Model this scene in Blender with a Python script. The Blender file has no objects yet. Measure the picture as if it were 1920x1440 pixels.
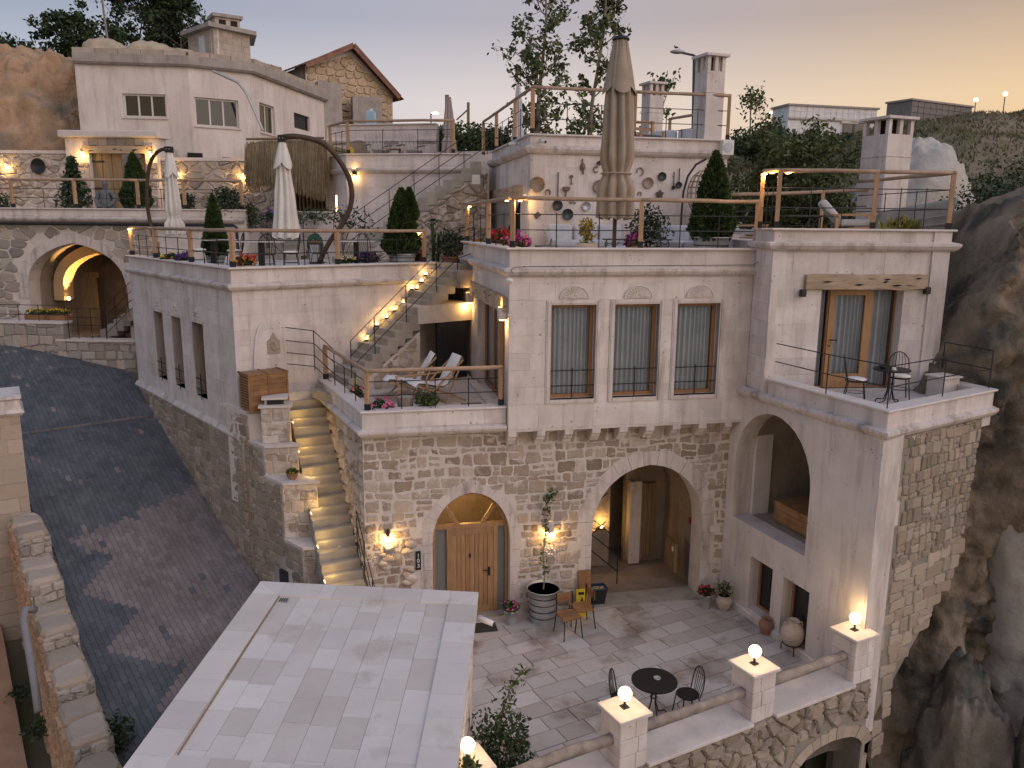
import bpy, math, random
import numpy as np
from mathutils import Vector, Matrix, noise
from mathutils.geometry import tessellate_polygon

sc = bpy.context.scene
COL = sc.collection
R = random.Random(11)
rad = math.radians

# ------------------------------------------------------------------ camera
FPX, PITCH, ROLL, CZ = 1500.0, rad(11.3), .009, 8.5
cam = bpy.data.cameras.new('camera')
cam.sensor_width = 36
cam.lens = 36 * FPX / 1920
cam.clip_start = .1
cam.clip_end = 3000
camo = bpy.data.objects.new('camera', cam)
COL.objects.link(camo)
camo.matrix_world = Matrix.Translation((0, 0, CZ)) @ Matrix.Rotation(math.pi/2 - PITCH, 4, 'X') @ Matrix.Rotation(ROLL, 4, 'Z')
sc.camera = camo

# ------------------------------------------------------------------ sky and twilight sun
SUN_AZ, SUN_EL = 112.0, 3.0      # degrees clockwise from the view direction, and above the horizon
w = bpy.data.worlds.new('World')
sc.world = w
w.use_nodes = True
nt = w.node_tree
nt.nodes.clear()
def wn(t, **k):
    n_ = nt.nodes.new(t)
    for a_, b_ in k.items(): setattr(n_, a_, b_)
    return n_
def wl(a_, b_): nt.links.new(a_, b_)
sky = wn('ShaderNodeTexSky', sky_type='NISHITA', sun_disc=False, sun_elevation=rad(SUN_EL), sun_rotation=rad(SUN_AZ), altitude=1000, dust_density=2.0, ozone_density=2.0)
# afterglow: the whole dome fades from a warm sunset side to a cool side, and from the horizon up
tcw = wn('ShaderNodeTexCoord'); sep = wn('ShaderNodeSeparateXYZ'); wl(tcw.outputs['Generated'], sep.inputs[0])
hv = wn('ShaderNodeCombineXYZ'); wl(sep.outputs[0], hv.inputs[0]); wl(sep.outputs[1], hv.inputs[1])
nv = wn('ShaderNodeVectorMath', operation='NORMALIZE'); wl(hv.outputs[0], nv.inputs[0])
dp = wn('ShaderNodeVectorMath', operation='DOT_PRODUCT'); wl(nv.outputs[0], dp.inputs[0]); dp.inputs[1].default_value = (math.sin(rad(SUN_AZ)), math.cos(rad(SUN_AZ)), 0)
def sstep(lo, hi):
    m_ = wn('ShaderNodeMapRange', interpolation_type='SMOOTHSTEP'); m_.inputs['From Min'].default_value = lo; m_.inputs['From Max'].default_value = hi; wl(dp.outputs['Value'], m_.inputs['Value']); return m_.outputs[0]
def wramp(st):
    r_ = wn('ShaderNodeValToRGB'); e_ = r_.color_ramp.elements
    while len(e_) < len(st): e_.new(.5)
    for x_, (p_, c_) in zip(e_, st): x_.position = p_; x_.color = (*c_, 1)
    wl(sep.outputs[2], r_.inputs[0]); return r_.outputs[0]
cool = wramp([(0, (.58, .58, .64)), (.14, (.50, .52, .60)), (.225, (.29, .345, .45)), (.55, (.33, .40, .56)), (1, (.34, .42, .60))])
mid = wramp([(0, (.76, .66, .62)), (.14, (.74, .66, .65)), (.225, (.46, .435, .50)), (.55, (.37, .41, .54)), (1, (.34, .42, .60))])
warm = wramp([(0, (1.0, .62, .25)), (.14, (.88, .61, .33)), (.225, (.53, .375, .255)), (.55, (.40, .40, .46)), (1, (.34, .41, .57))])
def wmix(f_, a_, b_):
    m_ = wn('ShaderNodeMix', data_type='RGBA'); wl(f_, m_.inputs['Factor']); wl(a_, m_.inputs['A']); wl(b_, m_.inputs['B']); return m_
mxs = wmix(sstep(-.55, .35), wmix(sstep(-.95, -.35), cool, mid).outputs['Result'], warm)
ns = wn('ShaderNodeMix', data_type='RGBA'); ns.inputs['Factor'].default_value = .02; wl(mxs.outputs['Result'], ns.inputs['A']); wl(sky.outputs[0], ns.inputs['B'])
sca = wn('ShaderNodeVectorMath', operation='SCALE'); sca.inputs['Scale'].default_value = 5.75; wl(ns.outputs['Result'], sca.inputs[0])
bg = wn('ShaderNodeBackground'); bg.inputs[1].default_value = .15
out = wn('ShaderNodeOutputWorld'); wl(sca.outputs[0], bg.inputs[0]); wl(bg.outputs[0], out.inputs[0])
sl = bpy.data.lights.new('sun', 'SUN')
sl.energy = 1.35
sl.angle = rad(75)
sl.color = (1.0, .88, .89)
so = bpy.data.objects.new('sun', sl)
COL.objects.link(so)
_a, _e = rad(SUN_AZ+14), rad(20)
so.rotation_euler = Vector((-math.sin(_a)*math.cos(_e), -math.cos(_a)*math.cos(_e), -math.sin(_e))).to_track_quat('-Z', 'Y').to_euler()
sc.view_settings.view_transform = 'Standard'
sc.view_settings.look = 'None'
sc.view_settings.gamma = 1
sc.view_settings.exposure = .22
sc.view_settings.use_curve_mapping = False
sc.cycles.use_denoising = True
sc.cycles.max_bounces = 6
sc.cycles.sample_clamp_indirect = 4
sc.cycles.caustics_reflective = False
sc.cycles.caustics_refractive = False

# ------------------------------------------------------------------ survey helpers: image point -> place
_fw = np.array([0, math.cos(PITCH), -math.sin(PITCH)])
_u0 = np.array([0, math.sin(PITCH), math.cos(PITCH)])
_r0 = np.array([1., 0, 0])
_rt = _r0*math.cos(ROLL) + _u0*math.sin(ROLL)
_up = -_r0*math.sin(ROLL) + _u0*math.cos(ROLL)
CAMP = np.array([0, 0, CZ])

def ray(x, y): return _fw + _rt*((x-960)/FPX) + _up*((720-y)/FPX)
def G(x, y, z):                      # on the level z
    d = ray(x, y); return CAMP + d*((z-CZ)/d[2])
def PT(x, y, Y):                     # at distance Y in front
    d = ray(x, y); return CAMP + d*(Y/d[1])
def V(x, y, P, az):                  # on an upright plane through P running along az
    a = rad(az); n = np.array([math.cos(a), -math.sin(a), 0]); d = ray(x, y)
    return CAMP + d*(np.dot(np.array([P[0], P[1], 0])-CAMP, n)/np.dot(d, n))

class Fr:
    """plan frame: u along az, v to its left, z up"""
    def __init__(s, x, y, az):
        s.x, s.y, s.az = x, y, az; a = rad(az)
        s.ud = (math.sin(a), math.cos(a)); s.vd = (-math.cos(a), math.sin(a))
    def w(s, u, v, z): return (s.x+s.ud[0]*u+s.vd[0]*v, s.y+s.ud[1]*u+s.vd[1]*v, z)
    def uv(s, p):
        dx, dy = p[0]-s.x, p[1]-s.y
        return dx*s.ud[0]+dy*s.ud[1], dx*s.vd[0]+dy*s.vd[1]
    def px(s, x, y, v=0):            # image point on the plane v -> (u, z)
        P = s.w(0, v, 0); q = V(x, y, P, s.az); return s.uv(q)[0], q[2]
    def M(s, u=0, v=0, z=0):
        m = Matrix(((s.ud[0], s.vd[0], 0, 0), (s.ud[1], s.vd[1], 0, 0), (0, 0, 1, 0), (0, 0, 0, 1)))
        return Matrix.Translation(s.w(u, v, z)) @ m

# ------------------------------------------------------------------ objects
def link(name, data, mat=None, parent=None):
    o = bpy.data.objects.new(name, data)
    COL.objects.link(o)
    if mat is not None and data is not None and not data.materials: data.materials.append(mat)
    if parent is not None:
        o.parent = parent
        if parent.name in WORLD_ROOTS: o.matrix_parent_inverse = Matrix.Translation(-parent.location)
    return o
WORLD_ROOTS = set()
def tag(o, label, cat, group=None, kind=None):
    if label: o['label'] = label
    if cat: o['category'] = cat
    if group: o['group'] = group
    if kind: o['kind'] = kind
    return o
def site(name, label, cat, loc, group=None):      # a thing whose parts are written in place
    o = bpy.data.objects.new(name, None); COL.objects.link(o); o.location = loc; o.empty_display_size = .2
    WORLD_ROOTS.add(o.name); return tag(o, label, cat, group)
def thing(name, label, cat, loc=(0, 0, 0), rz=0, group=None):   # a thing whose parts are written about its own base
    o = bpy.data.objects.new(name, None); COL.objects.link(o); o.location = loc; o.rotation_euler = (0, 0, rz); o.empty_display_size = .2
    return tag(o, label, cat, group)
def dup(root, loc, rz, label, group=None, s=1.0):
    r = root.copy(); COL.objects.link(r); r.location = loc; r.rotation_euler = (0, 0, rz); r.scale = (s, s, s)
    r['label'] = label
    if group: r['group'] = group
    for ch in list(root.children):
        c = ch.copy(); COL.objects.link(c); c.parent = r
        for g in ch.children:
            d = g.copy(); COL.objects.link(d); d.parent = c
    return r

class MB:
    def __init__(s, M=None): s.v = []; s.f = []; s.M = M
    def add(s, vs, fs):
        n = len(s.v)
        if s.M is not None: vs = [tuple(s.M @ Vector(p)) for p in vs]
        s.v += [tuple(p) for p in vs]; s.f += [tuple(i+n for i in f) for f in fs]; return s
    def box(s, x0, x1, y0, y1, z0, z1, T=None):
        vs = [(x, y, z) for z in (z0, z1) for x, y in ((x0, y0), (x1, y0), (x1, y1), (x0, y1))]
        if T is not None: vs = [tuple(T @ Vector(p)) for p in vs]
        return s.add(vs, [(3, 2, 1, 0), (4, 5, 6, 7), (0, 1, 5, 4), (1, 2, 6, 5), (2, 3, 7, 6), (3, 0, 4, 7)])
    def bar(s, a, b, w, h=None, up=(0, 0, 1)):    # square bar between two points
        h = h or w; a = Vector(a); b = Vector(b); d = (b-a).normalized(); upv = Vector(up)
        if abs(d.dot(upv)) > .98: upv = Vector((0, 1, 0))
        x = d.cross(upv).normalized(); y = x.cross(d)
        vs = [p + x*(w/2*i) + y*(h/2*j) for p in (a, b) for i, j in ((-1, -1), (1, -1), (1, 1), (-1, 1))]
        return s.add(vs, [(0, 1, 2, 3), (7, 6, 5, 4), (0, 4, 5, 1), (1, 5, 6, 2), (2, 6, 7, 3), (3, 7, 4, 0)])
    def tube(s, pts, r, n=6, cap=True):
        P = [Vector(p) for p in pts]; m = len(P); rr = r if isinstance(r, (list, tuple)) else [r]*m
        vs = []; fs = []; ref = None
        for i in range(m):
            d = (P[min(i+1, m-1)]-P[max(i-1, 0)])
            if d.length < 1e-9: d = Vector((0, 0, 1))
            d.normalize()
            if ref is None: ref = Vector((0, 0, 1)) if abs(d.z) < .9 else Vector((1, 0, 0))
            x = ref - d*ref.dot(d)
            if x.length < 1e-6: x = d.orthogonal()
            x.normalize(); ref = x; y = d.cross(x)
            for k in range(n):
                t = 2*math.pi*k/n; vs.append(P[i]+(x*math.cos(t)+y*math.sin(t))*rr[i])
        for i in range(m-1):
            for k in range(n):
                a = i*n+k; b = i*n+(k+1) % n; fs.append((a, b, b+n, a+n))
        if cap: fs.append(tuple(range(n-1, -1, -1))); fs.append(tuple(range((m-1)*n, m*n)))
        return s.add(vs, fs)
    def lathe(s, prof, n=16, c=(0, 0, 0), cap=True):
        vs = []; fs = []; m = len(prof)
        for r_, z in prof:
            for k in range(n):
                t = 2*math.pi*k/n; vs.append((c[0]+r_*math.cos(t), c[1]+r_*math.sin(t), c[2]+z))
        for i in range(m-1):
            for k in range(n):
                a = i*n+k; b = i*n+(k+1) % n; fs.append((a, b, b+n, a+n))
        if cap: fs.append(tuple(range(n-1, -1, -1))); fs.append(tuple(range((m-1)*n, m*n)))
        return s.add(vs, fs)
    def prism(s, poly, z0, z1):
        n = len(poly); vs = [(x, y, z0) for x, y in poly]+[(x, y, z1) for x, y in poly]
        return s.add(vs, [tuple(range(n-1, -1, -1)), tuple(range(n, 2*n))]+[(i, (i+1) % n, (i+1) % n+n, i+n) for i in range(n)])
    def sphere(s, c, r, n=12, m=8, sq=(1, 1, 1)):
        vs = [(c[0], c[1], c[2]-r*sq[2])]; fs = []
        for i in range(1, m):
            ph = -math.pi/2+math.pi*i/m
            for k in range(n):
                t = 2*math.pi*k/n
                vs.append((c[0]+r*sq[0]*math.cos(ph)*math.cos(t), c[1]+r*sq[1]*math.cos(ph)*math.sin(t), c[2]+r*sq[2]*math.sin(ph)))
        vs.append((c[0], c[1], c[2]+r*sq[2]))
        for k in range(n):
            fs.append((0, 1+(k+1) % n, 1+k)); fs.append((len(vs)-1, len(vs)-1-n+k, len(vs)-1-n+(k+1) % n))
        for i in range(m-2):
            for k in range(n):
                a = 1+i*n+k; b = 1+i*n+(k+1) % n; fs.append((a, b, b+n, a+n))
        return s.add(vs, fs)
    def build(s, name, mat, parent=None, smooth=False):
        me = bpy.data.meshes.new(name); me.from_pydata(s.v, [], s.f)
        if smooth: me.shade_smooth()
        return link(name, me, mat, parent)

def rbox(name, x0, x1, y0, y1, z0, z1, mat, parent, b=.02, M=None, seg=2):    # softly rounded box
    o = MB(M).box(x0, x1, y0, y1, z0, z1).build(name, mat, parent)
    m = o.modifiers.new('round', 'BEVEL'); m.width = b; m.segments = seg; m.limit_method = 'NONE'
    return o

def npmesh(name, V_, F_, mat, parent=None, smooth=False):      # V_ (n,3) array, F_ (m,k) array of equal faces
    V_ = np.asarray(V_, dtype=np.float32); F_ = np.asarray(F_, dtype=np.int32)
    me = bpy.data.meshes.new(name); k = F_.shape[1]
    me.vertices.add(len(V_)); me.vertices.foreach_set('co', V_.ravel())
    me.loops.add(F_.size); me.loops.foreach_set('vertex_index', F_.ravel())
    me.polygons.add(len(F_)); me.polygons.foreach_set('loop_start', np.arange(0, F_.size, k, dtype=np.int32))
    me.polygons.foreach_set('loop_total', np.full(len(F_), k, dtype=np.int32))
    if smooth: me.polygons.foreach_set('use_smooth', np.ones(len(F_), dtype=bool))
    me.update(calc_edges=True); me.validate()
    return link(name, me, mat, parent)

def grid_mesh(name, P, mat, parent=None, smooth=True):         # P (a,b,3)
    a, b, _ = P.shape; idx = np.arange(a*b).reshape(a, b)
    F_ = np.stack([idx[:-1, :-1], idx[1:, :-1], idx[1:, 1:], idx[:-1, 1:]], -1).reshape(-1, 4)
    return npmesh(name, P.reshape(-1, 3), F_, mat, parent, smooth)

# ------------------------------------------------------------------ 2-D polygons
def inside(p, poly):
    x, y = p; c = False; n = len(poly); j = n-1
    for i in range(n):
        xi, yi = poly[i]; xj, yj = poly[j]
        if (yi > y) != (yj > y) and x < (xj-xi)*(y-yi)/(yj-yi)+xi: c = not c
        j = i
    return c
def area(p): return .5*sum(p[i-1][0]*p[i][1]-p[i][0]*p[i-1][1] for i in range(len(p)))
def half(poly, nx, ny, d):           # keep nx*x+ny*y <= d
    o = []; n = len(poly)
    for i in range(n):
        a = poly[i]; b = poly[(i+1) % n]; da = nx*a[0]+ny*a[1]-d; db = nx*b[0]+ny*b[1]-d
        if da <= 0: o.append(a)
        if (da < 0 < db) or (db < 0 < da):
            t = da/(da-db); o.append((a[0]+(b[0]-a[0])*t, a[1]+(b[1]-a[1])*t))
    return o
def clip(poly, conv):                # conv: convex polygon, counter-clockwise
    n = len(conv)
    for i in range(n):
        a = conv[i]; b = conv[(i+1) % n]; nx, ny = b[1]-a[1], -(b[0]-a[0])
        poly = half(poly, nx, ny, nx*a[0]+ny*a[1])
        if len(poly) < 3: return []
    return poly
def ccw(p): return p if area(p) > 0 else p[::-1]
def centroid(p): return (sum(q[0] for q in p)/len(p), sum(q[1] for q in p)/len(p))
def shrink(p, g):
    c = centroid(p); o = []
    for q in p:
        d = math.hypot(q[0]-c[0], q[1]-c[1]); k = max(.3, 1-g/max(d, 1e-6)); o.append((c[0]+(q[0]-c[0])*k, c[1]+(q[1]-c[1])*k))
    return o
def chaikin(p, t=.25):
    o = []
    for i in range(len(p)):
        a = p[i]; b = p[(i+1) % len(p)]
        o.append((a[0]+(b[0]-a[0])*t, a[1]+(b[1]-a[1])*t)); o.append((a[0]+(b[0]-a[0])*(1-t), a[1]+(b[1]-a[1])*(1-t)))
    return o
def rect(a, b, c, d): return [(a, c), (b, c), (b, d), (a, d)]
def archp(u0, u1, z0, zs, zt, n=12, sharp=.0):      # upright opening with an arched head; sharp>0 gives a point
    c = (u0+u1)/2; hw = (u1-u0)/2; hh = zt-zs; pts = [(u0, z0), (u1, z0)]
    for i in range(n+1):
        t = math.pi*i/n; x = math.cos(t); y = math.sin(t)**(1-.35*sharp) if math.sin(t) > 0 else 0
        y = y*(1-sharp*.12)+sharp*.12*(1-abs(x))
        pts.append((c+hw*x, zs+hh*y))
    return pts

def slab_uv(fr, outline, holes, v0, v1, mat, name, parent):     # upright wall with openings
    loops = [ccw(outline)]+[ccw(h)[::-1] for h in holes]
    flat = [p for l in loops for p in l]
    tri = tessellate_polygon([[Vector((p[0], p[1], 0)) for p in l] for l in loops])
    n = len(flat); b = MB()
    vs = [fr.w(p[0], v0, p[1]) for p in flat]+[fr.w(p[0], v1, p[1]) for p in flat]
    fs = []
    for t in tri:
        a = area([flat[i] for i in t])
        t = t if a > 0 else t[::-1]
        fs.append(tuple(t)); fs.append(tuple(i+n for i in t[::-1]))
    k = 0
    for l in loops:
        m = len(l)
        for i in range(m): fs.append((k+i, k+i+n, k+(i+1) % m+n, k+(i+1) % m))
        k += m
    b.add(vs, fs)
    return b.build(name, mat, parent)

def sweep(name, path, prof, mat, parent, closed=False):     # prof: (out, z); out = to the right of travel
    P = [Vector((p[0], p[1])) for p in path]; n = len(P); b = MB(); m = len(prof); vs = []
    zz = [p[2] if len(p) > 2 else 0 for p in path]
    for i in range(n):
        d0 = (P[i]-P[i-1]).normalized() if i > 0 else (P[1]-P[0]).normalized()
        d1 = (P[i+1]-P[i]).normalized() if i < n-1 else d0
        n0 = Vector((d0.y, -d0.x)); n1 = Vector((d1.y, -d1.x)); mm = (n0+n1).normalized(); k = 1/max(.3, mm.dot(n0))
        for o_, z in prof: vs.append((P[i].x+mm.x*o_*k, P[i].y+mm.y*o_*k, z+zz[i]))
    fs = [(i*m+j, i*m+(j+1) % m, (i+1)*m+(j+1) % m, (i+1)*m+j) for i in range(n-1) for j in range(m)]
    fs += [tuple(range(m-1, -1, -1)), tuple(range((n-1)*m, n*m))]
    return b.add(vs, fs).build(name, mat, parent)

# ------------------------------------------------------------------ masonry, piece by piece
def pillow(poly, to3, d, dome=.012, inset=.02, back=.03, soft=False):    # a stone: poly in the face plane, proud by d
    p = chaikin(poly, R.uniform(.10, .20)) if len(poly) < 9 else poly
    if soft: p = chaikin(p, .25)
    p = [(a+R.uniform(-.35, .35)*inset, b+R.uniform(-.35, .35)*inset) for a, b in p]
    q = shrink(p, inset); n = len(p)
    vs = [to3(x, y, back) for x, y in p]+[to3(x, y, -d*.55) for x, y in p]+[to3(x, y, -d-dome*R.random()) for x, y in q]
    fs = [(i, (i+1) % n, (i+1) % n+n, i+n) for i in range(n)]+[(i+n, (i+1) % n+n, (i+1) % n+2*n, i+2*n) for i in range(n)]+[tuple(range(2*n, 3*n))]
    return vs, fs

def voronoi(outline, size, aspect=1.4, jit=.75, holes=(), rowh=None, rnd=R):
    out0 = None; q_ = ccw(outline); n_ = len(q_)
    if any((q_[(i+1) % n_][0]-q_[i][0])*(q_[(i+2) % n_][1]-q_[(i+1) % n_][1])-(q_[(i+1) % n_][1]-q_[i][1])*(q_[(i+2) % n_][0]-q_[(i+1) % n_][0]) < -1e-6 for i in range(n_)):
        out0 = outline; outline = rect(min(p[0] for p in q_), max(p[0] for p in q_), min(p[1] for p in q_), max(p[1] for p in q_))
    xs = [p[0] for p in outline]; ys = [p[1] for p in outline]
    sx = size*aspect; sy = rowh or size*.8; S = []
    y = min(ys)-sy*.3; k = 0
    while y < max(ys)+sy*.6:
        x = min(xs)-sx*(.3+.5*(k % 2))
        while x < max(xs)+sx*.6:
            S.append((x+(rnd.random()-.5)*sx*jit, (y+(rnd.random()-.5)*sy*jit)*aspect)); x += sx*(.7+.6*rnd.random())
        y += sy*(.85+.3*rnd.random()); k += 1
    A = np.array(S); cells = []; conv = [(p[0], p[1]*aspect) for p in ccw(outline)]
    for i, (cx, cy) in enumerate(S):
        d2 = (A[:, 0]-cx)**2+(A[:, 1]-cy)**2
        nb = np.argsort(d2)[1:15]
        poly = rect(cx-3*sx, cx+3*sx, cy-3*sx, cy+3*sx)
        for j in nb:
            ox, oy = S[j]; nx, ny = ox-cx, oy-cy
            poly = half(poly, nx, ny, nx*(cx+ox)/2+ny*(cy+oy)/2)
            if len(poly) < 3: break
        if len(poly) >= 3: poly = clip(poly, conv)
        if len(poly) < 3: continue
        poly = [(a, b/aspect) for a, b in poly]
        if abs(area(poly)) < size*size*.12: continue
        c = centroid(poly)
        bad = False
        for h in holes:
            if inside(c, h) or any(inside(q, h) for q in poly) or any(inside(q, poly) for q in h): bad = True; break
        if not bad and (out0 is None or inside(c, out0)): cells.append(poly)
    return cells

def coursed(outline, size, holes=(), lo=.7, hi=1.9, wav=.22):     # roughly squared rubble in wandering courses
    q_ = ccw(outline); xs = [p[0] for p in q_]; ys = [p[1] for p in q_]; y = min(ys)-size*.2; k = R.random()*50; out_ = []; n_ = len(q_)
    convex = all((q_[(i+1) % n_][0]-q_[i][0])*(q_[(i+2) % n_][1]-q_[(i+1) % n_][1])-(q_[(i+1) % n_][1]-q_[i][1])*(q_[(i+2) % n_][0]-q_[(i+1) % n_][0]) > -1e-6 for i in range(n_))
    wv = lambda x, kk: size*wav*2*noise.noise((x*.9, kk*3.7, 1.3))
    while y < max(ys):
        h_ = size*R.uniform(.62, 1.2); x = min(xs)-R.random()*size
        while x < max(xs):
            w_ = size*R.uniform(lo, hi); j = lambda: R.uniform(-.09, .09)*size
            lev = [0, 1] if h_ < size*.8 or R.random() > .25 else [0, R.uniform(.4, .6), 1]
            for a, b in zip(lev, lev[1:]):
                f = lambda xx, t: y+wv(xx, k)*(1-t)+wv(xx, k+1)*t+h_*t
                p = [(x+j(), f(x, a)+j()), (x+w_*.5+j(), f(x+w_*.5, a)+j()*.6), (x+w_+j(), f(x+w_, a)+j()), (x+w_+j(), f(x+w_, b)+j()), (x+w_*.45+j(), f(x+w_*.5, b)+j()*.6), (x+j(), f(x, b)+j())]
                if convex: p = clip(p, q_)
                if len(p) < 3 or abs(area(p)) < size*size*.15: continue
                c = centroid(p)
                if not convex and not inside(c, q_): continue
                if any(inside(c, hh) or any(inside(v_, hh) for v_ in p) or any(inside(v_, p) for v_ in hh) for hh in holes): continue
                out_.append(p)
            x += w_
        y += h_; k += 1
    return out_

def pieces(polys, to3, name, mat, parent, gap=.02, d=.03, dome=.012, inset=.025, limit=300, key=None, soft=False):
    if key: polys = sorted(polys, key=key)
    rest = MB()
    for i, p in enumerate(polys):
        p = shrink(p, gap*(.35+1.5*R.random()**2))
        vs, fs = pillow(p, to3, d*(.6+.8*R.random()), dome, inset, soft=soft)
        if i < limit:
            me = bpy.data.meshes.new(name); me.from_pydata(vs, [], fs); link(name, me, mat, parent)
        else: rest.add(vs, fs)
    if rest.v: rest.build(name+'_mass', mat, parent)['kind'] = 'stuff'

def rubble(fr, outline, holes, size, mat, parent, v=0, **k):
    asp = k.pop('aspect', 1.35); jit = k.pop('jit', .8); rowh = k.pop('rowh', None); nm = k.pop('name', 'stone')
    cells = voronoi(outline, size, asp, jit, holes, rowh) if k.pop('wild', False) else coursed(outline, size, holes)
    pieces(cells, lambda x, y, dd: fr.w(x, v+dd, y), nm, mat, parent, **k)

def block(vs8, name, mat, parent):
    me = bpy.data.meshes.new(name); me.from_pydata(vs8, [], [(3, 2, 1, 0), (4, 5, 6, 7), (0, 1, 5, 4), (1, 2, 6, 5), (2, 3, 7, 6), (3, 0, 4, 7)])
    return link(name, me, mat, parent)

def ashlar(fr, u0, u1, z0, z1, holes, mat, parent, h=.32, wid=.62, v=0, name='stone_block', gap=.004, proud=.012, skip=None):
    cuts = sorted(set([z0, z1]+[z for hh in holes for z in (hh[2], hh[3]) if z0 < z < z1]))
    rows = []
    for a, b in zip(cuts, cuts[1:]):
        n = max(1, round((b-a)/h)); rows += [(a+(b-a)*i/n, a+(b-a)*(i+1)/n) for i in range(n)]
    for k, (a, b) in enumerate(rows):
        spans = [(u0, u1)]
        for hh in holes:
            if hh[2] < b-1e-4 and hh[3] > a+1e-4:
                ns = []
                for s, e in spans:
                    if hh[1] <= s or hh[0] >= e: ns.append((s, e)); continue
                    if hh[0] > s+.01: ns.append((s, hh[0]))
                    if hh[1] < e-.01: ns.append((hh[1], e))
                spans = ns
        for s, e in spans:
            x = s; first = True
            while x < e-1e-4:
                ww = wid*(.7+.6*R.random())*(.5 if first and k % 2 else 1); first = False
                y = min(e, x+ww)
                if e-y < wid*.3: y = e
                if not (skip and skip((x+y)/2, (a+b)/2)):
                    p = -proud*(.55+.45*R.random()); g = gap/2
                    MB().add([fr.w(xx, vv, zz) for vv in (v+.02, v+p) for xx, zz in ((x+g, a+g), (y-g, a+g), (y-g, b-g), (x+g, b-g))],
                             [(7, 6, 5, 4)[::-1], (0, 1, 5, 4)[::-1], (1, 2, 6, 5)[::-1], (2, 3, 7, 6)[::-1], (3, 0, 4, 7)[::-1]]).build(name, mat, parent)
                x = y

def ring(fr, arch, w_, n, mat, parent, v=0, d=.02, name='voussoir', depth=.25):    # arch stones round the head of archp()
    head = arch[2:]; m = len(head)-1
    L = [0]
    for i in range(m): L.append(L[-1]+math.hypot(head[i+1][0]-head[i][0], head[i+1][1]-head[i][1]))
    def at(s):
        for i in range(m):
            if s <= L[i+1]+1e-9:
                t = (s-L[i])/(L[i+1]-L[i]); x = head[i][0]+(head[i+1][0]-head[i][0])*t; y = head[i][1]+(head[i+1][1]-head[i][1])*t
                dx, dy = head[i+1][0]-head[i][0], head[i+1][1]-head[i][1]; l = math.hypot(dx, dy); return x, y, dy/l, -dx/l
        return head[-1][0], head[-1][1], -1, 0
    for k in range(n):
        pts = []
        for s in (k/n, (k+.5)/n, (k+1)/n):
            x, y, nx, ny = at(s*L[-1]); pts.append((x, y, nx, ny))
        ww = w_*(.85+.3*R.random()); g = .006
        ip = [(p[0], p[1]) for p in pts]; op = [(p[0]+p[2]*ww, p[1]+p[3]*ww) for p in pts]
        poly = shrink(ip+op[::-1], g); q = ccw(poly); nn = len(q); dd = d*(.7+.6*R.random())
        vs = [fr.w(a, v-dd, b) for a, b in q]+[fr.w(a, v+depth, b) for a, b in q]
        MB().add(vs, [tuple(range(nn)), tuple(range(2*nn-1, nn-1, -1))]+[(i+nn, (i+1) % nn+nn, (i+1) % nn, i) for i in range(nn)]).build(name, mat, parent)

def tiles(fr, conv, tw, th, mat, parent, zf, name='tile', gap=.006, thick=.03, rnd=.25, limit=300, key=None, off=.5, lift=.004, hide=None):
    conv = ccw(conv); xs = [p[0] for p in conv]; ys = [p[1] for p in conv]; y = min(ys); k = 0; L = []
    while y < max(ys):
        x = min(xs)-tw*((k*off) % 1)-R.random()*tw*rnd
        while x < max(xs):
            ww = tw*(1+(R.random()-.5)*2*rnd)
            p = clip(rect(x+gap/2, x+ww-gap/2, y+gap/2, y+th-gap/2), conv)
            if len(p) >= 3 and abs(area(p)) > tw*th*.04: L.append(p)
            x += ww
        y += th; k += 1
    if hide: L = [p for p in L if not hide(centroid(p))]
    if key: L.sort(key=lambda p: key(centroid(p)))
    rest = MB()
    for i, p in enumerate(L):
        n = len(p); dz = lift*(R.random()-.5)*2
        vs = [fr.w(a, b, zf(a, b)-thick) for a, b in p]+[fr.w(a, b, zf(a, b)+dz) for a, b in p]
        fs = [tuple(range(n, 2*n))]+[(j, (j+1) % n, (j+1) % n+n, j+n) for j in range(n)]
        if i < limit:
            me = bpy.data.meshes.new(name); me.from_pydata(vs, [], fs); link(name, me, mat(p) if callable(mat) else mat, parent)
        else: rest.add(vs, fs)
    if rest.v: rest.build(name+'_mass', mat(L[-1]) if callable(mat) else mat, parent)['kind'] = 'stuff'
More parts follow.
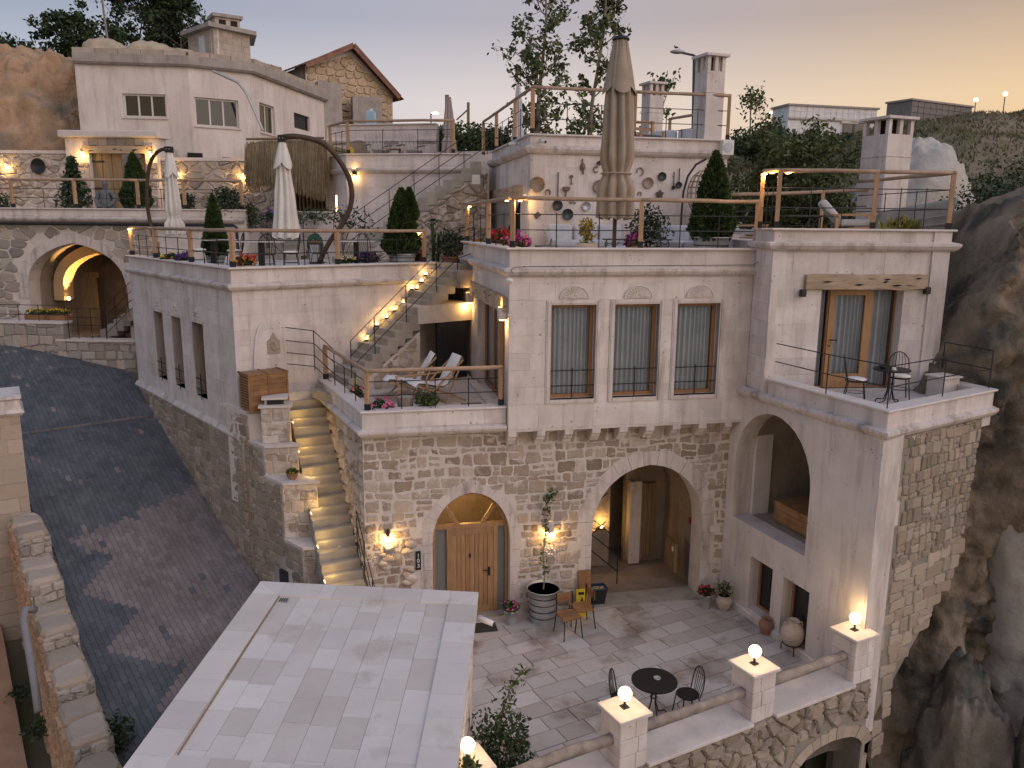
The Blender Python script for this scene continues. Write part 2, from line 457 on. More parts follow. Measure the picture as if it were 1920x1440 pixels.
# ------------------------------------------------------------------ materials
def mat(name, c1, c2=None, scale=4.0, rough=.85, bump=.15, bscale=None, rnd=0.0, metal=0.0, palette=None, pits=0.0, stain=0.0, spec=.3,
        emit=None, aniso=(1, 1, 1), alpha=None, sub=0.0, detail=6, bd=.03, crack=0, c3=None, c3s=.5, c3at=.62):
    m = bpy.data.materials.new(name); m.use_nodes = True; t = m.node_tree; N = t.nodes; L = t.links
    b = N['Principled BSDF']; b.inputs['Roughness'].default_value = rough; b.inputs['Metallic'].default_value = metal
    b.inputs['Specular IOR Level'].default_value = spec
    if emit:
        b.inputs['Emission Color'].default_value = (*emit[0], 1); b.inputs['Emission Strength'].default_value = emit[1]
    tc = N.new('ShaderNodeTexCoord'); mp = N.new('ShaderNodeMapping'); mp.inputs['Scale'].default_value = aniso
    L.new(tc.outputs['Object'], mp.inputs[0]); co = mp.outputs[0]
    def nz(s, det=detail, ro=.6):
        n = N.new('ShaderNodeTexNoise'); n.inputs['Scale'].default_value = s; n.inputs['Detail'].default_value = det; n.inputs['Roughness'].default_value = ro
        L.new(co, n.inputs['Vector']); return n.outputs['Fac']
    def ramp(f, st):
        r = N.new('ShaderNodeValToRGB'); e = r.color_ramp.elements
        while len(e) < len(st): e.new(.5)
        for x, (p, c) in zip(e, st): x.position = p; x.color = (*c, 1) if len(c) == 3 else c
        L.new(f, r.inputs[0]); return r.outputs[0]
    def mixc(f, a, bb, mode='MIX'):
        x = N.new('ShaderNodeMix'); x.data_type = 'RGBA'; x.blend_type = mode
        for s, v in (('Factor', f), ('A', a), ('B', bb)):
            if isinstance(v, (int, float)): x.inputs[s].default_value = v
            elif isinstance(v, tuple): x.inputs[s].default_value = (*v, 1)
            else: L.new(v, x.inputs[s])
        return x.outputs['Result']
    rv = None
    if rnd or palette:
        oi = N.new('ShaderNodeObjectInfo'); ge = N.new('ShaderNodeNewGeometry'); ad = N.new('ShaderNodeMath'); ad.operation = 'ADD'
        fr_ = N.new('ShaderNodeMath'); fr_.operation = 'FRACT'
        L.new(oi.outputs['Random'], ad.inputs[0]); L.new(ge.outputs['Random Per Island'], ad.inputs[1]); L.new(ad.outputs[0], fr_.inputs[0]); rv = fr_.outputs[0]
    base = ramp(nz(scale), [(.32, c1), (.68, c2 or c1)]) if c2 else None
    if palette:
        n = len(palette); pc = ramp(rv, [(i/(n-1), c) for i, c in enumerate(palette)])
        base = mixc(.72, base, pc) if base is not None else pc
    if base is None: base = mixc(0.0, c1, c1)
    if c3: base = mixc(ramp(nz(c3s), [(c3at-.06, (0, 0, 0)), (c3at+.08, (1, 1, 1))]), base, c3)
    if rnd:
        wn = N.new('ShaderNodeTexWhiteNoise'); wn.noise_dimensions = '1D'; L.new(rv, wn.inputs['W'])
        mr = N.new('ShaderNodeMapRange'); mr.inputs['To Min'].default_value = 1-rnd; mr.inputs['To Max'].default_value = 1+rnd
        L.new(wn.outputs['Value'], mr.inputs['Value'])
        hs = N.new('ShaderNodeHueSaturation'); L.new(mr.outputs[0], hs.inputs['Value']); L.new(base, hs.inputs['Color']); base = hs.outputs[0]
    hgt = nz(bscale or scale*6, 8, .65)
    if stain:
        st = N.new('ShaderNodeMapping'); st.inputs['Scale'].default_value = (2.2, 2.2, .35); L.new(tc.outputs['Object'], st.inputs[0])
        n2 = N.new('ShaderNodeTexNoise'); n2.inputs['Scale'].default_value = 1.3; n2.inputs['Detail'].default_value = 9; n2.inputs['Roughness'].default_value = .7; L.new(st.outputs[0], n2.inputs['Vector'])
        st2 = N.new('ShaderNodeMapping'); st2.inputs['Scale'].default_value = (9, 9, .45); L.new(tc.outputs['Object'], st2.inputs[0])
        n6 = N.new('ShaderNodeTexNoise'); n6.inputs['Scale'].default_value = 1.2; n6.inputs['Detail'].default_value = 6; L.new(st2.outputs[0], n6.inputs['Vector'])
        base = mixc(ramp(n6.outputs['Fac'], [(.55, (0, 0, 0)), (.80, (stain*.4,)*3)]), base, (.20, .16, .13))
        base = mixc(ramp(n2.outputs['Fac'], [(.50, (0, 0, 0)), (.76, (stain, stain, stain))]), base, (.17, .13, .10))
    if pits:
        vo = N.new('ShaderNodeTexVoronoi'); vo.inputs['Scale'].default_value = 7.5; L.new(co, vo.inputs['Vector'])
        n3 = nz(3.1, 3); gt = ramp(n3, [(.42, (.0, .0, .0)), (.70, (.20, .20, .20))])
        lt = N.new('ShaderNodeMath'); lt.operation = 'LESS_THAN'; L.new(vo.outputs['Distance'], lt.inputs[0]); L.new(gt, lt.inputs[1])
        mu = N.new('ShaderNodeMath'); mu.operation = 'MULTIPLY'; mu.inputs[1].default_value = pits; L.new(lt.outputs[0], mu.inputs[0])
        base = mixc(mu.outputs[0], base, (.12, .09, .075))
        sb = N.new('ShaderNodeMath'); sb.operation = 'SUBTRACT'; L.new(hgt, sb.inputs[0]); L.new(mu.outputs[0], sb.inputs[1]); hgt = sb.outputs[0]
    if crack:
        n4 = N.new('ShaderNodeTexNoise'); n4.inputs['Scale'].default_value = 1.7; n4.inputs['Detail'].default_value = 5; L.new(co, n4.inputs['Vector'])
        vm = N.new('ShaderNodeVectorMath'); vm.operation = 'MULTIPLY_ADD'; vm.inputs[1].default_value = (1.1, 1.1, 1.1); L.new(n4.outputs['Color'], vm.inputs[0]); L.new(co, vm.inputs[2])
        vc = N.new('ShaderNodeTexVoronoi'); vc.feature = 'DISTANCE_TO_EDGE'; vc.inputs['Scale'].default_value = crack; L.new(vm.outputs[0], vc.inputs['Vector'])
        ck = ramp(vc.outputs['Distance'], [(0, (.55, .55, .55)), (.045, (0, 0, 0))]); base = mixc(ck, base, (.03, .025, .02))
        s2 = N.new('ShaderNodeMath'); s2.operation = 'SUBTRACT'; L.new(hgt, s2.inputs[0]); L.new(ck, s2.inputs[1]); hgt = s2.outputs[0]
    L.new(base, b.inputs['Base Color'])
    if bump:
        bp = N.new('ShaderNodeBump'); bp.inputs['Strength'].default_value = bump; bp.inputs['Distance'].default_value = bd; L.new(hgt, bp.inputs['Height']); L.new(bp.outputs[0], b.inputs['Normal'])
    if sub: b.inputs['Subsurface Weight'].default_value = sub
    return m

LIME = mat('tuff_ashlar', (.57, .505, .475), (.73, .665, .64), 1.6, .9, .16, 22, rnd=.07, pits=.6, stain=.5)
LIMEP = mat('tuff_plain', (.58, .515, .485), (.70, .635, .61), 1.3, .9, .16, 18, pits=.55, stain=.6)
TRIM = mat('tuff_trim', (.57, .505, .475), (.68, .615, .585), 2.2, .9, .2, 20, pits=.5, stain=.95)
COPE = mat('coping_stone', (.60, .535, .50), (.68, .62, .59), 3, .8, .08, 20, stain=.25)
MORT = mat('pale_mortar', (.55, .49, .45), (.68, .62, .575), 2.5, .95, .5, 14)
MORTD = mat('grey_mortar', (.22, .20, .18), (.33, .29, .25), 2.5, .95, .6, 14)
STONE_A = mat('rubble_pale', (.40, .33, .27), (.56, .48, .40), 5, .92, .6, 16, rnd=.14, c3=(.58, .52, .47), c3s=4.5, c3at=.54,
              palette=[(.50, .42, .35), (.58, .51, .45), (.42, .33, .25), (.55, .48, .42), (.28, .20, .14), (.56, .48, .41), (.16, .105, .07), (.53, .46, .40), (.22, .16, .115), (.38, .30, .235), (.60, .54, .49)])
STONE_B = mat('rubble_buff', (.26, .21, .165), (.38, .32, .265), 5, .92, .6, 16, rnd=.18,
              palette=[(.33, .265, .20), (.40, .335, .27), (.27, .21, .155), (.38, .32, .26), (.29, .25, .21), (.35, .28, .21), (.21, .18, .15)])
STONE_G = mat('rubble_grey', (.28, .25, .22), (.42, .37, .33), 5, .92, .6, 16, rnd=.2,
              palette=[(.38, .33, .28), (.44, .38, .33), (.30, .27, .24), (.40, .36, .32), (.22, .20, .19), (.42, .34, .27)])
STONE_W = mat('wall_blocks', (.33, .265, .21), (.45, .375, .305), 4, .92, .6, 12, rnd=.14, palette=[(.40, .32, .255), (.46, .385, .315), (.35, .28, .215), (.43, .36, .30)])
TRAV = mat('travertine', (.50, .43, .385), (.74, .68, .635), 1.5, .6, .10, 12, rnd=.05, detail=9, palette=[(.62, .555, .505), (.72, .665, .62), (.55, .48, .43), (.68, .62, .57), (.75, .70, .66), (.60, .53, .485)], c3=(.50, .43, .38), c3s=1.1, c3at=.62)
FLAG = mat('flagstone', (.40, .355, .335), (.61, .565, .545), 2.6, .62, .14, 12, rnd=.10, detail=10, palette=[(.49, .45, .43), (.59, .55, .535), (.40, .35, .325), (.55, .51, .49), (.62, .585, .57)], c3=(.27, .215, .175), c3s=.9, c3at=.58)
BED = mat('tile_bed', (.13, .11, .095), (.20, .17, .145), 4, .95, .2)
PAVE_G = mat('paver_grey', (.082, .090, .103), (.125, .132, .143), 1.2, .9, .25, 30, rnd=.15)
PAVE_R = mat('paver_red', (.165, .137, .133), (.235, .198, .192), 1.2, .85, .25, 30, rnd=.15)
STEP = mat('step_stone', (.30, .27, .23), (.42, .38, .33), 3, .8, .12, 20, rnd=.08)
WHITE = mat('white_plaster', (.62, .54, .50), (.76, .69, .65), .8, .92, .25, 9, stain=.4)
CONC = mat('concrete', (.30, .27, .25), (.42, .38, .35), 2, .92, .3, 14, stain=.6)
BLOCKW = mat('breeze_block', (.36, .30, .25), (.48, .41, .35), 3, .92, .4, 12, rnd=.12)
ROOFT = mat('roof_tile', (.20, .10, .075), (.30, .16, .12), 3, .9, .3, rnd=.2)
ROCK_O = mat('tuff_rock_orange', (.37, .225, .13), (.56, .385, .25), 1.4, .95, 1.0, 3.5, c3=(.25, .22, .17), c3s=.55, c3at=.56, bd=.16, detail=12)
ROCK_P = mat('tuff_rock_pale', (.40, .37, .33), (.55, .515, .47), 1.2, .95, .9, 4, bd=.08)
ROCK_D = mat('cliff_rock', (.15, .13, .107), (.285, .245, .205), 1.3, .95, 1.0, 4.5, c3=(.075, .078, .068), c3s=.9, c3at=.53, aniso=(1, 1, .7), bd=.12, detail=13)
ROCK_C = mat('tan_cliff', (.20, .155, .11), (.36, .285, .205), 1.8, .95, 1.0, 6, c3=(.085, .08, .068), c3s=.8, c3at=.56, bd=.12, detail=13)
STONE_LIT = mat('lamplit_stone', (.38, .23, .14), (.52, .34, .22), 4, .92, .6, 12, rnd=.15)  # orange lamplight on the ruined wall's yard side, put into the stone colour
STONE_M = mat('rubble_brown', (.34, .27, .21), (.50, .42, .345), 6, .92, .7, 18, rnd=.16, c3=(.60, .54, .49), c3s=5, c3at=.60,
              palette=[(.42, .345, .28), (.52, .45, .385), (.30, .225, .165), (.47, .40, .335), (.36, .285, .22), (.17, .12, .085), (.50, .43, .37), (.26, .20, .15), (.55, .485, .43), (.22, .17, .13)])
FARW = mat('far_white', (.70, .69, .70), (.80, .79, .80), 2, .9, .2, stain=.3)
ROCK_B = mat('boulder_rock', (.36, .29, .20), (.52, .44, .33), 1.6, .95, .9, 5, bd=.06, c3=(.2, .17, .12), c3s=1.1)
SOIL = mat('dry_ground', (.16, .13, .09), (.26, .21, .14), .5, .95, .6, 5, c3=(.09, .10, .05), c3s=.16, c3at=.5)
DIRT = mat('red_dirt', (.30, .175, .11), (.42, .27, .18), 1.5, .95, .5, 9)
PINE = mat('pine_timber', (.36, .22, .125), (.50, .33, .20), 3, .6, .1, 30, rnd=.08, aniso=(6, 6, 1.0))
RAILW = mat('weathered_rail', (.30, .20, .135), (.42, .30, .215), 4, .65, .15, 26, rnd=.1)
GREYW = mat('grey_log', (.20, .165, .14), (.36, .31, .27), 5, .85, .5, 18, aniso=(1, 1, 1))
DOORW = mat('door_timber', (.29, .16, .075), (.41, .245, .125), 3, .5, .1, 30, rnd=.1, aniso=(8, 8, .8))
FRAMEW = mat('window_timber', (.27, .14, .065), (.37, .20, .10), 4, .5, .08, 30, aniso=(6, 6, 1))
CRATEW = mat('crate_timber', (.20, .10, .045), (.31, .17, .08), 4, .5, .12, 24, rnd=.12)
BEAMW = mat('old_beam', (.34, .25, .165), (.50, .39, .28), 2.2, .85, .5, 12, aniso=(1, 1, 5), c3=(.10, .065, .04), c3s=4, c3at=.64)
OLDW = mat('old_door_wood', (.20, .145, .085), (.31, .23, .14), 2.5, .85, .3, 16, rnd=.1, aniso=(6, 6, .6))
BENTW = mat('bent_arm_wood', (.05, .03, .02), (.09, .055, .035), 4, .5, .08)
IRON = mat('black_iron', (.012, .012, .013), None, rough=.45, bump=0, spec=.5)
STEEL = mat('galvanised', (.38, .39, .40), (.50, .51, .52), 6, .45, .05, metal=.55)
GUN = mat('dark_metal', (.05, .055, .06), (.09, .095, .10), 5, .5, .1, metal=.6)
COPPER = mat('old_copper', (.12, .09, .07), (.21, .16, .125), 6, .55, .15, metal=.5, rnd=.2)
WEAVE = mat('old_wood_ware', (.25, .19, .135), (.35, .27, .20), 6, .8, .3, rnd=.1)
WPLAS = mat('white_plastic', (.68, .67, .66), None, rough=.4, bump=0)
BPLAS = mat('dark_plastic', (.02, .022, .025), None, rough=.4, bump=0)
BLUE = mat('blue_plastic', (.03, .07, .10), (.04, .085, .12), rough=.4, bump=0)
YEL = mat('yellow_plastic', (.58, .42, .03), (.64, .47, .04), rough=.4, bump=0)
RED = mat('red_plastic', (.35, .03, .03), None, rough=.4, bump=0)
CANW = mat('cream_canvas', (.60, .57, .53), (.70, .67, .63), 3, .9, .1, 30)
CANB = mat('taupe_canvas', (.31, .25, .19), (.39, .32, .25), 3, .9, .1, 30)
CANP = mat('mauve_canvas', (.34, .28, .26), (.42, .35, .33), 3, .9, .1, 30)
CUSH = mat('grey_cushion', (.46, .47, .50), (.55, .56, .59), 4, .92, .12, 60)
CUSHW = mat('white_cushion', (.70, .67, .63), (.78, .75, .71), 4, .92, .1, 60)
TERRA = mat('terracotta', (.26, .14, .09), (.36, .21, .14), 4, .85, .25, 20, rnd=.08)
JAR = mat('pale_clay', (.44, .36, .29), (.55, .46, .38), 4, .85, .3, 18)
SOILP = mat('potting_soil', (.03, .022, .015), (.06, .045, .03), 20, .95, .6)
LEAF = mat('leaf_mid', (.045, .075, .022), (.085, .12, .035), 1.5, .6, 0, rnd=.35)
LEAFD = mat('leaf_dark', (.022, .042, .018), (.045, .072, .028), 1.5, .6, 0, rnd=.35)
LEAFT = mat('leaf_tree', (.065, .085, .034), (.125, .15, .055), 1.2, .6, 0, rnd=.35)
LEAFC = mat('conifer_green', (.026, .052, .014), (.050, .085, .022), 2.5, .7, 0, rnd=.3)
GRASS = mat('dry_grass', (.15, .12, .068), (.235, .19, .11), .4, .8, 0, rnd=.3, c3=(.09, .10, .045), c3s=.15, c3at=.5)
STRAW = mat('straw', (.20, .15, .09), (.32, .25, .155), 3, .8, 0, rnd=.3)
BARK = mat('bark', (.09, .065, .045), (.16, .12, .085), 8, .9, .5)
BARKP = mat('bark_pale', (.20, .17, .14), (.30, .26, .22), 8, .9, .4)
STAT = mat('statue_stone', (.10, .11, .115), (.16, .17, .175), 6, .85, .3)
FL_R = mat('petal_red', (.52, .015, .03), (.62, .03, .05), rnd=.2, bump=0)
FL_P = mat('petal_pink', (.60, .09, .24), (.70, .22, .36), rnd=.2, bump=0)
FL_O = mat('petal_orange', (.66, .16, .02), (.72, .27, .05), rnd=.25, bump=0)
FL_Y = mat('petal_yellow', (.68, .45, .02), (.74, .55, .06), rnd=.15, bump=0)
FL_V = mat('petal_violet', (.12, .05, .26), (.22, .09, .38), rnd=.25, bump=0)
FL_M = mat('petal_magenta', (.30, .03, .22), (.40, .05, .30), rnd=.2, bump=0)
FL_W = mat('petal_white', (.70, .68, .62), None, bump=0)
DARK = mat('dark_room', (.025, .02, .016), None, bump=0, rough=.9)
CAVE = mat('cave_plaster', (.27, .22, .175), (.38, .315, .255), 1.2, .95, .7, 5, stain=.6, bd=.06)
CURT = mat('curtain_cloth', (.54, .585, .64), (.64, .68, .73), 3, .9, 0)
NETT = mat('grey_net_curtain', (.16, .165, .155), (.20, .205, .19), 60, .9, .1)
UPVC = mat('white_frame', (.66, .63, .60), None, rough=.5, bump=0)
WARMC = (1.0, .57, .17)
GLOBE = mat('lit_globe', (.8, .7, .5), None, bump=0, emit=((1.0, .74, .38), 7.0))
BULB = mat('lit_bulb', (.8, .6, .3), None, bump=0, emit=((1.0, .66, .26), 12.0))
GLOWY = mat('lit_strip', (.8, .6, .3), None, bump=0, emit=((1.0, .66, .22), 6.0))
PRINTW = mat('white_print', (.75, .74, .70), None, bump=0)
PRINTK = mat('black_print', (.02, .02, .02), None, bump=0)
SLATG = mat('far_block', (.19, .17, .16), (.26, .24, .23), 3, .9, .3)

def glass(name, tintc, fac):
    m = bpy.data.materials.new(name); m.use_nodes = True; t = m.node_tree; N = t.nodes; N.clear()
    o = N.new('ShaderNodeOutputMaterial'); mx = N.new('ShaderNodeMixShader'); tr = N.new('ShaderNodeBsdfTransparent'); gl = N.new('ShaderNodeBsdfGlossy')
    fr_ = N.new('ShaderNodeFresnel'); fr_.inputs[0].default_value = fac
    tr.inputs[0].default_value = (*tintc, 1); gl.inputs['Roughness'].default_value = .03
    t.links.new(fr_.outputs[0], mx.inputs[0]); t.links.new(tr.outputs[0], mx.inputs[1]); t.links.new(gl.outputs[0], mx.inputs[2]); t.links.new(mx.outputs[0], o.inputs[0])
    return m
GLASS = glass('window_glass', (.95, .965, .975), 1.45)
DGLASS = mat('dark_glass', (.012, .014, .016), None, rough=.06, bump=0, spec=.6)

def lamp(parent, loc, power, color=WARMC, r=.05, spot=None, to=None, name='lamp_light'):
    l = bpy.data.lights.new(name, 'SPOT' if spot else 'POINT'); l.energy = power; l.color = color; l.shadow_soft_size = r
    o = bpy.data.objects.new(name, l); COL.objects.link(o)
    if spot: l.spot_size = rad(spot); l.spot_blend = .6
    o.location = loc
    if to is not None: o.rotation_euler = (Vector(to)-Vector(loc)).to_track_quat('-Z', 'Y').to_euler()
    if parent is not None:
        o.parent = parent
        if parent.name in WORLD_ROOTS: o.matrix_parent_inverse = Matrix.Translation(-parent.location)
    return o
# ------------------------------------------------------------------ terrain
def zat(x, y, X, Y):                 # height of the image point seen at plan place X, Y
    d = ray(x, y); t = math.hypot(X, Y)/math.hypot(d[0], d[1]); return CZ+d[2]*t
ST0 = np.array([-5.76, 17.26])
def st_s(x, y): return (x-ST0[0])*.643-(y-ST0[1])*.766
def st_xy(s, p): return ST0[0]+s*.643+p*.766, ST0[1]-s*.766+p*.643
def st_z(s): return float(np.interp(s, [-18, -12, -8.8, -4.8, -1.9, 0, 2.2, 4, 9, 14], [5.6, 4.5, 3.55, 2.0, .93, .30, -.25, -.6, -1.5, -2.3]))

CP = np.array([  # x, y, z of ground under and round the houses
 (-30, 0, -5), (-15, 5, -3.5), (0, 0, -7), (0, 6, -5.5), (10, 5, -9), (25, 5, -12), (40, 20, -8), (-10, 12, -2.6), (-4, 10, -3.2), (2, 10, -4), (6, 11.5, -4.6),
 (-14, 14, -2.2), (-13, 20, 1.4), (-20, 24, 4.0), (-8, 18, -.2), (-4, 18, -.5), (0, 17.5, -1), (5, 18, -1), (9, 13, -5), (9.5, 15, -3.5), (12, 13, -6),
 (-12, 27, 3.6), (-16, 26, 3.6), (-14, 29.5, 3.6), (-17, 30, 3.8), (-11, 30.5, 4), (-8, 27, 5), (0, 21.5, -1), (4, 20.5, -1), (2, 24, .5), (-3, 22, -.6), (6.5, 22, 1), (0, 27, 5.5), (5, 26, 6), (10.5, 22, 6), (14, 20, 5), (16, 17, 2),
 (-3, 30, 9), (3, 30, 9.3), (9, 27, 7.6), (14, 27, 7.2), (20, 26, 7.5), (10, 33, 9.2), (18, 34, 9.5), (26, 34, 11.0),
 (-10, 33, 7.8), (-18, 31.5, 7.6), (-24, 31, 7.8), (-28, 36, 11), (-32, 40, 15), (-20, 42, 14.2), (-8, 42, 11.5), (2, 42, 10.8), (12, 46, 11.2), (24, 46, 13.5), (34, 46, 14.2),
 (-30, 60, 19), (-12, 60, 13), (0, 60, 13.2), (10, 62, 13.6), (22, 66, 14.6), (34, 64, 16.2), (46, 66, 19.3), (60, 70, 22),
 (-60, 60, 22), (-60, 30, 14), (-40, 20, 6), (50, 40, 16), (70, 30, 10), (0, 90, 15.2), (25, 95, 17), (45, 95, 19.5), (-40, 100, 20), (0, 160, 18), (60, 160, 21), (-80, 160, 20)], dtype=float)
def ground_z(x, y):
    x = np.asarray(x, float); y = np.asarray(y, float)
    d2 = (x[..., None]-CP[:, 0])**2+(y[..., None]-CP[:, 1])**2+1.2
    wgt = d2**-1.9; return (wgt*CP[:, 2]).sum(-1)/wgt.sum(-1)
def axis(lo, hi, a, b, fine, k):
    c = list(np.arange(a, b, fine)); s = fine; x = a
    while x > lo: s *= k; x -= s; c.insert(0, x)
    s = fine; x = c[-1]
    while x < hi: s *= k; x += s; c.append(x)
    return np.array(c)
gx = axis(-1200, 1200, -30, 50, .9, 1.35); gy = axis(-900, 1600, -4, 90, .9, 1.35)
GX, GY = np.meshgrid(gx, gy, indexing='ij'); GZ = ground_z(GX, GY)
nzv = np.array([noise.noise((x*.35, y*.35, 3)) for x, y in zip(GX.ravel(), GY.ravel())]).reshape(GX.shape)
nzw = np.array([noise.noise((x*.09, y*.09, 9)) for x, y in zip(GX.ravel(), GY.ravel())]).reshape(GX.shape)
far = np.clip((GY-34)/20, 0, 1)
GZ = GZ+nzv*(.12+.5*far)+nzw*far*1.3
ss = st_s(GX, GY); pp = (GX-ST0[0])*.766+(GY-ST0[1])*.643
stz = np.interp(ss, [-18, -12, -8.8, -4.8, -1.9, 0, 4, 9, 14], [5.6, 4.5, 3.55, 2.0, .93, .30, -.6, -1.5, -2.3])
near = (pp > -9) & (pp < 1.5) & (ss > -14) & (ss < 12)
GZ = np.where(near, np.minimum(GZ, stz-2.8), GZ)
g = grid_mesh('ground', np.stack([GX, GY, GZ], -1), SOIL); tag(g, 'dry scrubby hillside ground running down to the valley', None, kind='structure')

def gz1(x, y): return float(ground_z(np.array([x]), np.array([y]))[0])

# ------------------------------------------------------------------ rocks
def fbm(p, o=4):
    return noise.fractal(p, 1.0, 2.0, o)
def rock(name, label, c, r, mat_, amp=.25, fq=.8, n=56, m=34, seed=0, flute=0, flat=0.0, cat='rock'):
    ph = np.linspace(-.62, math.pi/2, m); th = np.linspace(0, 2*math.pi, n, endpoint=True); P = np.zeros((n, m, 3))
    for i, t in enumerate(th):
        for j, f in enumerate(ph):
            cx, cy, cz_ = math.cos(f)*math.cos(t), math.cos(f)*math.sin(t), math.sin(f)
            if flat: cz_ = math.copysign(abs(cz_)**flat, cz_)
            q = Vector((c[0]+cx*r[0], c[1]+cy*r[1], (c[2]+cz_*r[2])*(.35 if flute else 1)))*fq+Vector((seed, seed*2, 0))
            k = 1+amp*fbm(q)-amp*.18*(noise.ridged_multi_fractal(q*1.7, 1, 2, 4, 1, 2)-1.2)+amp*.35*fbm(q*3.7)+amp*.12*fbm(q*11)
            P[i, j] = (c[0]+cx*r[0]*k, c[1]+cy*r[1]*k, c[2]+cz_*r[2]*(1+(k-1)*.6))
    P[-1] = P[0]
    return tag(grid_mesh(name, P, mat_), label, cat)

rock('rock_outcrop', 'orange tuff rock slope rising beside the white house', (-21.4, 38.0, 7.6), (7.2, 5.2, 8.0), ROCK_O, .20, .42, 150, 90, 3, flute=1)
for i, (px_, py_, Y, rx, rz) in enumerate([(205, 98, 36.5, 1.25, .95), (285, 104, 36.5, 1.45, .95), (345, 110, 36.8, 1.2, .6), (385, 116, 37.0, .7, .4)]):
    p = PT(px_, py_, Y)
    rock('boulder', ['rounded buff boulder on the roof beside the thin pole', 'middle buff boulder on the white house roof', 'low boulder on the roof nearest the chimney hut', 'smallest boulder at the roof end by the chimney hut'][i], (p[0], p[1], p[2]-rz*.5), (rx, 1.2, rz), ROCK_B, .3, .7, 40, 24, 5+i*3)
p = PT(1770, 330, 31)
rock('pale_rock_cone', 'smooth pale grey rock mound behind the tower chimney', (p[0]-.3, p[1]+1.5, 5.2), (2.55, 2.6, 6.9), ROCK_P, .12, .45, 64, 40, 21, flat=.8)
p = PT(1690, 400, 28)
rock('low_rock', 'low brown rock face behind the terrace under the pale mound', (p[0]+.4, p[1]+1.2, 6.6), (2.2, 1.2, 2.2), ROCK_O, .2, .6, 48, 28, 33)

# cliff to the side of the tower: one weathered face from the valley up to its dark cap
def ridge(p, k=5): return noise.ridged_multi_fractal(p, 1.0, 2.1, k, 1.0, 2.0)-1.2
def cliff():
    na, nb = 210, 210; P = np.zeros((na, nb, 3))
    for i in range(na):
        X = 7.2+i/(na-1)*15; cap = 9.0+.5*fbm(Vector((X*.8, 5, 0)))+(.2 if X > 10.5 else -(10.5-X)*1.9)
        for j in range(nb):
            z = -9+j/(nb-1)*19.6
            Y = 14.2+.22*(z+3)+.10*max(0, z-3)+(X-9)*.10-.9*math.exp(-((X-11.4)/1.5)**2)*(1 if z > 2 else .7)
            Y += .85*fbm(Vector((X*.55, Y*.3, z*.16)))+.38*fbm(Vector((X*1.5, 2, z*.5)))-.10*ridge(Vector((X*.7, 1, z*.3)))-.03*ridge(Vector((X*2.6, 4, z*1.3)))+.16*fbm(Vector((X*2.6, 7, z*2.2)))+.10*fbm(Vector((X*.8, 3, z*3.4)))+.07*fbm(Vector((X*7, 2, z*6)))
            Y -= .55*math.exp(-((z-8.6)/.6)**2)*(.6+.4*fbm(Vector((X*2, 0, z*2))))
            if z > cap: e = z-cap; Y += e*2.2; z = cap-.25*e+.25*fbm(Vector((X*2, e*2, 1)))
            P[i, j] = (X, Y, z)
    return tag(grid_mesh('cliff', P, ROCK_C), 'dark weathered cliff dropping to the valley beside the tower', 'cliff')
cliff()
rock('rock_buttress', 'steep grey rock buttress at the foot of the tower', (8.75, 13.9, -5.4), (1.15, 1.3, 5.6), ROCK_D, .34, .6, 110, 90, 41, flute=1)
rock('rounded_rock', 'smooth rounded rock bulging beside the top of the tower', (10.9, 15.6, 1.0), (1.1, 1.3, 4.2), ROCK_P, .2, .6, 80, 60, 47, flat=.7)
rock('fallen_rock', 'ridge of grey rock running down below the rounded rock', (9.9, 12.9, -4.6), (.9, 1.5, 5.2), ROCK_D, .28, .6, 90, 80, 51, flute=1)

# ------------------------------------------------------------------ street
FS = Fr(ST0[0], ST0[1], 140)          # u = s down the street, v positive towards... left edge is negative
def street_zf(u, v): return st_z(u)
sp = [(-12.5, .02), (-12.5, -5.2), (-3, -3.7), (4.5, -4.75), (9, -5.2), (9, .5), (.8, .5), (.8, .02)]
# FS.v points to the right of the street looking down; p = v
def street():
    us = np.linspace(-13, 9, 60); vs = np.linspace(-5.6, 1.2, 16); P = np.zeros((60, 16, 3))
    for i, u in enumerate(us):
        for j, v_ in enumerate(vs):
            lo_ = float(np.interp(u, [-13, -3.6, 4.8, 9], [-5.6, -3.95, -4.35, -4.6])); x, y = st_xy(u, lo_+(v_+5.6)/6.8*(1.2-lo_)); P[i, j] = (x, y, st_z(u)-.045)
    o = grid_mesh('street', P, BED); tag(o, 'steep paved lane between the stone walls', None, kind='structure')
    return o
street_o = street()
class FrS:                            # street frame: (s, p)
    def w(self, u, v, z): x, y = st_xy(u, v); return (x, y, z)
FST = FrS()
# colour bands of the paving: red field with stepped edges on a grey ground
def red(c):
    x, y = st_xy(*c); z = st_z(c[0])
    d = np.array([x, y, z])-CAMP; k = d@_fw
    s_, p_ = c
    edge = -3.55+.95*abs(((s_+.2) % 1.9)/.95-1)
    return (p_ > edge+max(0, s_-.5)*.2 and s_ > -3.9-.32*p_ and s_ < 3.85) or s_ > 4.4 and p_ < -3.6
conv = ccw([(-12.5, -.03), (-12.5, -5.3), (9, -5.3), (9, -.03)])
def street_ok(c):
    s_, p_ = c
    if p_ < np.interp(s_, [-12, -3.6, 4.8, 9], [-5.3, -3.68, -4.1, -4.3]): return False
    if 3.82 < s_ < 3.98: return False
    return True
def pav(flag):
    rl = random.Random(5)
    rest = MB(); L = []
    th, tw = .115, .225; y = -5.3; k = 0
    while y < .45:
        x = -12.5-(k % 2)*tw/2
        while x < 8:
            c = (x+tw/2, y+th/2)
            if street_ok(c) and c[0] < 8 and not (c[1] > -.02 and c[0] < .85): L.append((x, y, c))
            x += tw
        y += th; k += 1
    L.sort(key=lambda q: -(q[2][0]))
    return L, tw, th
L_, tw_, th_ = pav(0)
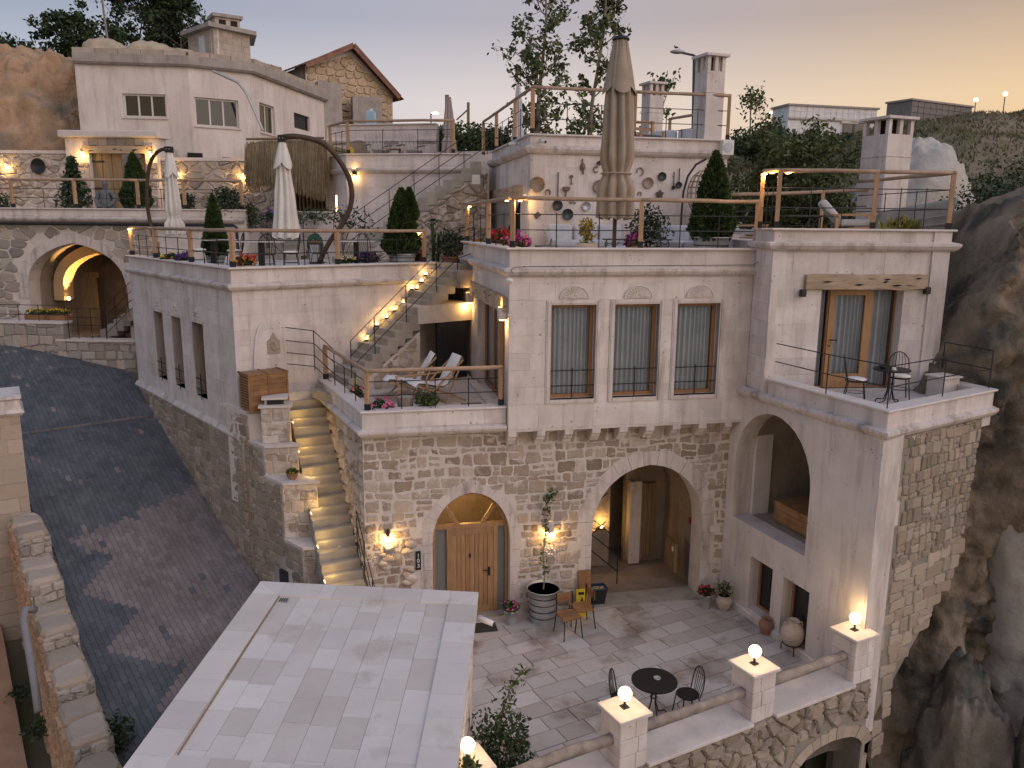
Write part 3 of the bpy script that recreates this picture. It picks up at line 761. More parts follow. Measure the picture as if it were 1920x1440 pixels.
def seen(c):                          # pavers that the lane shows largest: not behind the gatehouse roof
    x, y = st_xy(*c); d = np.array([x, y, st_z(c[0])])-CAMP; k = d@_fw; X = 960+FPX*(d@_rt)/k; Yp = 720-FPX*(d@_up)/k
    lim = np.interp(Yp, [1093, 1440], [493, 240]); return Yp < 1450 and X > 0 and (X < lim or Yp < 1085)
cnt = 0; rests = {True: MB(), False: MB()}
for x, y, c in L_:
    g_ = .007; dz = .005*R.random(); off = .018
    o1, o2 = (off, -off) if round((y+5.3)/th_) % 2 else (-off, off); a = [(x+g_/2, y+g_/2+o1*.5), (x+tw_*.5, y+g_/2+o2*.5), (x+tw_-g_/2, y+g_/2+o1*.5), (x+tw_-g_/2, y+th_-g_/2+o1*.5), (x+tw_*.5, y+th_-g_/2+o2*.5), (x+g_/2, y+th_-g_/2+o1*.5)]
    vs = [FST.w(u, v_, st_z(u)-.04) for u, v_ in a]+[FST.w(u, v_, st_z(u)+dz) for u, v_ in a]
    fs = [(11, 10, 9, 8, 7, 6)[::-1]]+[(i, (i+1) % 6, (i+1) % 6+6, i+6) for i in range(6)]
    r_ = red((c[0]+R.uniform(-.03, .03), c[1]+R.uniform(-.03, .03)))
    if R.random() < .012: r_ = not r_
    if cnt < 300 and seen(c):
        me = bpy.data.meshes.new('paver'); me.from_pydata(vs, [], fs); link('paver', me, PAVE_R if r_ else PAVE_G, street_o); cnt += 1
    else: rests[r_].add(vs, fs)
for k_, b_ in rests.items(): b_.build('paver_mass', PAVE_R if k_ else PAVE_G, street_o)['kind'] = 'stuff'
for s_ in (3.9, -7.2):                # drain kerbs across the lane
    for i in range(9):
        p0 = -.25-i*.5; x0, y0 = st_xy(s_, p0); x1, y1 = st_xy(s_+(.25 if s_ < 0 else 0)*0, p0-.48)
        if p0-.48 < np.interp(s_, [-12, -3, 4.5, 9], [-5.3, -3.55, -4.6, -5.2]): break
        MB().bar((x0, y0, st_z(s_)+.0), (x1, y1, st_z(s_)+.0), .13, .04).build('kerb_stone', PAVE_R, street_o)

# ------------------------------------------------------------------ frames of the houses
FM = Fr(-.07, 16.02, 78)                       # main house front (upper storey plane)
FML = Fr(*FM.w(0, 6.3, 0)[:2], 168)            # its side wall, from the far end to the corner
FL = Fr(-6.25, 17.84, 50)                      # left house
FLL = Fr(*FL.w(0, 8.1, 0)[:2], 140)            # its street wall
FT = Fr(6.42-.342*4.4, 13.35+.940*4.4, 160)    # tower, loggia wall
FTR = Fr(6.42, 13.35, 57)                      # tower, valley wall
FTU = Fr(5.23, 16.31, 85)                      # tower, balcony wall
FG = Fr(-4.19, 12.63, 95.2)                    # gatehouse roof
FB = Fr(-.57, 9.67, 61.6)                      # balustrade
W4 = .4

def pane_window(parent, fr, u0, u1, z0, z1, v, fmat, cols=1, fw=.07, curtain=None, sill=None, bars=0, gmat=None, name='window', rows=None, barv=-.03):
    """window > frame mesh itself; panes, curtain, sill, guard bars are its sub-parts"""
    b = MB()
    def bx(a, c, d, e, v0=v-.03, v1=v+.04): b.add([fr.w(x, y, z) for z in (d, e) for x, y in ((a, v0), (c, v0), (c, v1), (a, v1))], [(3, 2, 1, 0), (4, 5, 6, 7), (0, 1, 5, 4), (1, 2, 6, 5), (2, 3, 7, 6), (3, 0, 4, 7)])
    bx(u0, u0+fw, z0, z1); bx(u1-fw, u1, z0, z1); bx(u0+fw, u1-fw, z0, z0+fw); bx(u0+fw, u1-fw, z1-fw, z1)
    ed = [u0+fw+(u1-u0-2*fw)*i/cols for i in range(cols+1)]
    for e in ed[1:-1]: bx(e-fw*.45, e+fw*.45, z0+fw, z1-fw, v-.025, v+.035)
    o = b.build(name, fmat, parent)
    for i in range(cols):
        a = ed[i]+(fw*.45 if i else 0); c = ed[i+1]-(fw*.45 if i < cols-1 else 0)
        MB().add([fr.w(x, v+.01, z) for x, z in ((a, z0+fw), (c, z0+fw), (c, z1-fw), (a, z1-fw))], [(0, 1, 2, 3)]).build('pane', gmat or GLASS, o)
    if curtain:
        n = 90; P = np.zeros((n, 2, 3)); ph = R.random()*6
        for i in range(n):
            t = i/(n-1); a = u0+.02+(u1-u0-.04)*t; vv = v+.09+.045*math.sin(t*(u1-u0)*62+ph+1.3*math.sin(t*9))
            P[i, 0] = fr.w(a, vv, z0+.02); P[i, 1] = fr.w(a, vv, z1-.02)
        grid_mesh('curtain', P, curtain, o)
    if sill: MB().add([fr.w(x, y, z) for z in (z0-.06, z0) for x, y in ((u0-.06, sill), (u1+.06, sill), (u1+.06, v), (u0-.06, v))], [(3, 2, 1, 0), (4, 5, 6, 7), (0, 1, 5, 4), (1, 2, 6, 5), (2, 3, 7, 6), (3, 0, 4, 7)]).build('sill', COPE, o)
    return o

def backing(fr, u0, u1, z0, z1, v, parent, m=None, name='dark_room'):
    b = MB(); p = lambda a, vv, c: fr.w(a, vv, c)
    V8 = [p(u0, v, z0), p(u1, v, z0), p(u1, v, z1), p(u0, v, z1), p(u0, v+1.2, z0), p(u1, v+1.2, z0), p(u1, v+1.2, z1), p(u0, v+1.2, z1)]
    b.add(V8, [(4, 5, 6, 7), (0, 4, 7, 3), (1, 2, 6, 5), (0, 1, 5, 4), (3, 7, 6, 2)]); return b.build(name, m or DARK, parent)

def hbar(fr, parent, u0, u1, z, v, r=.011, name='guard_bar'): return MB().tube([fr.w(u0, v, z), fr.w(u1, v, z)], r, 6).build(name, IRON, parent)
def vbar(fr, parent, u, z0, z1, v, r=.011, name='guard_bar'): return MB().tube([fr.w(u, v, z0), fr.w(u, v, z1)], r, 6).build(name, IRON, parent)
def fbox(fr, name, u0, u1, v0, v1, z0, z1, m, parent, bev=0):
    o = MB().add([fr.w(x, y, z) for z in (z0, z1) for x, y in ((u0, v0), (u1, v0), (u1, v1), (u0, v1))], [(3, 2, 1, 0), (4, 5, 6, 7), (0, 1, 5, 4), (1, 2, 6, 5), (2, 3, 7, 6), (3, 0, 4, 7)]).build(name, m, parent)
    if bev: q = o.modifiers.new('round', 'BEVEL'); q.width = bev; q.segments = 2; q.limit_method = 'NONE'
    return o
def floor_poly(name, pts, z0, z1, m, parent): return MB().prism(ccw([(p[0], p[1]) for p in pts]), z0, z1).build(name, m, parent)
CORN = [(0, 0), (.05, .0), (.10, .04), (.14, .10), (.14, .15), (0, .19)]
def cornice(path, z, parent, k=1.0, name='cornice', m=None): return sweep(name, path, [(a*k-.005, b*k+z) for a, b in CORN], m or TRIM, parent)
def coping(path, z, parent, out=.06, inn=.30, t=.045, name='coping'): return sweep(name, path, [(-inn, z-t), (out, z-t), (out+.012, z-t/2), (out, z), (-inn, z)], COPE, parent)

# ------------------------------------------------------------------ main house
H = site('main_house', 'pale stone house with three curtained windows above the rubble wall of door 103', 'house', FM.w(2.5, 1, 0))
dL, dR = FM.px(812, 1110, W4)[0], FM.px(955, 1150, W4)[0]
aL, aR = FM.px(1105, 1147, W4)[0], FM.px(1308, 1120, W4)[0]
door_arch = archp(dL, dR, -.06, 1.75, 2.88, 14, .35)
big_arch = archp(aL, aR, -.1, 1.72, 3.28, 16, .3)
slit = [(5.0, -.1), (5.22, -.1), (5.22, 1.5), (5.12, 1.72), (5.0, 1.45)]
U1 = 5.28
slab_uv(FM, rect(-2.96, U1, -.6, 4.33), [door_arch, big_arch], W4, W4+.55, MORT, 'wall', H)
def key_main(p): return 0
rubble(FM, rect(-2.96, U1, -.05, 4.3), [archp(dL-.10, dR+.10, -.3, 1.75, 2.98, 14, .35), archp(aL-.14, aR+.14, -.3, 1.72, 3.42, 16, .3)], .24, STONE_M, H, W4, soft=True, gap=.034, d=.006, dome=.010, inset=.03, aspect=1.4, jit=.66, limit=300, key=lambda p: 1 if centroid(p)[0] < -2.4 and centroid(p)[1] < 1 else 0)
ring(FM, door_arch, .25, 11, TRIM, H, W4, .012)
ring(FM, big_arch, .34, 15, TRIM, H, W4, .02)
for (a, s_) in ((dL, -1), (dR, 1), (aL, -1), (aR, 1)):         # jamb stones
    z = 0.0; top = 1.75; wd = .24 if a in (aL, aR) else .18
    while z < top-.05:
        h_ = min(R.uniform(.28, .45), top-z); ww = wd*R.uniform(.8, 1.5)
        fbox(FM, 'jamb_stone', min(a, a+s_*ww)+.004, max(a, a+s_*ww)-.004, W4-.014-.01*R.random(), W4+.2, z+.004, z+h_-.004, TRIM, H); z += h_
# upper storey
wins = []
for (xa, xb) in ((1025, 1128), (1145, 1247), (1263, 1360)):
    wins.append((FM.px(xa, 565)[0]+.10, FM.px(xb, 560)[0]-.10, 4.93, 6.90))
slab_uv(FM, rect(0.0, 5.30, 4.33, 8.0), [rect(a, b, c, d) for a, b, c, d in wins], .02, .42, LIMEP, 'facade', H)
ashlar(FM, 0, 5.30, 4.33, 8.0, [(a-.10, b+.10, c-.08, d+.10) for a, b, c, d in wins], LIME, H, .36, .72, .02)
for i, (a, b, c, d) in enumerate(wins):
    for k, (q0, q1, r0, r1, o_) in enumerate(((a-.10, a, c-.08, d+.10, .028), (b, b+.10, c-.08, d+.10, .028), (a, b, d, d+.10, .028), (a, b, c-.08, c, .05))):
        fbox(FM, 'window_surround', q0, q1, .02-o_+.008*(k % 2), .15, r0, r1, TRIM, H)
        fbox(FM, 'window_surround', *( (q0+.03, q1-.02) if k < 2 else (q0, q1)), -.022, .02, *((r0, r1-.03) if k < 2 else (r0+.03, r1-.02) if k == 2 else (r0+.02, r1-.02)), TRIM, H) if k < 3 else None
    wo = pane_window(H, FM, a, b, c, d, .24, FRAMEW, 1, .075, CURT)
    backing(FM, a-.05, b+.05, c-.05, d+.05, .45, wo)
    hbar(FM, wo, a-.02, b+.02, c+.60, .06); hbar(FM, wo, a-.02, b+.02, c+.28, .06); vbar(FM, wo, (a+b)/2, c-.05, c+.66, .03, .013)
    cu = (a+b)/2; rr = .30                                       # carved shell over the window
    sh = MB(); pts = [(cu+rr*math.cos(t), d+.13+rr*.82*math.sin(t)) for t in np.linspace(0, math.pi, 22)]
    n = len(pts); sh.add([FM.w(x, -.016, z) for x, z in pts]+[FM.w(x, .03, z) for x, z in pts], [tuple(range(n))]+[(j, j+n, (j+1) % n+n, (j+1) % n) for j in range(n)])
    so_ = sh.build('carved_shell', TRIM, H)
    for t in np.linspace(.12, math.pi-.12, 11):
        MB().bar(FM.w(cu+.05*math.cos(t), -.02, d+.16+.05*math.sin(t)), FM.w(cu+.235*math.cos(t), -.024, d+.15+.20*math.sin(t)), .022, .02).build('shell_rib', COPE, so_)
    MB().tube([FM.w(cu+.30*math.cos(t), -.018, d+.13+.30*.82*math.sin(t)) for t in np.linspace(0, math.pi, 20)], .014, 5).build('shell_rim', COPE, so_)
fbox(FM, 'soffit', 0, 5.30, .02, W4+.1, 4.27, 4.33, LIMEP, H)
for k in range(9):                                               # corbels
    u = .10+k*.605
    prof = [(0, 4.32), (.0, 4.20), (.07, 4.17), (.09, 4.10), (.17, 4.07), (.19, 4.0), (W4, 3.98), (W4, 4.32)]
    b = MB(); n = len(prof)
    b.add([FM.w(u-.09, v_+.012, z-.03) for v_, z in prof]+[FM.w(u+.09, v_+.012, z-.03) for v_, z in prof], [tuple(range(n-1, -1, -1)), tuple(range(n, 2*n))]+[(j, (j+1) % n, (j+1) % n+n, j+n) for j in range(n)])
    b.build('corbel', TRIM, H)
# side wall with the glazed door
lu0, lz0 = FML.px(889, 535); lu1, _ = FML.px(951, 560)
du0, du1 = FML.px(895, 600)[0], FML.px(947, 600)[0]
slab_uv(FML, rect(0, 6.28, 4.34, 8.0), [rect(du0, du1, 4.56, 6.72)], .02, .40, LIMEP, 'side_wall', H)
ashlar(FML, 0, 6.28, 4.4, 8.0, [(du0, du1, 4.56, 6.72), (lu0, lu1, 6.72, 7.06)], LIME, H, .36, .72, .02)
dw = pane_window(H, FML, du0, du1, 4.58, 6.72, .22, FRAMEW, 3, .08, CURT, name='glazed_door'); backing(FML, du0, du1, 4.5, 6.8, .42, dw)
fbox(FML, 'door_post', (du0+du1)/2+.15, (du0+du1)/2+.33, .16, .24, 4.6, 6.7, PINE, dw)
lb = MB(); m_ = 22                                              # rough lintel beam
def beam(fr, u0, u1, z0, z1, v0, v1, m, parent, name='lintel_beam', seed=0):
    n = 26; P = []
    for i in range(n):
        t = i/(n-1); u = u0+(u1-u0)*t; a = .035*noise.noise((u*2, seed, 0)); b = .045*noise.noise((u*2.3, seed, 5))
        P.append([fr.w(u, v0+.02*noise.noise((u*3, seed, 9)), z0+a), fr.w(u, v0+.015*noise.noise((u*3, seed, 2)), z1+b), fr.w(u, v1, z1+b), fr.w(u, v1, z0+a)])
    b_ = MB(); vs = [q for r_ in P for q in r_]; fs = [(i*4+j, i*4+(j+1) % 4, (i+1)*4+(j+1) % 4, (i+1)*4+j) for i in range(n-1) for j in range(4)]+[(3, 2, 1, 0), tuple(range((n-1)*4, n*4))]
    o = b_.add(vs, fs).build(name, m, parent)
    for k in range(6):                                          # knots and splits
        u = R.uniform(u0+.1, u1-.1); z = R.uniform(z0+.07, z1-.05); l = R.uniform(.04, .13)
        MB().add([fr.w(u-l, v0-.012, z), fr.w(u, v0-.016, z-.018), fr.w(u+l, v0-.012, z+.01), fr.w(u, v0-.016, z+.022)], [(0, 1, 2, 3)]).build('split', PRINTK, o)
    return o
beam(FML, lu0-.05, lu1+.05, 6.74, 7.06, -.10, .3, BEAMW, H, seed=2)
cpath = [FM.w(0, 6.28, 0), FM.w(0, 0, 0), FM.w(5.30, 0, 0)]
cornice([p[:2] for p in cpath], 7.48, H, .95)
coping([p[:2] for p in cpath], 8.045, H)
floor_poly('terrace_floor', [FM.w(.3, .3, 0), FM.w(5.35, .3, 0), FM.w(6.3, 8, 0), FM.w(.3, 8, 0)], 7.5, 7.7, FLAG, H)
# room-side of the terrace parapet
fbox(FM, 'parapet', .005, 5.3, .03, .31, 7.6, 8.0, LIMEP, H)
# ------------------------------------------------------------------ door 103
D0 = MB(); n = len(door_arch)
hd = door_arch[2:]
def arc_bar(fr, pts, w_, v0, v1, m, name, parent):
    P = []
    for i, (x, z) in enumerate(pts):
        a = pts[max(i-1, 0)]; b = pts[min(i+1, len(pts)-1)]; dx, dz = b[0]-a[0], b[1]-a[1]; l = math.hypot(dx, dz); nx, nz_ = -dz/l, dx/l
        P += [fr.w(x, v0, z), fr.w(x+nx*w_, v0, z+nz_*w_), fr.w(x+nx*w_, v1, z+nz_*w_), fr.w(x, v1, z)]
    k = len(pts); fs = [(i*4+j, i*4+(j+1) % 4, (i+1)*4+(j+1) % 4, (i+1)*4+j) for i in range(k-1) for j in range(4)]
    return MB().add(P, fs).build(name, m, parent)
door = arc_bar(FM, [(dR, 0)]+hd+[(dL, 0)], .075, W4+.16, W4+.28, DOORW, 'entrance_door', H)
lx0, lx1 = FM.px(845, 1080, W4+.2)[0], FM.px(925, 1080, W4+.2)[0]
ztr = 2.07
fbox(FM, 'transom', dL+.07, dR-.07, W4+.17, W4+.27, ztr-.045, ztr+.045, DOORW, door)
for a in (lx0-.085, lx1): fbox(FM, 'door_post', a, a+.085, W4+.165, W4+.275, 0, ztr-.045, DOORW, door)
cm = (dL+dR)/2
for s_ in (-1, 1): MB().bar(FM.w(cm+s_*.26, W4+.22, ztr+.03), FM.w(cm+s_*.56, W4+.22, ztr+.50), .075, .07).build('fanlight_bar', DOORW, door)
MB().add([FM.w(x, W4+.24, z) for x, z in [(dL+.05, ztr), (dR-.05, ztr)]+[q for q in hd if q[1] > ztr]], [tuple(range(2+len([q for q in hd if q[1] > ztr])))]).build('fanlight_pane', GLASS, door)
for a, b in ((dL+.07, lx0-.085), (lx1+.085, dR-.07)): fbox(FM, 'side_light', a, b, W4+.22, W4+.25, .02, ztr-.045, NETT, door)
fw_ = .16
fbox(FM, 'door_rail', lx0, lx1, W4+.18, W4+.24, ztr-.045-fw_, ztr-.05, DOORW, door); fbox(FM, 'door_rail', lx0, lx1, W4+.18, W4+.24, .02, .02+fw_, DOORW, door)
for a in (lx0, lx1-fw_*.8): fbox(FM, 'door_stile', a+.003, a+fw_*.8-.003, W4+.178, W4+.238, .02+fw_, ztr-.05-fw_, DOORW, door)
pu = np.linspace(lx0+fw_*.8, lx1-fw_*.8, 8)
for a, b in zip(pu, pu[1:]): fbox(FM, 'plank', a+.004, b-.004, W4+.195, W4+.23, .02+fw_, ztr-.05-fw_, DOORW, door)
MB().tube([FM.w(lx1-.10, W4+.15, 1.0), FM.w(lx1-.24, W4+.14, 1.02)], .013, 6).build('door_handle', IRON, door)
fbox(FM, 'lock_plate', lx1-.125, lx1-.075, W4+.165, W4+.18, .88, 1.08, IRON, door)
MB().tube([FM.w((lx0+lx1)/2-.05, W4+.17, 1.42), FM.w((lx0+lx1)/2-.05, W4+.16, 1.34)], .018, 6).build('door_knocker', IRON, door)
fbox(FM, 'door_sill', dL, dR, W4-.03, W4+.3, -.05, .02, STEP, door)
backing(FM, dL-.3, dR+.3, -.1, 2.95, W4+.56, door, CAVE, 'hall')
MB().sphere(FM.w(cm, W4+.9, 2.62), .05).build('hall_bulb', BULB, door); lamp(door, FM.w(cm, W4+.85, 2.52), 22, r=.05)
# ------------------------------------------------------------------ arched passage
bi = archp(aL-.12, aR+.12, -.1, 1.72, 3.42, 16, .3)
bk = [(x, z) for x, z in bi]; vv0, vv1 = W4+.55, W4+3.4; n = len(bk)
ps = MB(); steps_ = 7; vs = []
for k in range(steps_):
    t = k/(steps_-1)
    for i, (x, z) in enumerate(bk):
        e = .07*fbm(Vector((x*1.3, t*4, z*1.3))); vs.append(FM.w(x+(x-(aL+aR)/2)*e, vv0+(vv1-vv0)*t+.15*e, z*(1+e*.4) if z > .2 else z))
fs = [(k*n+i, k*n+(i+1) % n, (k+1)*n+(i+1) % n, (k+1)*n+i) for k in range(steps_-1) for i in range(n)]+[tuple(range((steps_-1)*n, steps_*n))[::-1]]
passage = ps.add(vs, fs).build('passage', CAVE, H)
fbox(FM, 'threshold', aL-.05, aR+.05, W4-.12, W4+.5, -.1, .03, STEP, H)
vd_ = W4+2.3; i0, i1, i2 = [FM.px(x, 1010, vd_)[0] for x in (1176, 1196, 1226)]
fbox(FM, 'inner_wall', i0-.05, aR+.3, vd_+.12, vd_+.3, -.1, 3.3, CAVE, passage)
for k in range(4): fbox(FM, 'inner_plank', i1+(i2-i1)*k/4+.004, i1+(i2-i1)*(k+1)/4-.004, vd_-.02, vd_+.12, .05, 2.05, OLDW, passage)
fbox(FM, 'inner_jamb', i0, i1, vd_-.14, vd_+.12, -.05, 2.15, TRIM, passage)
fbox(FM, 'meter_cupboard', aR-.28, aR-.20, W4+.8, W4+1.35, .25, 1.0, OLDW, passage)
fbox(FM, 'cupboard_notice', aR-.29, aR-.281, W4+.85, W4+.95, .78, .9, PRINTW, passage)
fbox(FM, 'fire_call_point', aR+.0, aR+.05, W4+.62, W4+.72, 1.55, 1.68, RED, passage)
for (a, b) in (((aL+.25, W4+1.2, .1), (aL+.25, W4+1.2, 1.9)), ((aL+1.0, W4+1.0, 0), (aL+1.0, W4+1.0, 1.15)), ((aL+.25, W4+1.2, 1.75), (aL+1.0, W4+1.0, 1.12)), ((aL+.25, W4+1.2, 1.35), (aL+1.0, W4+1.0, .72)), ((aL+.25, W4+1.2, .95), (aL+1.0, W4+1.0, .32)), ((aL+.25, W4+1.2, 1.88), (aL+1.1, W4+2.2, 1.88)), ((aL+.25, W4+1.2, 1.1), (aL+1.0, W4+2.0, 1.2))):
    MB().tube([FM.w(*a), FM.w(*b)], .014, 6).build('stair_bar', IRON, passage)
fbox(FM, 'passage_ledge', aL+.1, aL+.95, W4+2.2, W4+3.2, -.05, .9, CAVE, passage)
uq, zq_ = FM.px(1128, 988, W4+2.2)
MB().lathe([(.02, 0), (.09, .05), (.10, .07)], 12, FM.w(uq, W4+2.2, zq_-.08)).build('uplight', IRON, passage)
MB().sphere(FM.w(uq, W4+2.2, zq_), .04).build('uplight_bulb', BULB, passage)
fbox(FM, 'light_pier', aL-.1, uq+.25, W4+2.32, W4+2.7, -.1, 3.2, CAVE, passage)
lamp(passage, FM.w(uq, W4+2.15, zq_+.12), 9, r=.04)
# ------------------------------------------------------------------ courtyard
court = [FM.w(-3.2, W4+.3, 0), FM.w(5.3, W4+.3, 0), FT.w(.2, .2, 0), FT.w(4.3, .2, 0), FB.w(7.9, -.1, 0), FB.w(-.6, -.1, 0), (-.9, 9.2, 0), (-.8, 12.0, 0), (-4.0, 12.6, 0), (-4.0, 15.0, 0)]
cy = MB().prism(ccw([p[:2] for p in [FM.w(-3.9, W4+.35, 0), FM.w(5.2, W4+.35, 0), FT.w(.1, .3, 0), FT.w(4.35, .3, 0), FB.w(7.6, .2, 0), FB.w(-.3, .2, 0), (-4.4, 9.0, 0)]]), -1.2, -.03).build('courtyard', BED)
tag(cy, 'paved courtyard floor below door 103', None, kind='structure')
cpoly = ccw([FB.uv(p) for p in [FM.w(-3.0, W4+.02, 0), FM.w(4.95, W4+.02, 0), FT.w(.15, .02, 0), FT.w(3.9, .02, 0), FB.w(7.3, .1, 0), FB.w(-.3, .1, 0), (-3.2, 12.2, 0)]])
tiles(FB, cpoly, .72, .40, FLAG, cy, lambda a, b: 0.0, name='paving_slab', gap=.018, thick=.04, rnd=.3, limit=300, lift=.004, key=lambda c: 0 if FB.w(*c, 0)[0] > -.8 else 1)
# ------------------------------------------------------------------ middle terrace with the deck chairs
T = site('terrace_block', 'low terrace with deck chairs on a rubble wall beside the lit steps', 'terrace', FM.w(-1.5, 1, 0))
P0 = FM.w(-2.96, .15, 0); P1 = (-4.65, 19.0, 0)
azl = math.degrees(math.atan2(P0[0]-P1[0], P0[1]-P1[1]))
FTL = Fr(P1[0], P1[1], azl); Lt = math.hypot(P0[0]-P1[0], P0[1]-P1[1])
slab_uv(FM, rect(-2.96, -.012, 4.28, 4.76), [], .16, .46, LIMEP, 'parapet', T)
slab_uv(FTL, rect(0, Lt-.02, 4.28, 4.76), [], .01, .30, LIMEP, 'parapet', T)
ashlar(FM, -2.94, -.02, 4.45, 4.755, [], LIME, T, .305, .75, .16)
ashlar(FTL, 0, Lt-.02, 4.45, 4.755, [], LIME, T, .305, .75, .01)
tp = [P1[:2], P0[:2], FM.w(-.012, .15, 0)[:2]]
cornice(tp, 4.27, T, .85); coping(tp, 4.80, T, .03, .30)
floor_poly('terrace_floor', [P1, FM.w(-2.9, .3, 0), FM.w(-.02, .3, 0), FM.w(-.02, 6.4, 0), FL.w(5.6, 0, 0), FL.w(.9, 0, 0), (-5.3, 18.4)], 4.2, 4.55, FLAG, T)
slab_uv(FTL, [(-.6, 2.0), (Lt-.3, -.6), (Lt-.3, 4.3), (-.6, 4.3)], [], .1, .5, MORT, 'wall', T)
rubble(FTL, rect(-.3, Lt-.26, .3, 4.25), [], .30, STONE_A, T, .1, gap=.02, d=.05, dome=.05, inset=.05)
fbox(FM, 'door_mat', -.75, -.30, 1.25, 1.62, 4.552, 4.565, GUN, T)
fbox(FML, 'kerb', du0-.1, 6.1, -.22, -.02, 4.5, 4.62, COPE, T)
# ------------------------------------------------------------------ stairs
def flight(name, label, fr, u0, n, tread, rise, z0, w0, w1, m, under=True, nose=.02, cat='stairs', group=None):
    s = site(name, label, cat, fr.w(u0, (w0+w1)/2, z0), group)
    for i in range(n):
        fbox(fr, 'step', u0+i*tread-nose, u0+(i+1)*tread+.06, w0+.002*(i % 2), w1, z0+i*rise-(.22 if under else .1), z0+(i+1)*rise, m, s, .012)
    return s
FSL = Fr(-2.98+.43*.85, 15.62-.90*.85, -25.5)             # long lit steps: u up the slope, v to the left
lowst = flight('lower_stairs', 'long straight stone steps glowing yellow beside the rubble wall', FSL, 0, 25, .192, .181, .0, 0.02, .86, STEP)
for i in range(10): fbox(FSL, 'step', -.19*(i+1), -.19*i+.05, .02, .86, -.181*(i+1)-.2, -.181*i, STEP, lowst, .012)
# stepped wall between the steps and the lane
kx, ky = -.719, .695
def sw(t, w_=0): return (-4.45+kx*t+w_*.978, 16.1+ky*t+w_*.208)
S = site('stepped_wall', 'stepped rubble parapet with flat caps between the lane and the lit steps', 'wall', (-4.8, 16.4, 0))
tops = [(0, .70, zat(575, 1026, -4.1, 16.2)), (.70, 1.42, zat(555, 903, -4.6, 16.7)), (1.42, 2.2, zat(535, 833, -5.1, 17.2))]
def seg(t0, t1, z0, z1, m, name, w_=.74, ext=0):
    a = sw(t0); b = sw(t0, w_); c = sw(t1, w_); d = sw(t1)
    if ext:
        cx = (a[0]+b[0]+c[0]+d[0])/4; cy_ = (a[1]+b[1]+c[1]+d[1])/4
        a, b, c, d = [(p[0]+(p[0]-cx)*ext, p[1]+(p[1]-cy_)*ext) for p in (a, b, c, d)]
    return MB().prism(ccw([a, b, c, d]), z0, z1).build(name, m, S)
for t0, t1, z in tops:
    seg(t0+.03, t1+.6, -2.5, z-.05, MORT, 'wall'); o = seg(t0-.02, t1+.10, z-.05, z, COPE, 'cap', .74, .06)
    fr_ = Fr(*sw(t0+.03), 78); rubble(fr_, rect(.0, .74, max(-.6, z-1.3), z-.055), [], .26, STONE_A, S, .0, gap=.012, d=.015, dome=.015)
pz = zat(530, 744, -5.2, 17.4)
fp = Fr(*sw(1.62, .06), 78)
fbox(fp, 'chimney_pier', 0, .60, 0, .5, tops[2][2]-.1, pz-.22, MORT, S); rubble(fp, rect(0, .6, tops[2][2], pz-.23), [], .27, STONE_A, S, 0, gap=.01, d=.015, dome=.012)
fbox(fp, 'pier_cap', -.05, .65, -.05, .55, pz-.22, pz-.17, COPE, S); fbox(fp, 'chimney_cowl', .02, .58, .02, .48, pz-.05, pz, COPE, S)
fbox(fp, 'flue', .14, .46, .10, .40, pz-.19, pz-.05, IRON, S)
for a in (.08, .50):
    for b in (.06, .40): fbox(fp, 'cowl_leg', a, a+.05, b, b+.05, pz-.17, pz-.05, CONC, S)
# wall behind, up to the house corner
FSF = Fr(*sw(2.6), 134)                                    # street face running down to the front
slab_uv(FSF, [(-.4, -1.5), (2.6, -1.5), (2.6, tops[0][2]-.06), (1.9, tops[0][2]-.06), (1.9, tops[1][2]-.06), (1.18, tops[1][2]-.06), (1.18, tops[2][2]-.06), (.55, tops[2][2]-.06), (.5, 4.25), (-.4, 4.3)], [], .0, .3, MORT, 'wall', S)
dsl = [(1.62, -.6), (1.98, -.6), (1.98, .95), (1.62, 1.1)]
for (a, b, zt) in ((-.35, .52, 4.2), (.52, 1.16, tops[2][2]-.08), (1.16, 1.88, tops[1][2]-.08), (1.88, 2.58, tops[0][2]-.08)):
    rubble(FSF, rect(a, b, -.3, zt), [dsl], .23, STONE_B, S, 0, gap=.008, d=.02, dome=.02, limit=80, key=lambda p: -centroid(p)[1])
fbox(FSF, 'steel_door', 1.66, 1.95, -.06, .1, -.6, .9, GUN, S)
MB().prism(ccw([sw(2.1), sw(2.1, .8), sw(4.0, 1.1), sw(3.0, -.05)]), 2.0, 4.25).build('wall_top', MORT, S)
MB().prism(ccw([sw(2.2, -.03), sw(2.2, .75), sw(3.4, .9), sw(3.3, -.04)]), 4.25, 4.31).build('cap', COPE, S)
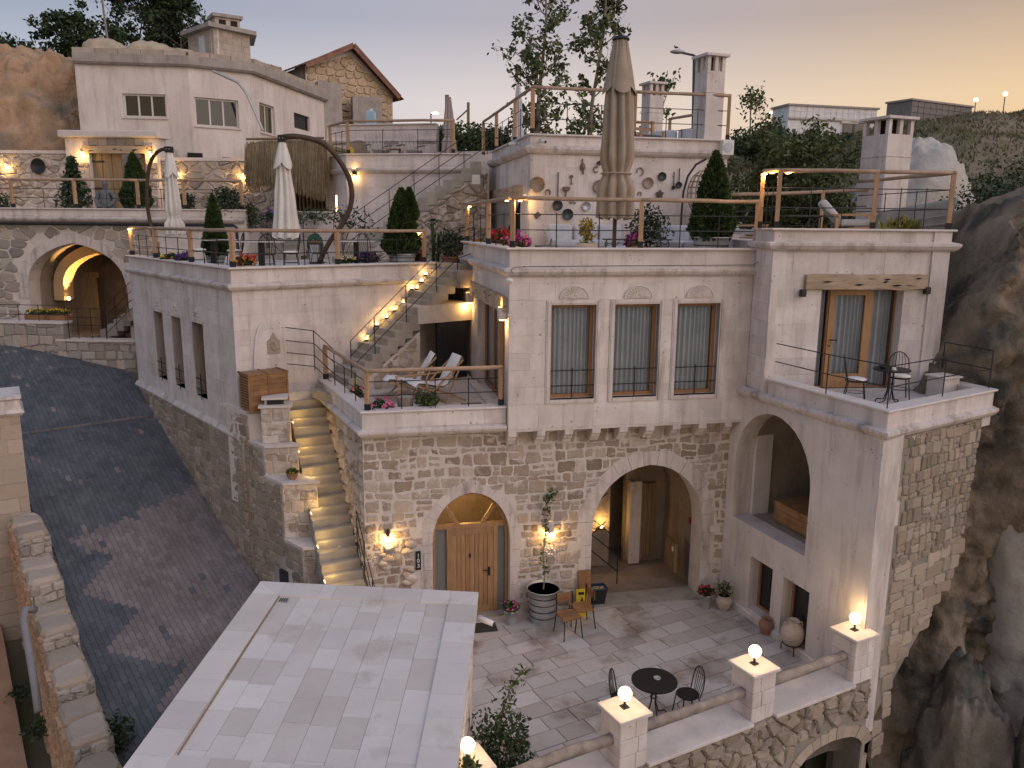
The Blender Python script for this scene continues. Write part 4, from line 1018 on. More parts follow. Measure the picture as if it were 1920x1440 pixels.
# ------------------------------------------------------------------ left house
Lh = site('left_house', 'pale stone house with three narrow windows above the steep lane', 'house', FL.w(2.5, 3, 3.6))
lw = []
for (xa, xb, xt) in ((285, 303, 578), (318, 337, 590), (357, 379, 602)):
    lw.append((FLL.px(xa, xt)[0]+.07, FLL.px(xb, xt)[0], 4.15, 6.03))
slab_uv(FLL, rect(0, 8.08, 3.66, 7.46), [rect(a, b, c, d) for a, b, c, d in lw], .02, .42, LIMEP, 'street_wall', Lh)
ashlar(FLL, 0, 8.09, 3.70, 7.44, [(a-.06, b+.06, c-.05, d+.08) for a, b, c, d in lw], LIME, Lh, .34, .8, .02)
for a, b, c, d in lw:
    for q in ((a-.06, a, c-.05, d+.08), (b, b+.06, c-.05, d+.08), (a, b, d, d+.08), (a, b, c-.05, c)): fbox(FLL, 'window_surround', q[0], q[1], .004, .3, q[2], q[3], TRIM, Lh)
    wo = pane_window(Lh, FLL, a, b, c, d, .26, FRAMEW, 1, .05, NETT, gmat=DGLASS); backing(FLL, a, b, c, d, .43, wo)
    hbar(FLL, wo, a-.03, b+.03, c+.45, .02, .014); hbar(FLL, wo, a-.03, b+.03, c+.18, .02, .014); vbar(FLL, wo, (a+b)/2, c-.06, c+.6, .0, .014)
    for k in range(5):
        t = math.pi*(k+.5)/5; MB().sphere(FLL.w((a+b)/2+.13*math.cos(t), -.0, d+.14+.16*math.sin(t)), .035, 8, 6).build('carved_scroll', TRIM, Lh)
slab_uv(FL, rect(0.01, 5.5, 3.5, 7.46), [], .02, .42, LIMEP, 'terrace_wall', Lh)
ashlar(FL, 0.0, 5.5, 3.70, 7.44, [], LIME, Lh, .34, .8, .02)
lp = [FLL.w(0, 0, 0)[:2], FL.w(0, 0, 0)[:2], FL.w(5.52, 0, 0)[:2]]
cornice(lp, 6.98, Lh, .9); coping(lp, 7.505, Lh)
sweep('base_ledge', [FLL.w(0, 0, 0)[:2], FLL.w(8.12, 0, 0)[:2]], [(-.05, 3.54), (.08, 3.56), (.10, 3.62), (.03, 3.72), (-.05, 3.72)], TRIM, Lh)
slab_uv(FLL, [(-.2, 3.0), (4.2, 1.0), (8.15, -.8), (8.15, 3.6), (-.2, 3.6)], [], -.03, .4, MORT, 'base_wall', Lh)
bo = [(-.15, 3.5)]
for k in range(5):
    a, b = -.1+k*1.69, -.1+(k+1)*1.69
    x, y, _ = FLL.w((a+b)/2+.5, 0, 0); zz = st_z(st_s(x, y))-.15
    rubble(FLL, rect(a, b, min(zz, 3.2), 3.53), [], .26, STONE_B, Lh, -.03, gap=.012, d=.02, dome=.02, limit=70, key=lambda p: -centroid(p)[1])
floor_poly('terrace_floor', [FL.w(.25, .3, 0), FL.w(5.6, .3, 0), FL.w(6.2, 3.2, 0), (-4, 27), (-11.5, 27), FL.w(.25, 8, 0)], 7.0, 7.30, FLAG, Lh)
fbox(FL, 'back_landing', 5.4, 8.0, -1.2, 1.6, 6.9, 7.34, FLAG, Lh)
# relief plaque and pipe on the terrace wall
u_, z_ = FL.px(513, 645); pq = MB()
pl_ = [(u_-.15, z_-.22), (u_+.15, z_-.22), (u_+.15, z_+.08), (u_+.08, z_+.13), (u_, z_+.27), (u_-.08, z_+.13), (u_-.15, z_+.08)]
n = len(pl_); pq.add([FL.w(a, -.02, b) for a, b in pl_]+[FL.w(a, .03, b) for a, b in pl_], [tuple(range(n))]+[(j, j+n, (j+1) % n+n, (j+1) % n) for j in range(n)]); po = pq.build('carved_plaque', STONE_B, Lh)
for k in range(9):
    t = k*.7; MB().sphere(FL.w(u_+.08*math.cos(t)*(k/9+.3), -.025, z_+.12*math.sin(t)*(k/9+.3)), .03, 8, 5).build('plaque_relief', BLOCKW, po)
pp_ = [FL.w(*(lambda q: (q[0], -.03, q[1]))(FL.px(x, y))) for x, y in ((489, 608), (484, 615), (479, 632), (477, 660), (476, 690))]
MB().tube(pp_, .02, 6).build('white_pipe', WPLAS, Lh)
# upper steps with lights along the left house
ust = flight('upper_steps', 'curving stone steps lit by a row of small lamps', FL, 2.05, 17, .215, .173, 4.55, -1.08, -.02, STEP)
for k, (a, w0, w1) in enumerate(((1.86, -1.3, -.1), (1.66, -1.5, -.3))): fbox(FL, 'step', a, a+.3, w0, w1, 4.4, 4.68-k*.06, STEP, ust, .012)
slab_uv(FL, [(2.6, 4.5), (4.25, 4.5), (4.25, 5.85), (2.6, 4.75)], [], -1.08, -1.0, MORT, 'side_wall', ust)
rubble(FL, [(2.9, 4.55), (4.15, 4.55), (4.15, 5.75), (2.9, 4.85)], [], .24, STONE_A, ust, -1.08, gap=.01, d=.015)
ndr = fbox(FL, 'store_door', 4.78, 5.72, -1.05, -.98, 4.5, 6.45, DGLASS, ust)
fbox(FL, 'stair_soffit', 4.2, 5.9, -1.10, -.1, 6.05, 6.5, MORT, ust)
# ------------------------------------------------------------------ tower
K = site('tower_house', 'tall pale stone tower with arched loggia and walled balcony', 'house', (6.8, 15, 0))
lo0, lo1 = FT.px(1373, 960)[0], FT.px(1512, 1000)[0]
log_arch = archp(lo0, lo1, 2.07, 3.42, 4.68, 16)
t1 = (FT.px(1406, 1060)[0], FT.px(1449, 1070)[0], .18, 1.41); t2 = (FT.px(1468, 1090)[0], FT.px(1518, 1112)[0], .05, 1.40)
slab_uv(FT, rect(0, 4.4, -.8, 5.0), [log_arch, rect(*t1), rect(*t2)], 0, .45, LIMEP, 'loggia_wall', K)
for a, b, c, d in (t1, t2):
    wo = pane_window(K, FT, a, b, c, d, .28, FRAMEW, 1, .06, gmat=DGLASS); backing(FT, a, b, c, d, .46, wo)
sweep('wall_base', [FT.w(.1, 0, 0)[:2], FT.w(4.35, 0, 0)[:2]], [(-.02, 0), (.08, 0), (.08, .12), (.05, .15), (-.02, .15)], TRIM, K)
lg = MB(); n = len(log_arch); la = archp(lo0-.0, lo1+.0, 2.07, 3.42, 4.68, 16)
lg.add([FT.w(x, .45, z) for x, z in la]+[FT.w(x, 2.4, z) for x, z in la], [(i, (i+1) % n, (i+1) % n+n, i+n) for i in range(n)]+[tuple(range(n, 2*n))[::-1]])
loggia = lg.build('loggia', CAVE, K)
fbox(FT, 'loggia_pier', lo0, lo0+.1, .46, .9, 2.07, 4.2, LIMEP, loggia); fbox(FT, 'loggia_doorway', lo1-.75, lo1-.2, 2.34, 2.42, 2.07, 4.0, DARK, loggia)
# valley face
pr = [FTR.px(x, y) for x, y in ((1845, 783), (1790, 1070), (1690, 1250), (1600, 1400))]
vo = [(0, -6), (.3, -6)]+[(max(.25, q[0]), q[1]) for q in pr[::-1]]
vo = [(.16, -6), (.25, -6), (max(.3, pr[3][0]+.1), pr[3][1]), (pr[2][0], pr[2][1]), (pr[1][0], pr[1][1]), (pr[0][0], 4.9), (.16, 4.9)]
slab_uv(FTR, vo, [], .02, .6, MORTD, 'valley_wall', K)
z = 4.9; k = 0; quo = []
while z > -2.5:
    h_ = R.uniform(.34, .5); wq = (.62 if k % 2 else .42)*R.uniform(.85, 1.15)
    if z < .6: wq = min(wq, .5)
    fbox(FTR, 'quoin', .012, wq-.006, -.012*R.random(), .06, z-h_+.006, z, TRIM if z > 2.4 else STONE_W, K); quo.append(rect(0, wq, z-h_, z)); z -= h_; k += 1
vcx = [(.42, -2.6), (max(.6, pr[3][0]), -2.4), (pr[2][0]-.02, pr[2][1]), (pr[1][0]-.02, pr[1][1]), (pr[0][0]-.03, 4.88), (.42, 4.88)]
cells = coursed([(.40, 2.35)]+[(pr[1][0]+.15, 2.35), (pr[0][0]-.03, 4.88), (.40, 4.88)], .21, quo, .7, 1.5)
pieces(cells, lambda x, y, dd: FTR.w(x, .02+dd, y), 'stone', STONE_B, K, gap=.012, d=.025, dome=.012, inset=.025, limit=170)
cells = coursed([(.40, -2.4), (.7, -2.4), (pr[2][0]-.02, pr[2][1]), (pr[1][0]-.02, pr[1][1]), (pr[1][0]+.12, 2.33), (.40, 2.33)], .29, quo, .9, 2.0)
pieces(cells, lambda x, y, dd: FTR.w(x, .02+dd, y), 'stone', STONE_W, K, gap=.010, d=.02, dome=.012, inset=.025, limit=130)
# balcony
BA, BB, BC, BD = (5.31, 16.25), (6.47, 13.40), (9.43, 15.34), (8.98, 16.62)
floor_poly('balcony_floor', [BA, BB, BC, BD], 4.7, 5.12, FLAG, K)
def band(a, b, z0, z1, m, nm): f_ = Fr(a[0], a[1], math.degrees(math.atan2(b[0]-a[0], b[1]-a[1]))); l = math.hypot(b[0]-a[0], b[1]-a[1]); fbox(f_, nm, 0, l, .0, .26, z0, z1, m, K); ashlar(f_, 0, l, z0+.12, z1-.005, [], LIME, K, .3, .8, 0.0); return f_
bp = [BA, BB, BC, BD]
for a, b in zip(bp, bp[1:]): band(a, b, 4.95, 5.38, LIMEP, 'balcony_parapet')
cornice([(5.0, 17.2)]+bp[:3], 4.90, K, 1.05); coping(bp, 5.425, K, .05, .28)
# balcony room
ba, bb_ = FTU.px(1537, 600)[0], FTU.px(1690, 600)[0]
slab_uv(FTU, rect(0, 3.76, 5.0, 8.42), [rect(ba, bb_, 5.13, 7.24)], .02, .45, LIMEP, 'balcony_wall', K)
lbu0, lbu1 = FTU.px(1509, 530)[0], FTU.px(1735, 530)[0]
ashlar(FTU, 0, 3.76, 5.13, 8.42, [(ba, bb_, 5.13, 7.24), (lbu0-.02, lbu1+.02, 7.24, 7.56)], LIME, K, .36, .75, .02)
beam(FTU, lbu0, lbu1, 7.26, 7.55, -.09, .3, BEAMW, K, seed=7)
d1, d2 = FTU.px(1562, 620)[0], FTU.px(1640, 620)[0]
w1 = pane_window(K, FTU, ba, d1, 5.15, 7.24, .30, FRAMEW, 1, .03, CURT); w2 = pane_window(K, FTU, d2+.04, bb_, 5.15, 7.24, .30, FRAMEW, 1, .03, CURT)
gd = pane_window(K, FTU, d1, d2, 5.15, 7.24, .27, DOORW, 1, .13, CURT, name='balcony_door')
fbox(FTU, 'bottom_rail', d1+.13, d2-.13, .25, .29, 5.28, 5.45, DOORW, gd)
MB().tube([FTU.w(d1+.06, .2, 6.18), FTU.w(d1+.06, .18, 6.18), FTU.w(d1+.20, .18, 6.17)], .014, 6).build('door_handle', IRON, gd); MB().lathe([(.022, 0), (.022, .02)], 10, FTU.w(d1+.06, .23, 6.04)).build('lock', IRON, gd)
fbox(FTU, 'door_post', d2, d2+.04, .24, .33, 5.15, 7.24, DOORW, K)
backing(FTU, ba-.1, bb_+.1, 5.1, 7.3, .47, gd)
ret0 = FM.w(5.30, 0.0, 0)
FR = Fr(ret0[0], ret0[1], math.degrees(math.atan2(5.23-ret0[0], 16.31-ret0[1]))); lr = math.hypot(5.23-ret0[0], 16.31-ret0[1])
slab_uv(FR, rect(-.2, lr, 4.9, 8.42), [], .01, .4, LIMEP, 'return_wall', K)
ashlar(FR, 0, lr, 5.1, 8.42, [], LIME, K, .36, .75, .01)
rs = FTU.w(3.76, 0, 0); rb = FTU.w(3.5, 4.0, 0)
FR2 = Fr(rs[0], rs[1], math.degrees(math.atan2(rb[0]-rs[0], rb[1]-rs[1]))); slab_uv(FR2, rect(0, 4.1, 3.0, 8.42), [], .02, .4, LIMEP, 'side_wall', K)
tpath = [FM.w(5.38, .25, 0)[:2], (5.23, 16.31), FTU.w(3.76, 0, 0)[:2], rb[:2]]
cornice(tpath, 8.03, K, 1.0); coping(tpath, 8.47, K, .05, .3)
floor_poly('terrace_floor', [(5.3, 16.6), FTU.w(3.6, .3, 0), FTU.w(3.4, 4.0, 0), (5.2, 20.6), (5.0, 17.5)], 8.0, 8.2, FLAG, K)
fbox(FTU, 'back_wall', -.2, 3.6, 3.9, 4.2, 3, 8.3, LIMEP, K)
# ------------------------------------------------------------------ upper house
V0 = 4.3
uo = FM.px(993, 330, V0)[0]; ur = FM.px(1362, 330, V0)[0]
U = site('upper_house', 'upper pale stone house hung with old kitchenware below a roof terrace', 'house', FM.w(uo+2, V0+2, 7.7))
zc = FM.px(993, 250, V0)[1]; zcor = FM.px(993, 286, V0)[1]
slab_uv(FM, rect(uo, ur, 7.3, zc-.04), [], V0+.02, V0+.4, LIMEP, 'facade', U)
ashlar(FM, uo, ur, 7.7, zc-.05, [], LIME, U, .36, .75, V0+.02)
Lq = 5.2
FUL = Fr(*FM.w(uo, V0+Lq, 0)[:2], 168)
q0, q1 = FUL.px(910, 400)[0], FUL.px(975, 400)[0]; zq = FUL.px(975, 372)[1]
slab_uv(FUL, rect(0, Lq-.0, 7.2, zc-.04), [rect(q0, q1, 7.7, zq)], .02, .4, LIMEP, 'side_wall', U)
ashlar(FUL, 0, Lq, 7.7, zc-.05, [(q0, q1, 7.7, zq+.3)], LIME, U, .36, .75, .02)
gdr = pane_window(U, FUL, q0, q1, 7.72, zq, .2, FRAMEW, 3, .06, gmat=DGLASS, name='glazed_door'); backing(FUL, q0, q1, 7.7, zq, .41, gdr)
beam(FUL, q0-.25, min(q1+.25, Lq-.05), zq+.02, zq+.34, -.08, .3, BEAMW, U, seed=11)
upath = [FUL.w(0, 0, 0)[:2], FM.w(uo, V0, 0)[:2], FM.w(ur, V0, 0)[:2]]
cornice(upath, zcor-.02, U, 1.1); coping(upath, zc, U, .05, .3)
fbox(FM, 'terrace_floor', uo+.2, ur-.05, V0+.2, V0+9, zc-.6, zc-.22, FLAG, U)
fbox(FM, 'end_wall', ur-.4, ur, V0+.3, V0+9, 7.0, zc-.05, LIMEP, U)
UZ = zc-.22
# ------------------------------------------------------------------ garden terrace wall with the cave
FC = Fr(-24, 26.75, 92)
zc2 = FC.px(230, 391)[1]; zb2 = FC.px(230, 413)[1]
C = site('cave_wall', 'rubble terrace wall pierced by a pointed cave arch above the lane', 'wall', FC.w(8, 1, 4))
c0, c1 = FC.px(60, 600)[0], FC.px(240, 560)[0]; cend = FC.px(458, 400)[0]
cave_arch = archp(c0, c1, 4.0, FC.px(60, 560)[1], FC.px(150, 456)[1], 16, 1.2)
slab_uv(FC, rect(0, cend, 3.4, zb2), [cave_arch], .0, .6, MORT, 'wall', C)
va = FC.px(-40, 500)[0]
rubble(FC, rect(va, c1+1.2, 4.9, zb2-.02), [archp(c0-.12, c1+.12, 3.0, FC.px(60, 560)[1], FC.px(150, 456)[1]+.14, 16, 1.2)], .36, STONE_G, C, 0, wild=True, gap=.022, d=.02, dome=.02, inset=.04, limit=300)
ring(FC, cave_arch, .34, 15, TRIM, C, 0, .03)
slab_uv(FC, rect(0, cend, zb2, zc2-.04), [], -.03, .3, LIMEP, 'parapet', C); ashlar(FC, va-.5, cend, zb2+.12, zc2-.05, [], LIME, C, .4, .9, -.03)
cornice([FC.w(0, -.03, 0)[:2], FC.w(cend, -.03, 0)[:2]], zb2-.06, C, .9); coping([FC.w(0, -.03, 0)[:2], FC.w(cend+.03, -.03, 0)[:2]], zc2, C)
MB().tube([FC.w(0, -.2, zb2-.13), FC.w(cend-.3, -.2, zb2-.13), FC.w(cend-.2, -.2, zb2-.2), FC.w(cend-.2, -.2, zb2-.9)], .05, 8).build('black_pipe', IRON, C)
fbox(FC, 'terrace_floor', 0, cend, .25, 6.0, zc2-.6, zc2-.28, FLAG, C); GZT = zc2-.28
fbox(FC, 'end_wall', cend-.4, cend, .3, 5.5, 6.9, zc2-.5, LIMEP, C)
# cave room
cb = MB(); ca = archp(c0-.05, c1+.3, 4.0, FC.px(60, 560)[1], FC.px(150, 456)[1]+.12, 16, .8); n = len(ca)
cb.add([FC.w(x, .6, z) for x, z in ca]+[FC.w(x+.25, 4.2, z) for x, z in ca], [(i, (i+1) % n, (i+1) % n+n, i+n) for i in range(n)]+[tuple(range(n, 2*n))[::-1]])
cave = cb.build('cave_room', CAVE, C)
rb_ = [q for q in archp(c0+.12, c1+.1, 4.0, FC.px(60, 560)[1]-.15, FC.px(150, 456)[1]-.02, 20, 1.2)[2:]][9:21]
arc_bar(FC, [(x, z) for x, z in rb_], .34, 1.15, 1.75, mat('rib_stone', (.50, .36, .20), (.62, .46, .28), 6, .8, .4, 40, aniso=(1, 1, 12)), 'lit_rib', cave)
lp_ = FC.w(rb_[-1][0]+.45, 1.25, rb_[-1][1]+.05); MB().sphere(lp_, .06).build('uplight_bulb', BULB, cave)
lamp(cave, (lp_[0]+.02, lp_[1]-.0, lp_[2]+.1), 300, r=.04, spot=80, to=FC.w(rb_[5][0]+.1, 1.5, rb_[5][1]-.1))
a_, b_ = FC.px(150, 580, 3.0)[0], FC.px(188, 580, 3.0)[0]
for k in range(4): fbox(FC, 'plank', a_+(b_-a_)*k/4+.006, a_+(b_-a_)*(k+1)/4-.006, 2.95, 3.02, 4.5, 6.45, OLDW, cave)
fbox(FC, 'door_lintel', a_-.12, b_+.12, 2.9, 3.1, 6.45, 6.65, OLDW, cave)
fbox(FC, 'stone_bench', c0-.1, a_-.5, 1.6, 2.6, 4.0, FC.px(100, 575, 1.6)[1], CAVE, cave)
# low wall in front of the cave
FC2 = Fr(-20, 25.25, 93)
L2 = site('low_lane_wall', 'low rubble wall with a stepped coping along the top of the lane', 'wall', FC2.w(4, 0, 4))
e0, e1, e2 = FC2.px(-60, 600)[0], FC2.px(118, 610)[0], FC2.px(262, 640)[0]
zA, zB = FC2.px(60, 603)[1], FC2.px(180, 637)[1]
for a, b, z in ((e0, e1, zA), (e1-.25, e2, zB)):
    fbox(FC2, 'wall', a, b, 0, .4, 2.4, z-.06, MORTD, L2); fbox(FC2, 'coping', a-.02, b+.04, -.05, .45, z-.06, z, COPE, L2)
    rubble(FC2, rect(a, b, 3.2, z-.07), [], .27, STONE_G, L2, 0, gap=.016, d=.025, dome=.02, limit=110, key=lambda p: -centroid(p)[1])
fbox(FC2, 'footing', FC2.px(130, 715)[0], e2+.3, -.5, .1, 2.4, FC2.px(220, 712)[1], STONE_G, L2)
st2 = flight('cave_steps', 'short rubble steps rising past the cave door to the left house', Fr(*PT(190, 632, 26.2)[:2], 92), 0, 7, .24, .17, zB-.02, .0, 1.0, STONE_G)
floor_poly('cave_floor', [FC2.w(0, .3, 0), FC2.w(9, .3, 0), FC.w(13, 4, 0), FC.w(0, 4, 0)], 3.0, 4.55, CAVE, C)

# ------------------------------------------------------------------ garden wall and timber gate
FP = Fr(-26, 31.9, 92)
Wg = site('garden_wall', 'rubble garden wall with small downlights below the white house', 'wall', FP.w(8, 0, 8))
g0, g1, g2, g3, g4 = [FP.px(x, 300)[0] for x in (-60, 133, 302, 322, 480)]
ztl, ztr_ = FP.px(60, 288)[1], FP.px(400, 302)[1]
slab_uv(FP, rect(g0, g1, GZT-.3, ztl), [], 0, .5, MORT, 'wall', Wg); slab_uv(FP, rect(g2, g4+1.5, GZT-.3, ztr_), [], 0, .5, MORT, 'wall', Wg)
fbox(FP, 'coping', g0, g1, -.08, .55, ztl, ztl+.12, COPE, Wg); fbox(FP, 'coping', g2, g4+.1, -.08, .55, ztr_, ztr_+.12, COPE, Wg)
rubble(FP, rect(g0+.5, g1, GZT, ztl-.02), [], .34, STONE_A, Wg, 0, wild=True, gap=.02, d=.04, dome=.05, inset=.05, limit=150)
rubble(FP, rect(g2, g4+1.4, GZT, ztr_-.02), [], .40, STONE_G, Wg, 0, wild=True, gap=.02, d=.04, dome=.05, inset=.05, limit=150)
def wall_light(fr, x, y, v, power, label, off=.22):
    u_, z_ = fr.px(x, y, v); t = site('wall_downlight', label, 'wall lamp', fr.w(u_, v-.06, z_), 'small downlights on the walls')
    fbox(fr, 'housing', u_-.05, u_+.05, v-.12, v, z_, z_+.10, TRIM, t); fbox(fr, 'diffuser', u_-.035, u_+.035, v-.105, v-.02, z_-.012, z_, BULB, t)
    lamp(t, fr.w(u_, v-off, z_-.06), power, r=.04); return t
wall_light(FP, 15, 312, 0, 13, 'downlight on the garden wall beside the round griddle pan')
wall_light(FP, 334, 325, 0, 12, 'downlight on the garden wall just behind the slim umbrella')
wall_light(FP, 457, 330, 0, 17, 'downlight on the garden wall at the end of the terrace rail')
Gt = site('gate_portal', 'stone gateway with flat cap and old timber door ajar', 'gate', FP.w((g1+g2)/2, 0, GZT))
zt_ = FP.px(215, 258, -.3)[1]; zl = FP.px(215, 272, -.3)[1]
pa, pb = FP.px(168, 300, -.3)[0], FP.px(272, 300, -.3)[0]
fbox(FP, 'jamb', g1, pa, -.3, .5, GZT-.2, zt_, TRIM, Gt, .02); fbox(FP, 'jamb', pb, g2, -.3, .5, GZT-.2, zt_, TRIM, Gt, .02)
rubble(FP, rect(g1+.03, pa-.03, GZT, zt_-.9), [], .34, STONE_A, Gt, -.3, gap=.012, d=.03, dome=.03); rubble(FP, rect(pb+.03, g2-.03, GZT, zt_-.9), [], .34, STONE_A, Gt, -.3, gap=.012, d=.03, dome=.03)
for k in range(6): fbox(FP, 'lintel_stone', pa+(pb-pa)*k/6+.008, pa+(pb-pa)*(k+1)/6-.008, -.29, .4, zl, zt_, STONE_G, Gt)
fbox(FP, 'cap', g1-.15, g2+.15, -.5, .6, zt_, zt_+.25, COPE, Gt, .04)
beam(FP, pa-.2, pb+.3, zl-.30, zl-.02, -.36, .2, BEAMW, Gt, seed=5)
for k in range(3): fbox(FP, 'door_plank', pa+.02+k*.36, pa+.365+k*.36, -.12+.02*k, -.04+.02*k, GZT, zl-.3, OLDW, Gt)
for z in (1.1, 2.1): MB().bar(FP.w(pa+.03, -.15, GZT+z), FP.w(pa+.45, -.15, GZT+z), .05, .05).build('strap_hinge', IRON, Gt)
fbox(FP, 'door_leaf', pb-.35, pb-.05, .1, .2, GZT, zl-.3, DOORW, Gt)
for sgn, xx in ((0, 155), (1, 283)):
    u_, z_ = FP.px(xx, 288, -.3); fbox(FP, 'gate_light', u_-.05, u_+.05, -.40, -.3, z_, z_+.08, TRIM, Gt); fbox(FP, 'light_diffuser', u_-.035, u_+.035, -.39, -.31, z_-.012, z_, BULB, Gt)
    lamp(Gt, FP.w(u_, -.52, z_-.08), 13, r=.04)
pth = MB(); u_ = (pa+pb)/2; slab_uv(FP, rect(pa-.3, pb+.5, GZT-.2, zl), [], 1.4, 1.6, MORT, 'inner_wall', Gt); rubble(FP, rect(pa+1.0, pb+.2, GZT, zl-.1), [], .3, STONE_A, Gt, 1.4, gap=.02, d=.03, dome=.03)

# ------------------------------------------------------------------ white house
Hw = site('white_house', 'white plastered house with a flat concrete roof edge on the hill', 'house', (-13, 34, 9))
ZR = 14.9
A, B, Cq, Dq = PT(140, 115, 33.0), PT(352, 122, 33.5), PT(470, 137, 34.8), PT(608, 190, 42.4)
def seg_fr(a, b): return Fr(a[0], a[1], math.degrees(math.atan2(b[0]-a[0], b[1]-a[1]))), math.hypot(b[0]-a[0], b[1]-a[1])
def win(parent, fr, x0, x1, y0, y1, cols, sill=True, m=UPVC, curt=None):
    u0, z1 = fr.px(x0, y0); u1, _ = fr.px(x1, y0); z0 = fr.px((x0+x1)/2, y1)[1]; z1 = fr.px((x0+x1)/2, y0)[1]
    o = pane_window(parent, fr, u0, u1, z0, z1, .14, m, cols, .07, curt, -.06 if sill else None, gmat=DGLASS if curt is None else None); backing(fr, u0, u1, z0, z1, .31, o); return (u0, u1, z0, z1)
specs = [((A, B), [(229, 310, 176, 220, 3)]), ((B, Cq), [(364, 446, 185, 238, 3)]), ((Cq, Dq), [(486, 514, 196, 250, 2), (551, 580, 215, 243, 1)])]
for (a, b), ws in specs:
    fr, l = seg_fr(a, b); hs = []
    for x0, x1, y0, y1, c_ in ws:
        hs.append(win(Hw, fr, x0, x1, y0, y1, c_, y1 != 243, m=UPVC if c_ > 1 else GUN))
    slab_uv(fr, rect(-.02, l+.02, 8.8, ZR-.4), [rect(*h) for h in hs], 0, .3, WHITE, 'wall', Hw)
wp = [A[:2], B[:2], Cq[:2], Dq[:2]]
sweep('roof_edge', wp, [(-.4, ZR-.42), (.14, ZR-.42), (.22, ZR-.34), (.22, ZR-.02), (-.4, ZR)], CONC, Hw)
for a, b in zip(wp, wp[1:]):
    fr, l = seg_fr(a, b); n = int(l/.8)
    for k in range(n): fbox(fr, 'edge_block', l*k/n+.01, l*(k+1)/n-.01, -.20, .2, ZR-.03, ZR+.16, BLOCKW, Hw)
floor_poly('roof', [A, B, Cq, Dq, (Dq[0]-9, Dq[1]+3), (A[0]+.5, A[1]+9)], ZR-.3, ZR-.02, CONC, Hw)
fr, l = seg_fr(B, Cq)
for x, y, w_, h_ in ((366, 293, 26, 12), (425, 297, 16, 4)): u_, z_ = fr.px(x, y); fbox(fr, 'vent', u_-w_*.011, u_+w_*.011, -.03, .02, z_-h_*.011, z_+h_*.011, DARK, Hw)
sp_ = [PT(x, y, 33.6) for x, y in ((399, 133), (425, 145), (447, 155), (462, 175), (478, 210), (493, 245))]
MB().tube(sp_, .055, 8).build('stove_pipe', STEEL, Hw)
MB().tube([PT(190, -10, 39), PT(203, 85, 39)], .05, 6).build('tmp_pole', BARKP) and None
po_ = bpy.data.objects['tmp_pole']; po_.name = 'wooden_pole'; tag(po_, 'thin bare pole standing on the roof boulders', 'pole')
# chimney hut on its roof
Hh = site('rooftop_hut', 'small block hut with a slab roof and stub chimney', 'hut', PT(410, 120, 39))
ca_, cb_, cc_ = PT(352, 60, 39.6), PT(400, 60, 38.0), PT(468, 70, 39.5)
zt = PT(400, 52, 38)[2]
for a, b in ((ca_, cb_), (cb_, cc_)):
    fr, l = seg_fr(a, b); slab_uv(fr, rect(0, l, ZR-.6, zt), [], 0, .25, MORT, 'wall', Hh); ashlar(fr, 0, l, ZR-.4, zt-.02, [], BLOCKW, Hh, .26, .42, -.0, 'block', .012, .02)
floor_poly('roof_slab', [(ca_[0]-.35, ca_[1]), (cb_[0]-.05, cb_[1]-.4), (cc_[0]+.35, cc_[1]-.05), (cc_[0]-.5, cc_[1]+2.2), (ca_[0]-.2, ca_[1]+1.8)], zt, zt+.18, CONC, Hh)
fr, l = seg_fr(ca_, cb_); u_, z_ = fr.px(380, 90); fbox(fr, 'hut_door', u_-.25, u_+.25, -.04, .03, z_-.9, z_+.5, CURT, Hh)
fr, l = seg_fr(PT(404, 50, 38.6), PT(450, 50, 39.2)); fbox(fr, 'chimney', 0, l, 0, .9, zt+.1, zt+.62, BLOCKW, Hh); fbox(fr, 'chimney_cap', -.12, l+.12, -.12, 1.0, zt+.62, zt+.76, CONC, Hh)
for k in (.15, .62): fbox(fr, 'vent', l*k, l*k+.3, -.02, .05, zt+.25, zt+.52, DARK, Hh)
# stone house with a gable
Hg = site('gabled_stone_house', 'old stone house with a tiled gable roof above the white house', 'house', PT(660, 230, 44))
ga, gb = PT(572, 118, 43.0), PT(736, 182, 46.0); FGb, lg_ = seg_fr(ga, gb)
ap = FGb.px(655, 90); le = FGb.px(572, 122); re = FGb.px(736, 178)
outl = [(0, 9), (lg_, 9), (lg_, re[1]), ap, (0, le[1])]
slab_uv(FGb, outl, [], 0, .4, MORT, 'gable_wall', Hg)
cells = voronoi(ccw([(.05, 10.6), (lg_-.05, 10.6), (lg_-.05, re[1]-.1), (ap[0], ap[1]-.35), (.05, le[1]-.1)]), .40, 1.35, .45)
pieces(cells, lambda x, y, dd: FGb.w(x, dd, y), 'stone', mat('gable_stone', (.40, .29, .19), (.52, .40, .28), 5, .92, .6, 12, rnd=.16), Hg, gap=.02, d=.05, dome=.03, inset=.04, limit=260)
back = Fr(ga[0], ga[1], FGb.az).vd; bl = 7.5
def gp(u, z, k, out=0): p = FGb.w(u, 0, z); return (p[0]+back[0]*k-.5*back[0]*0-FGb.ud[0]*0, p[1]+back[1]*k, z)
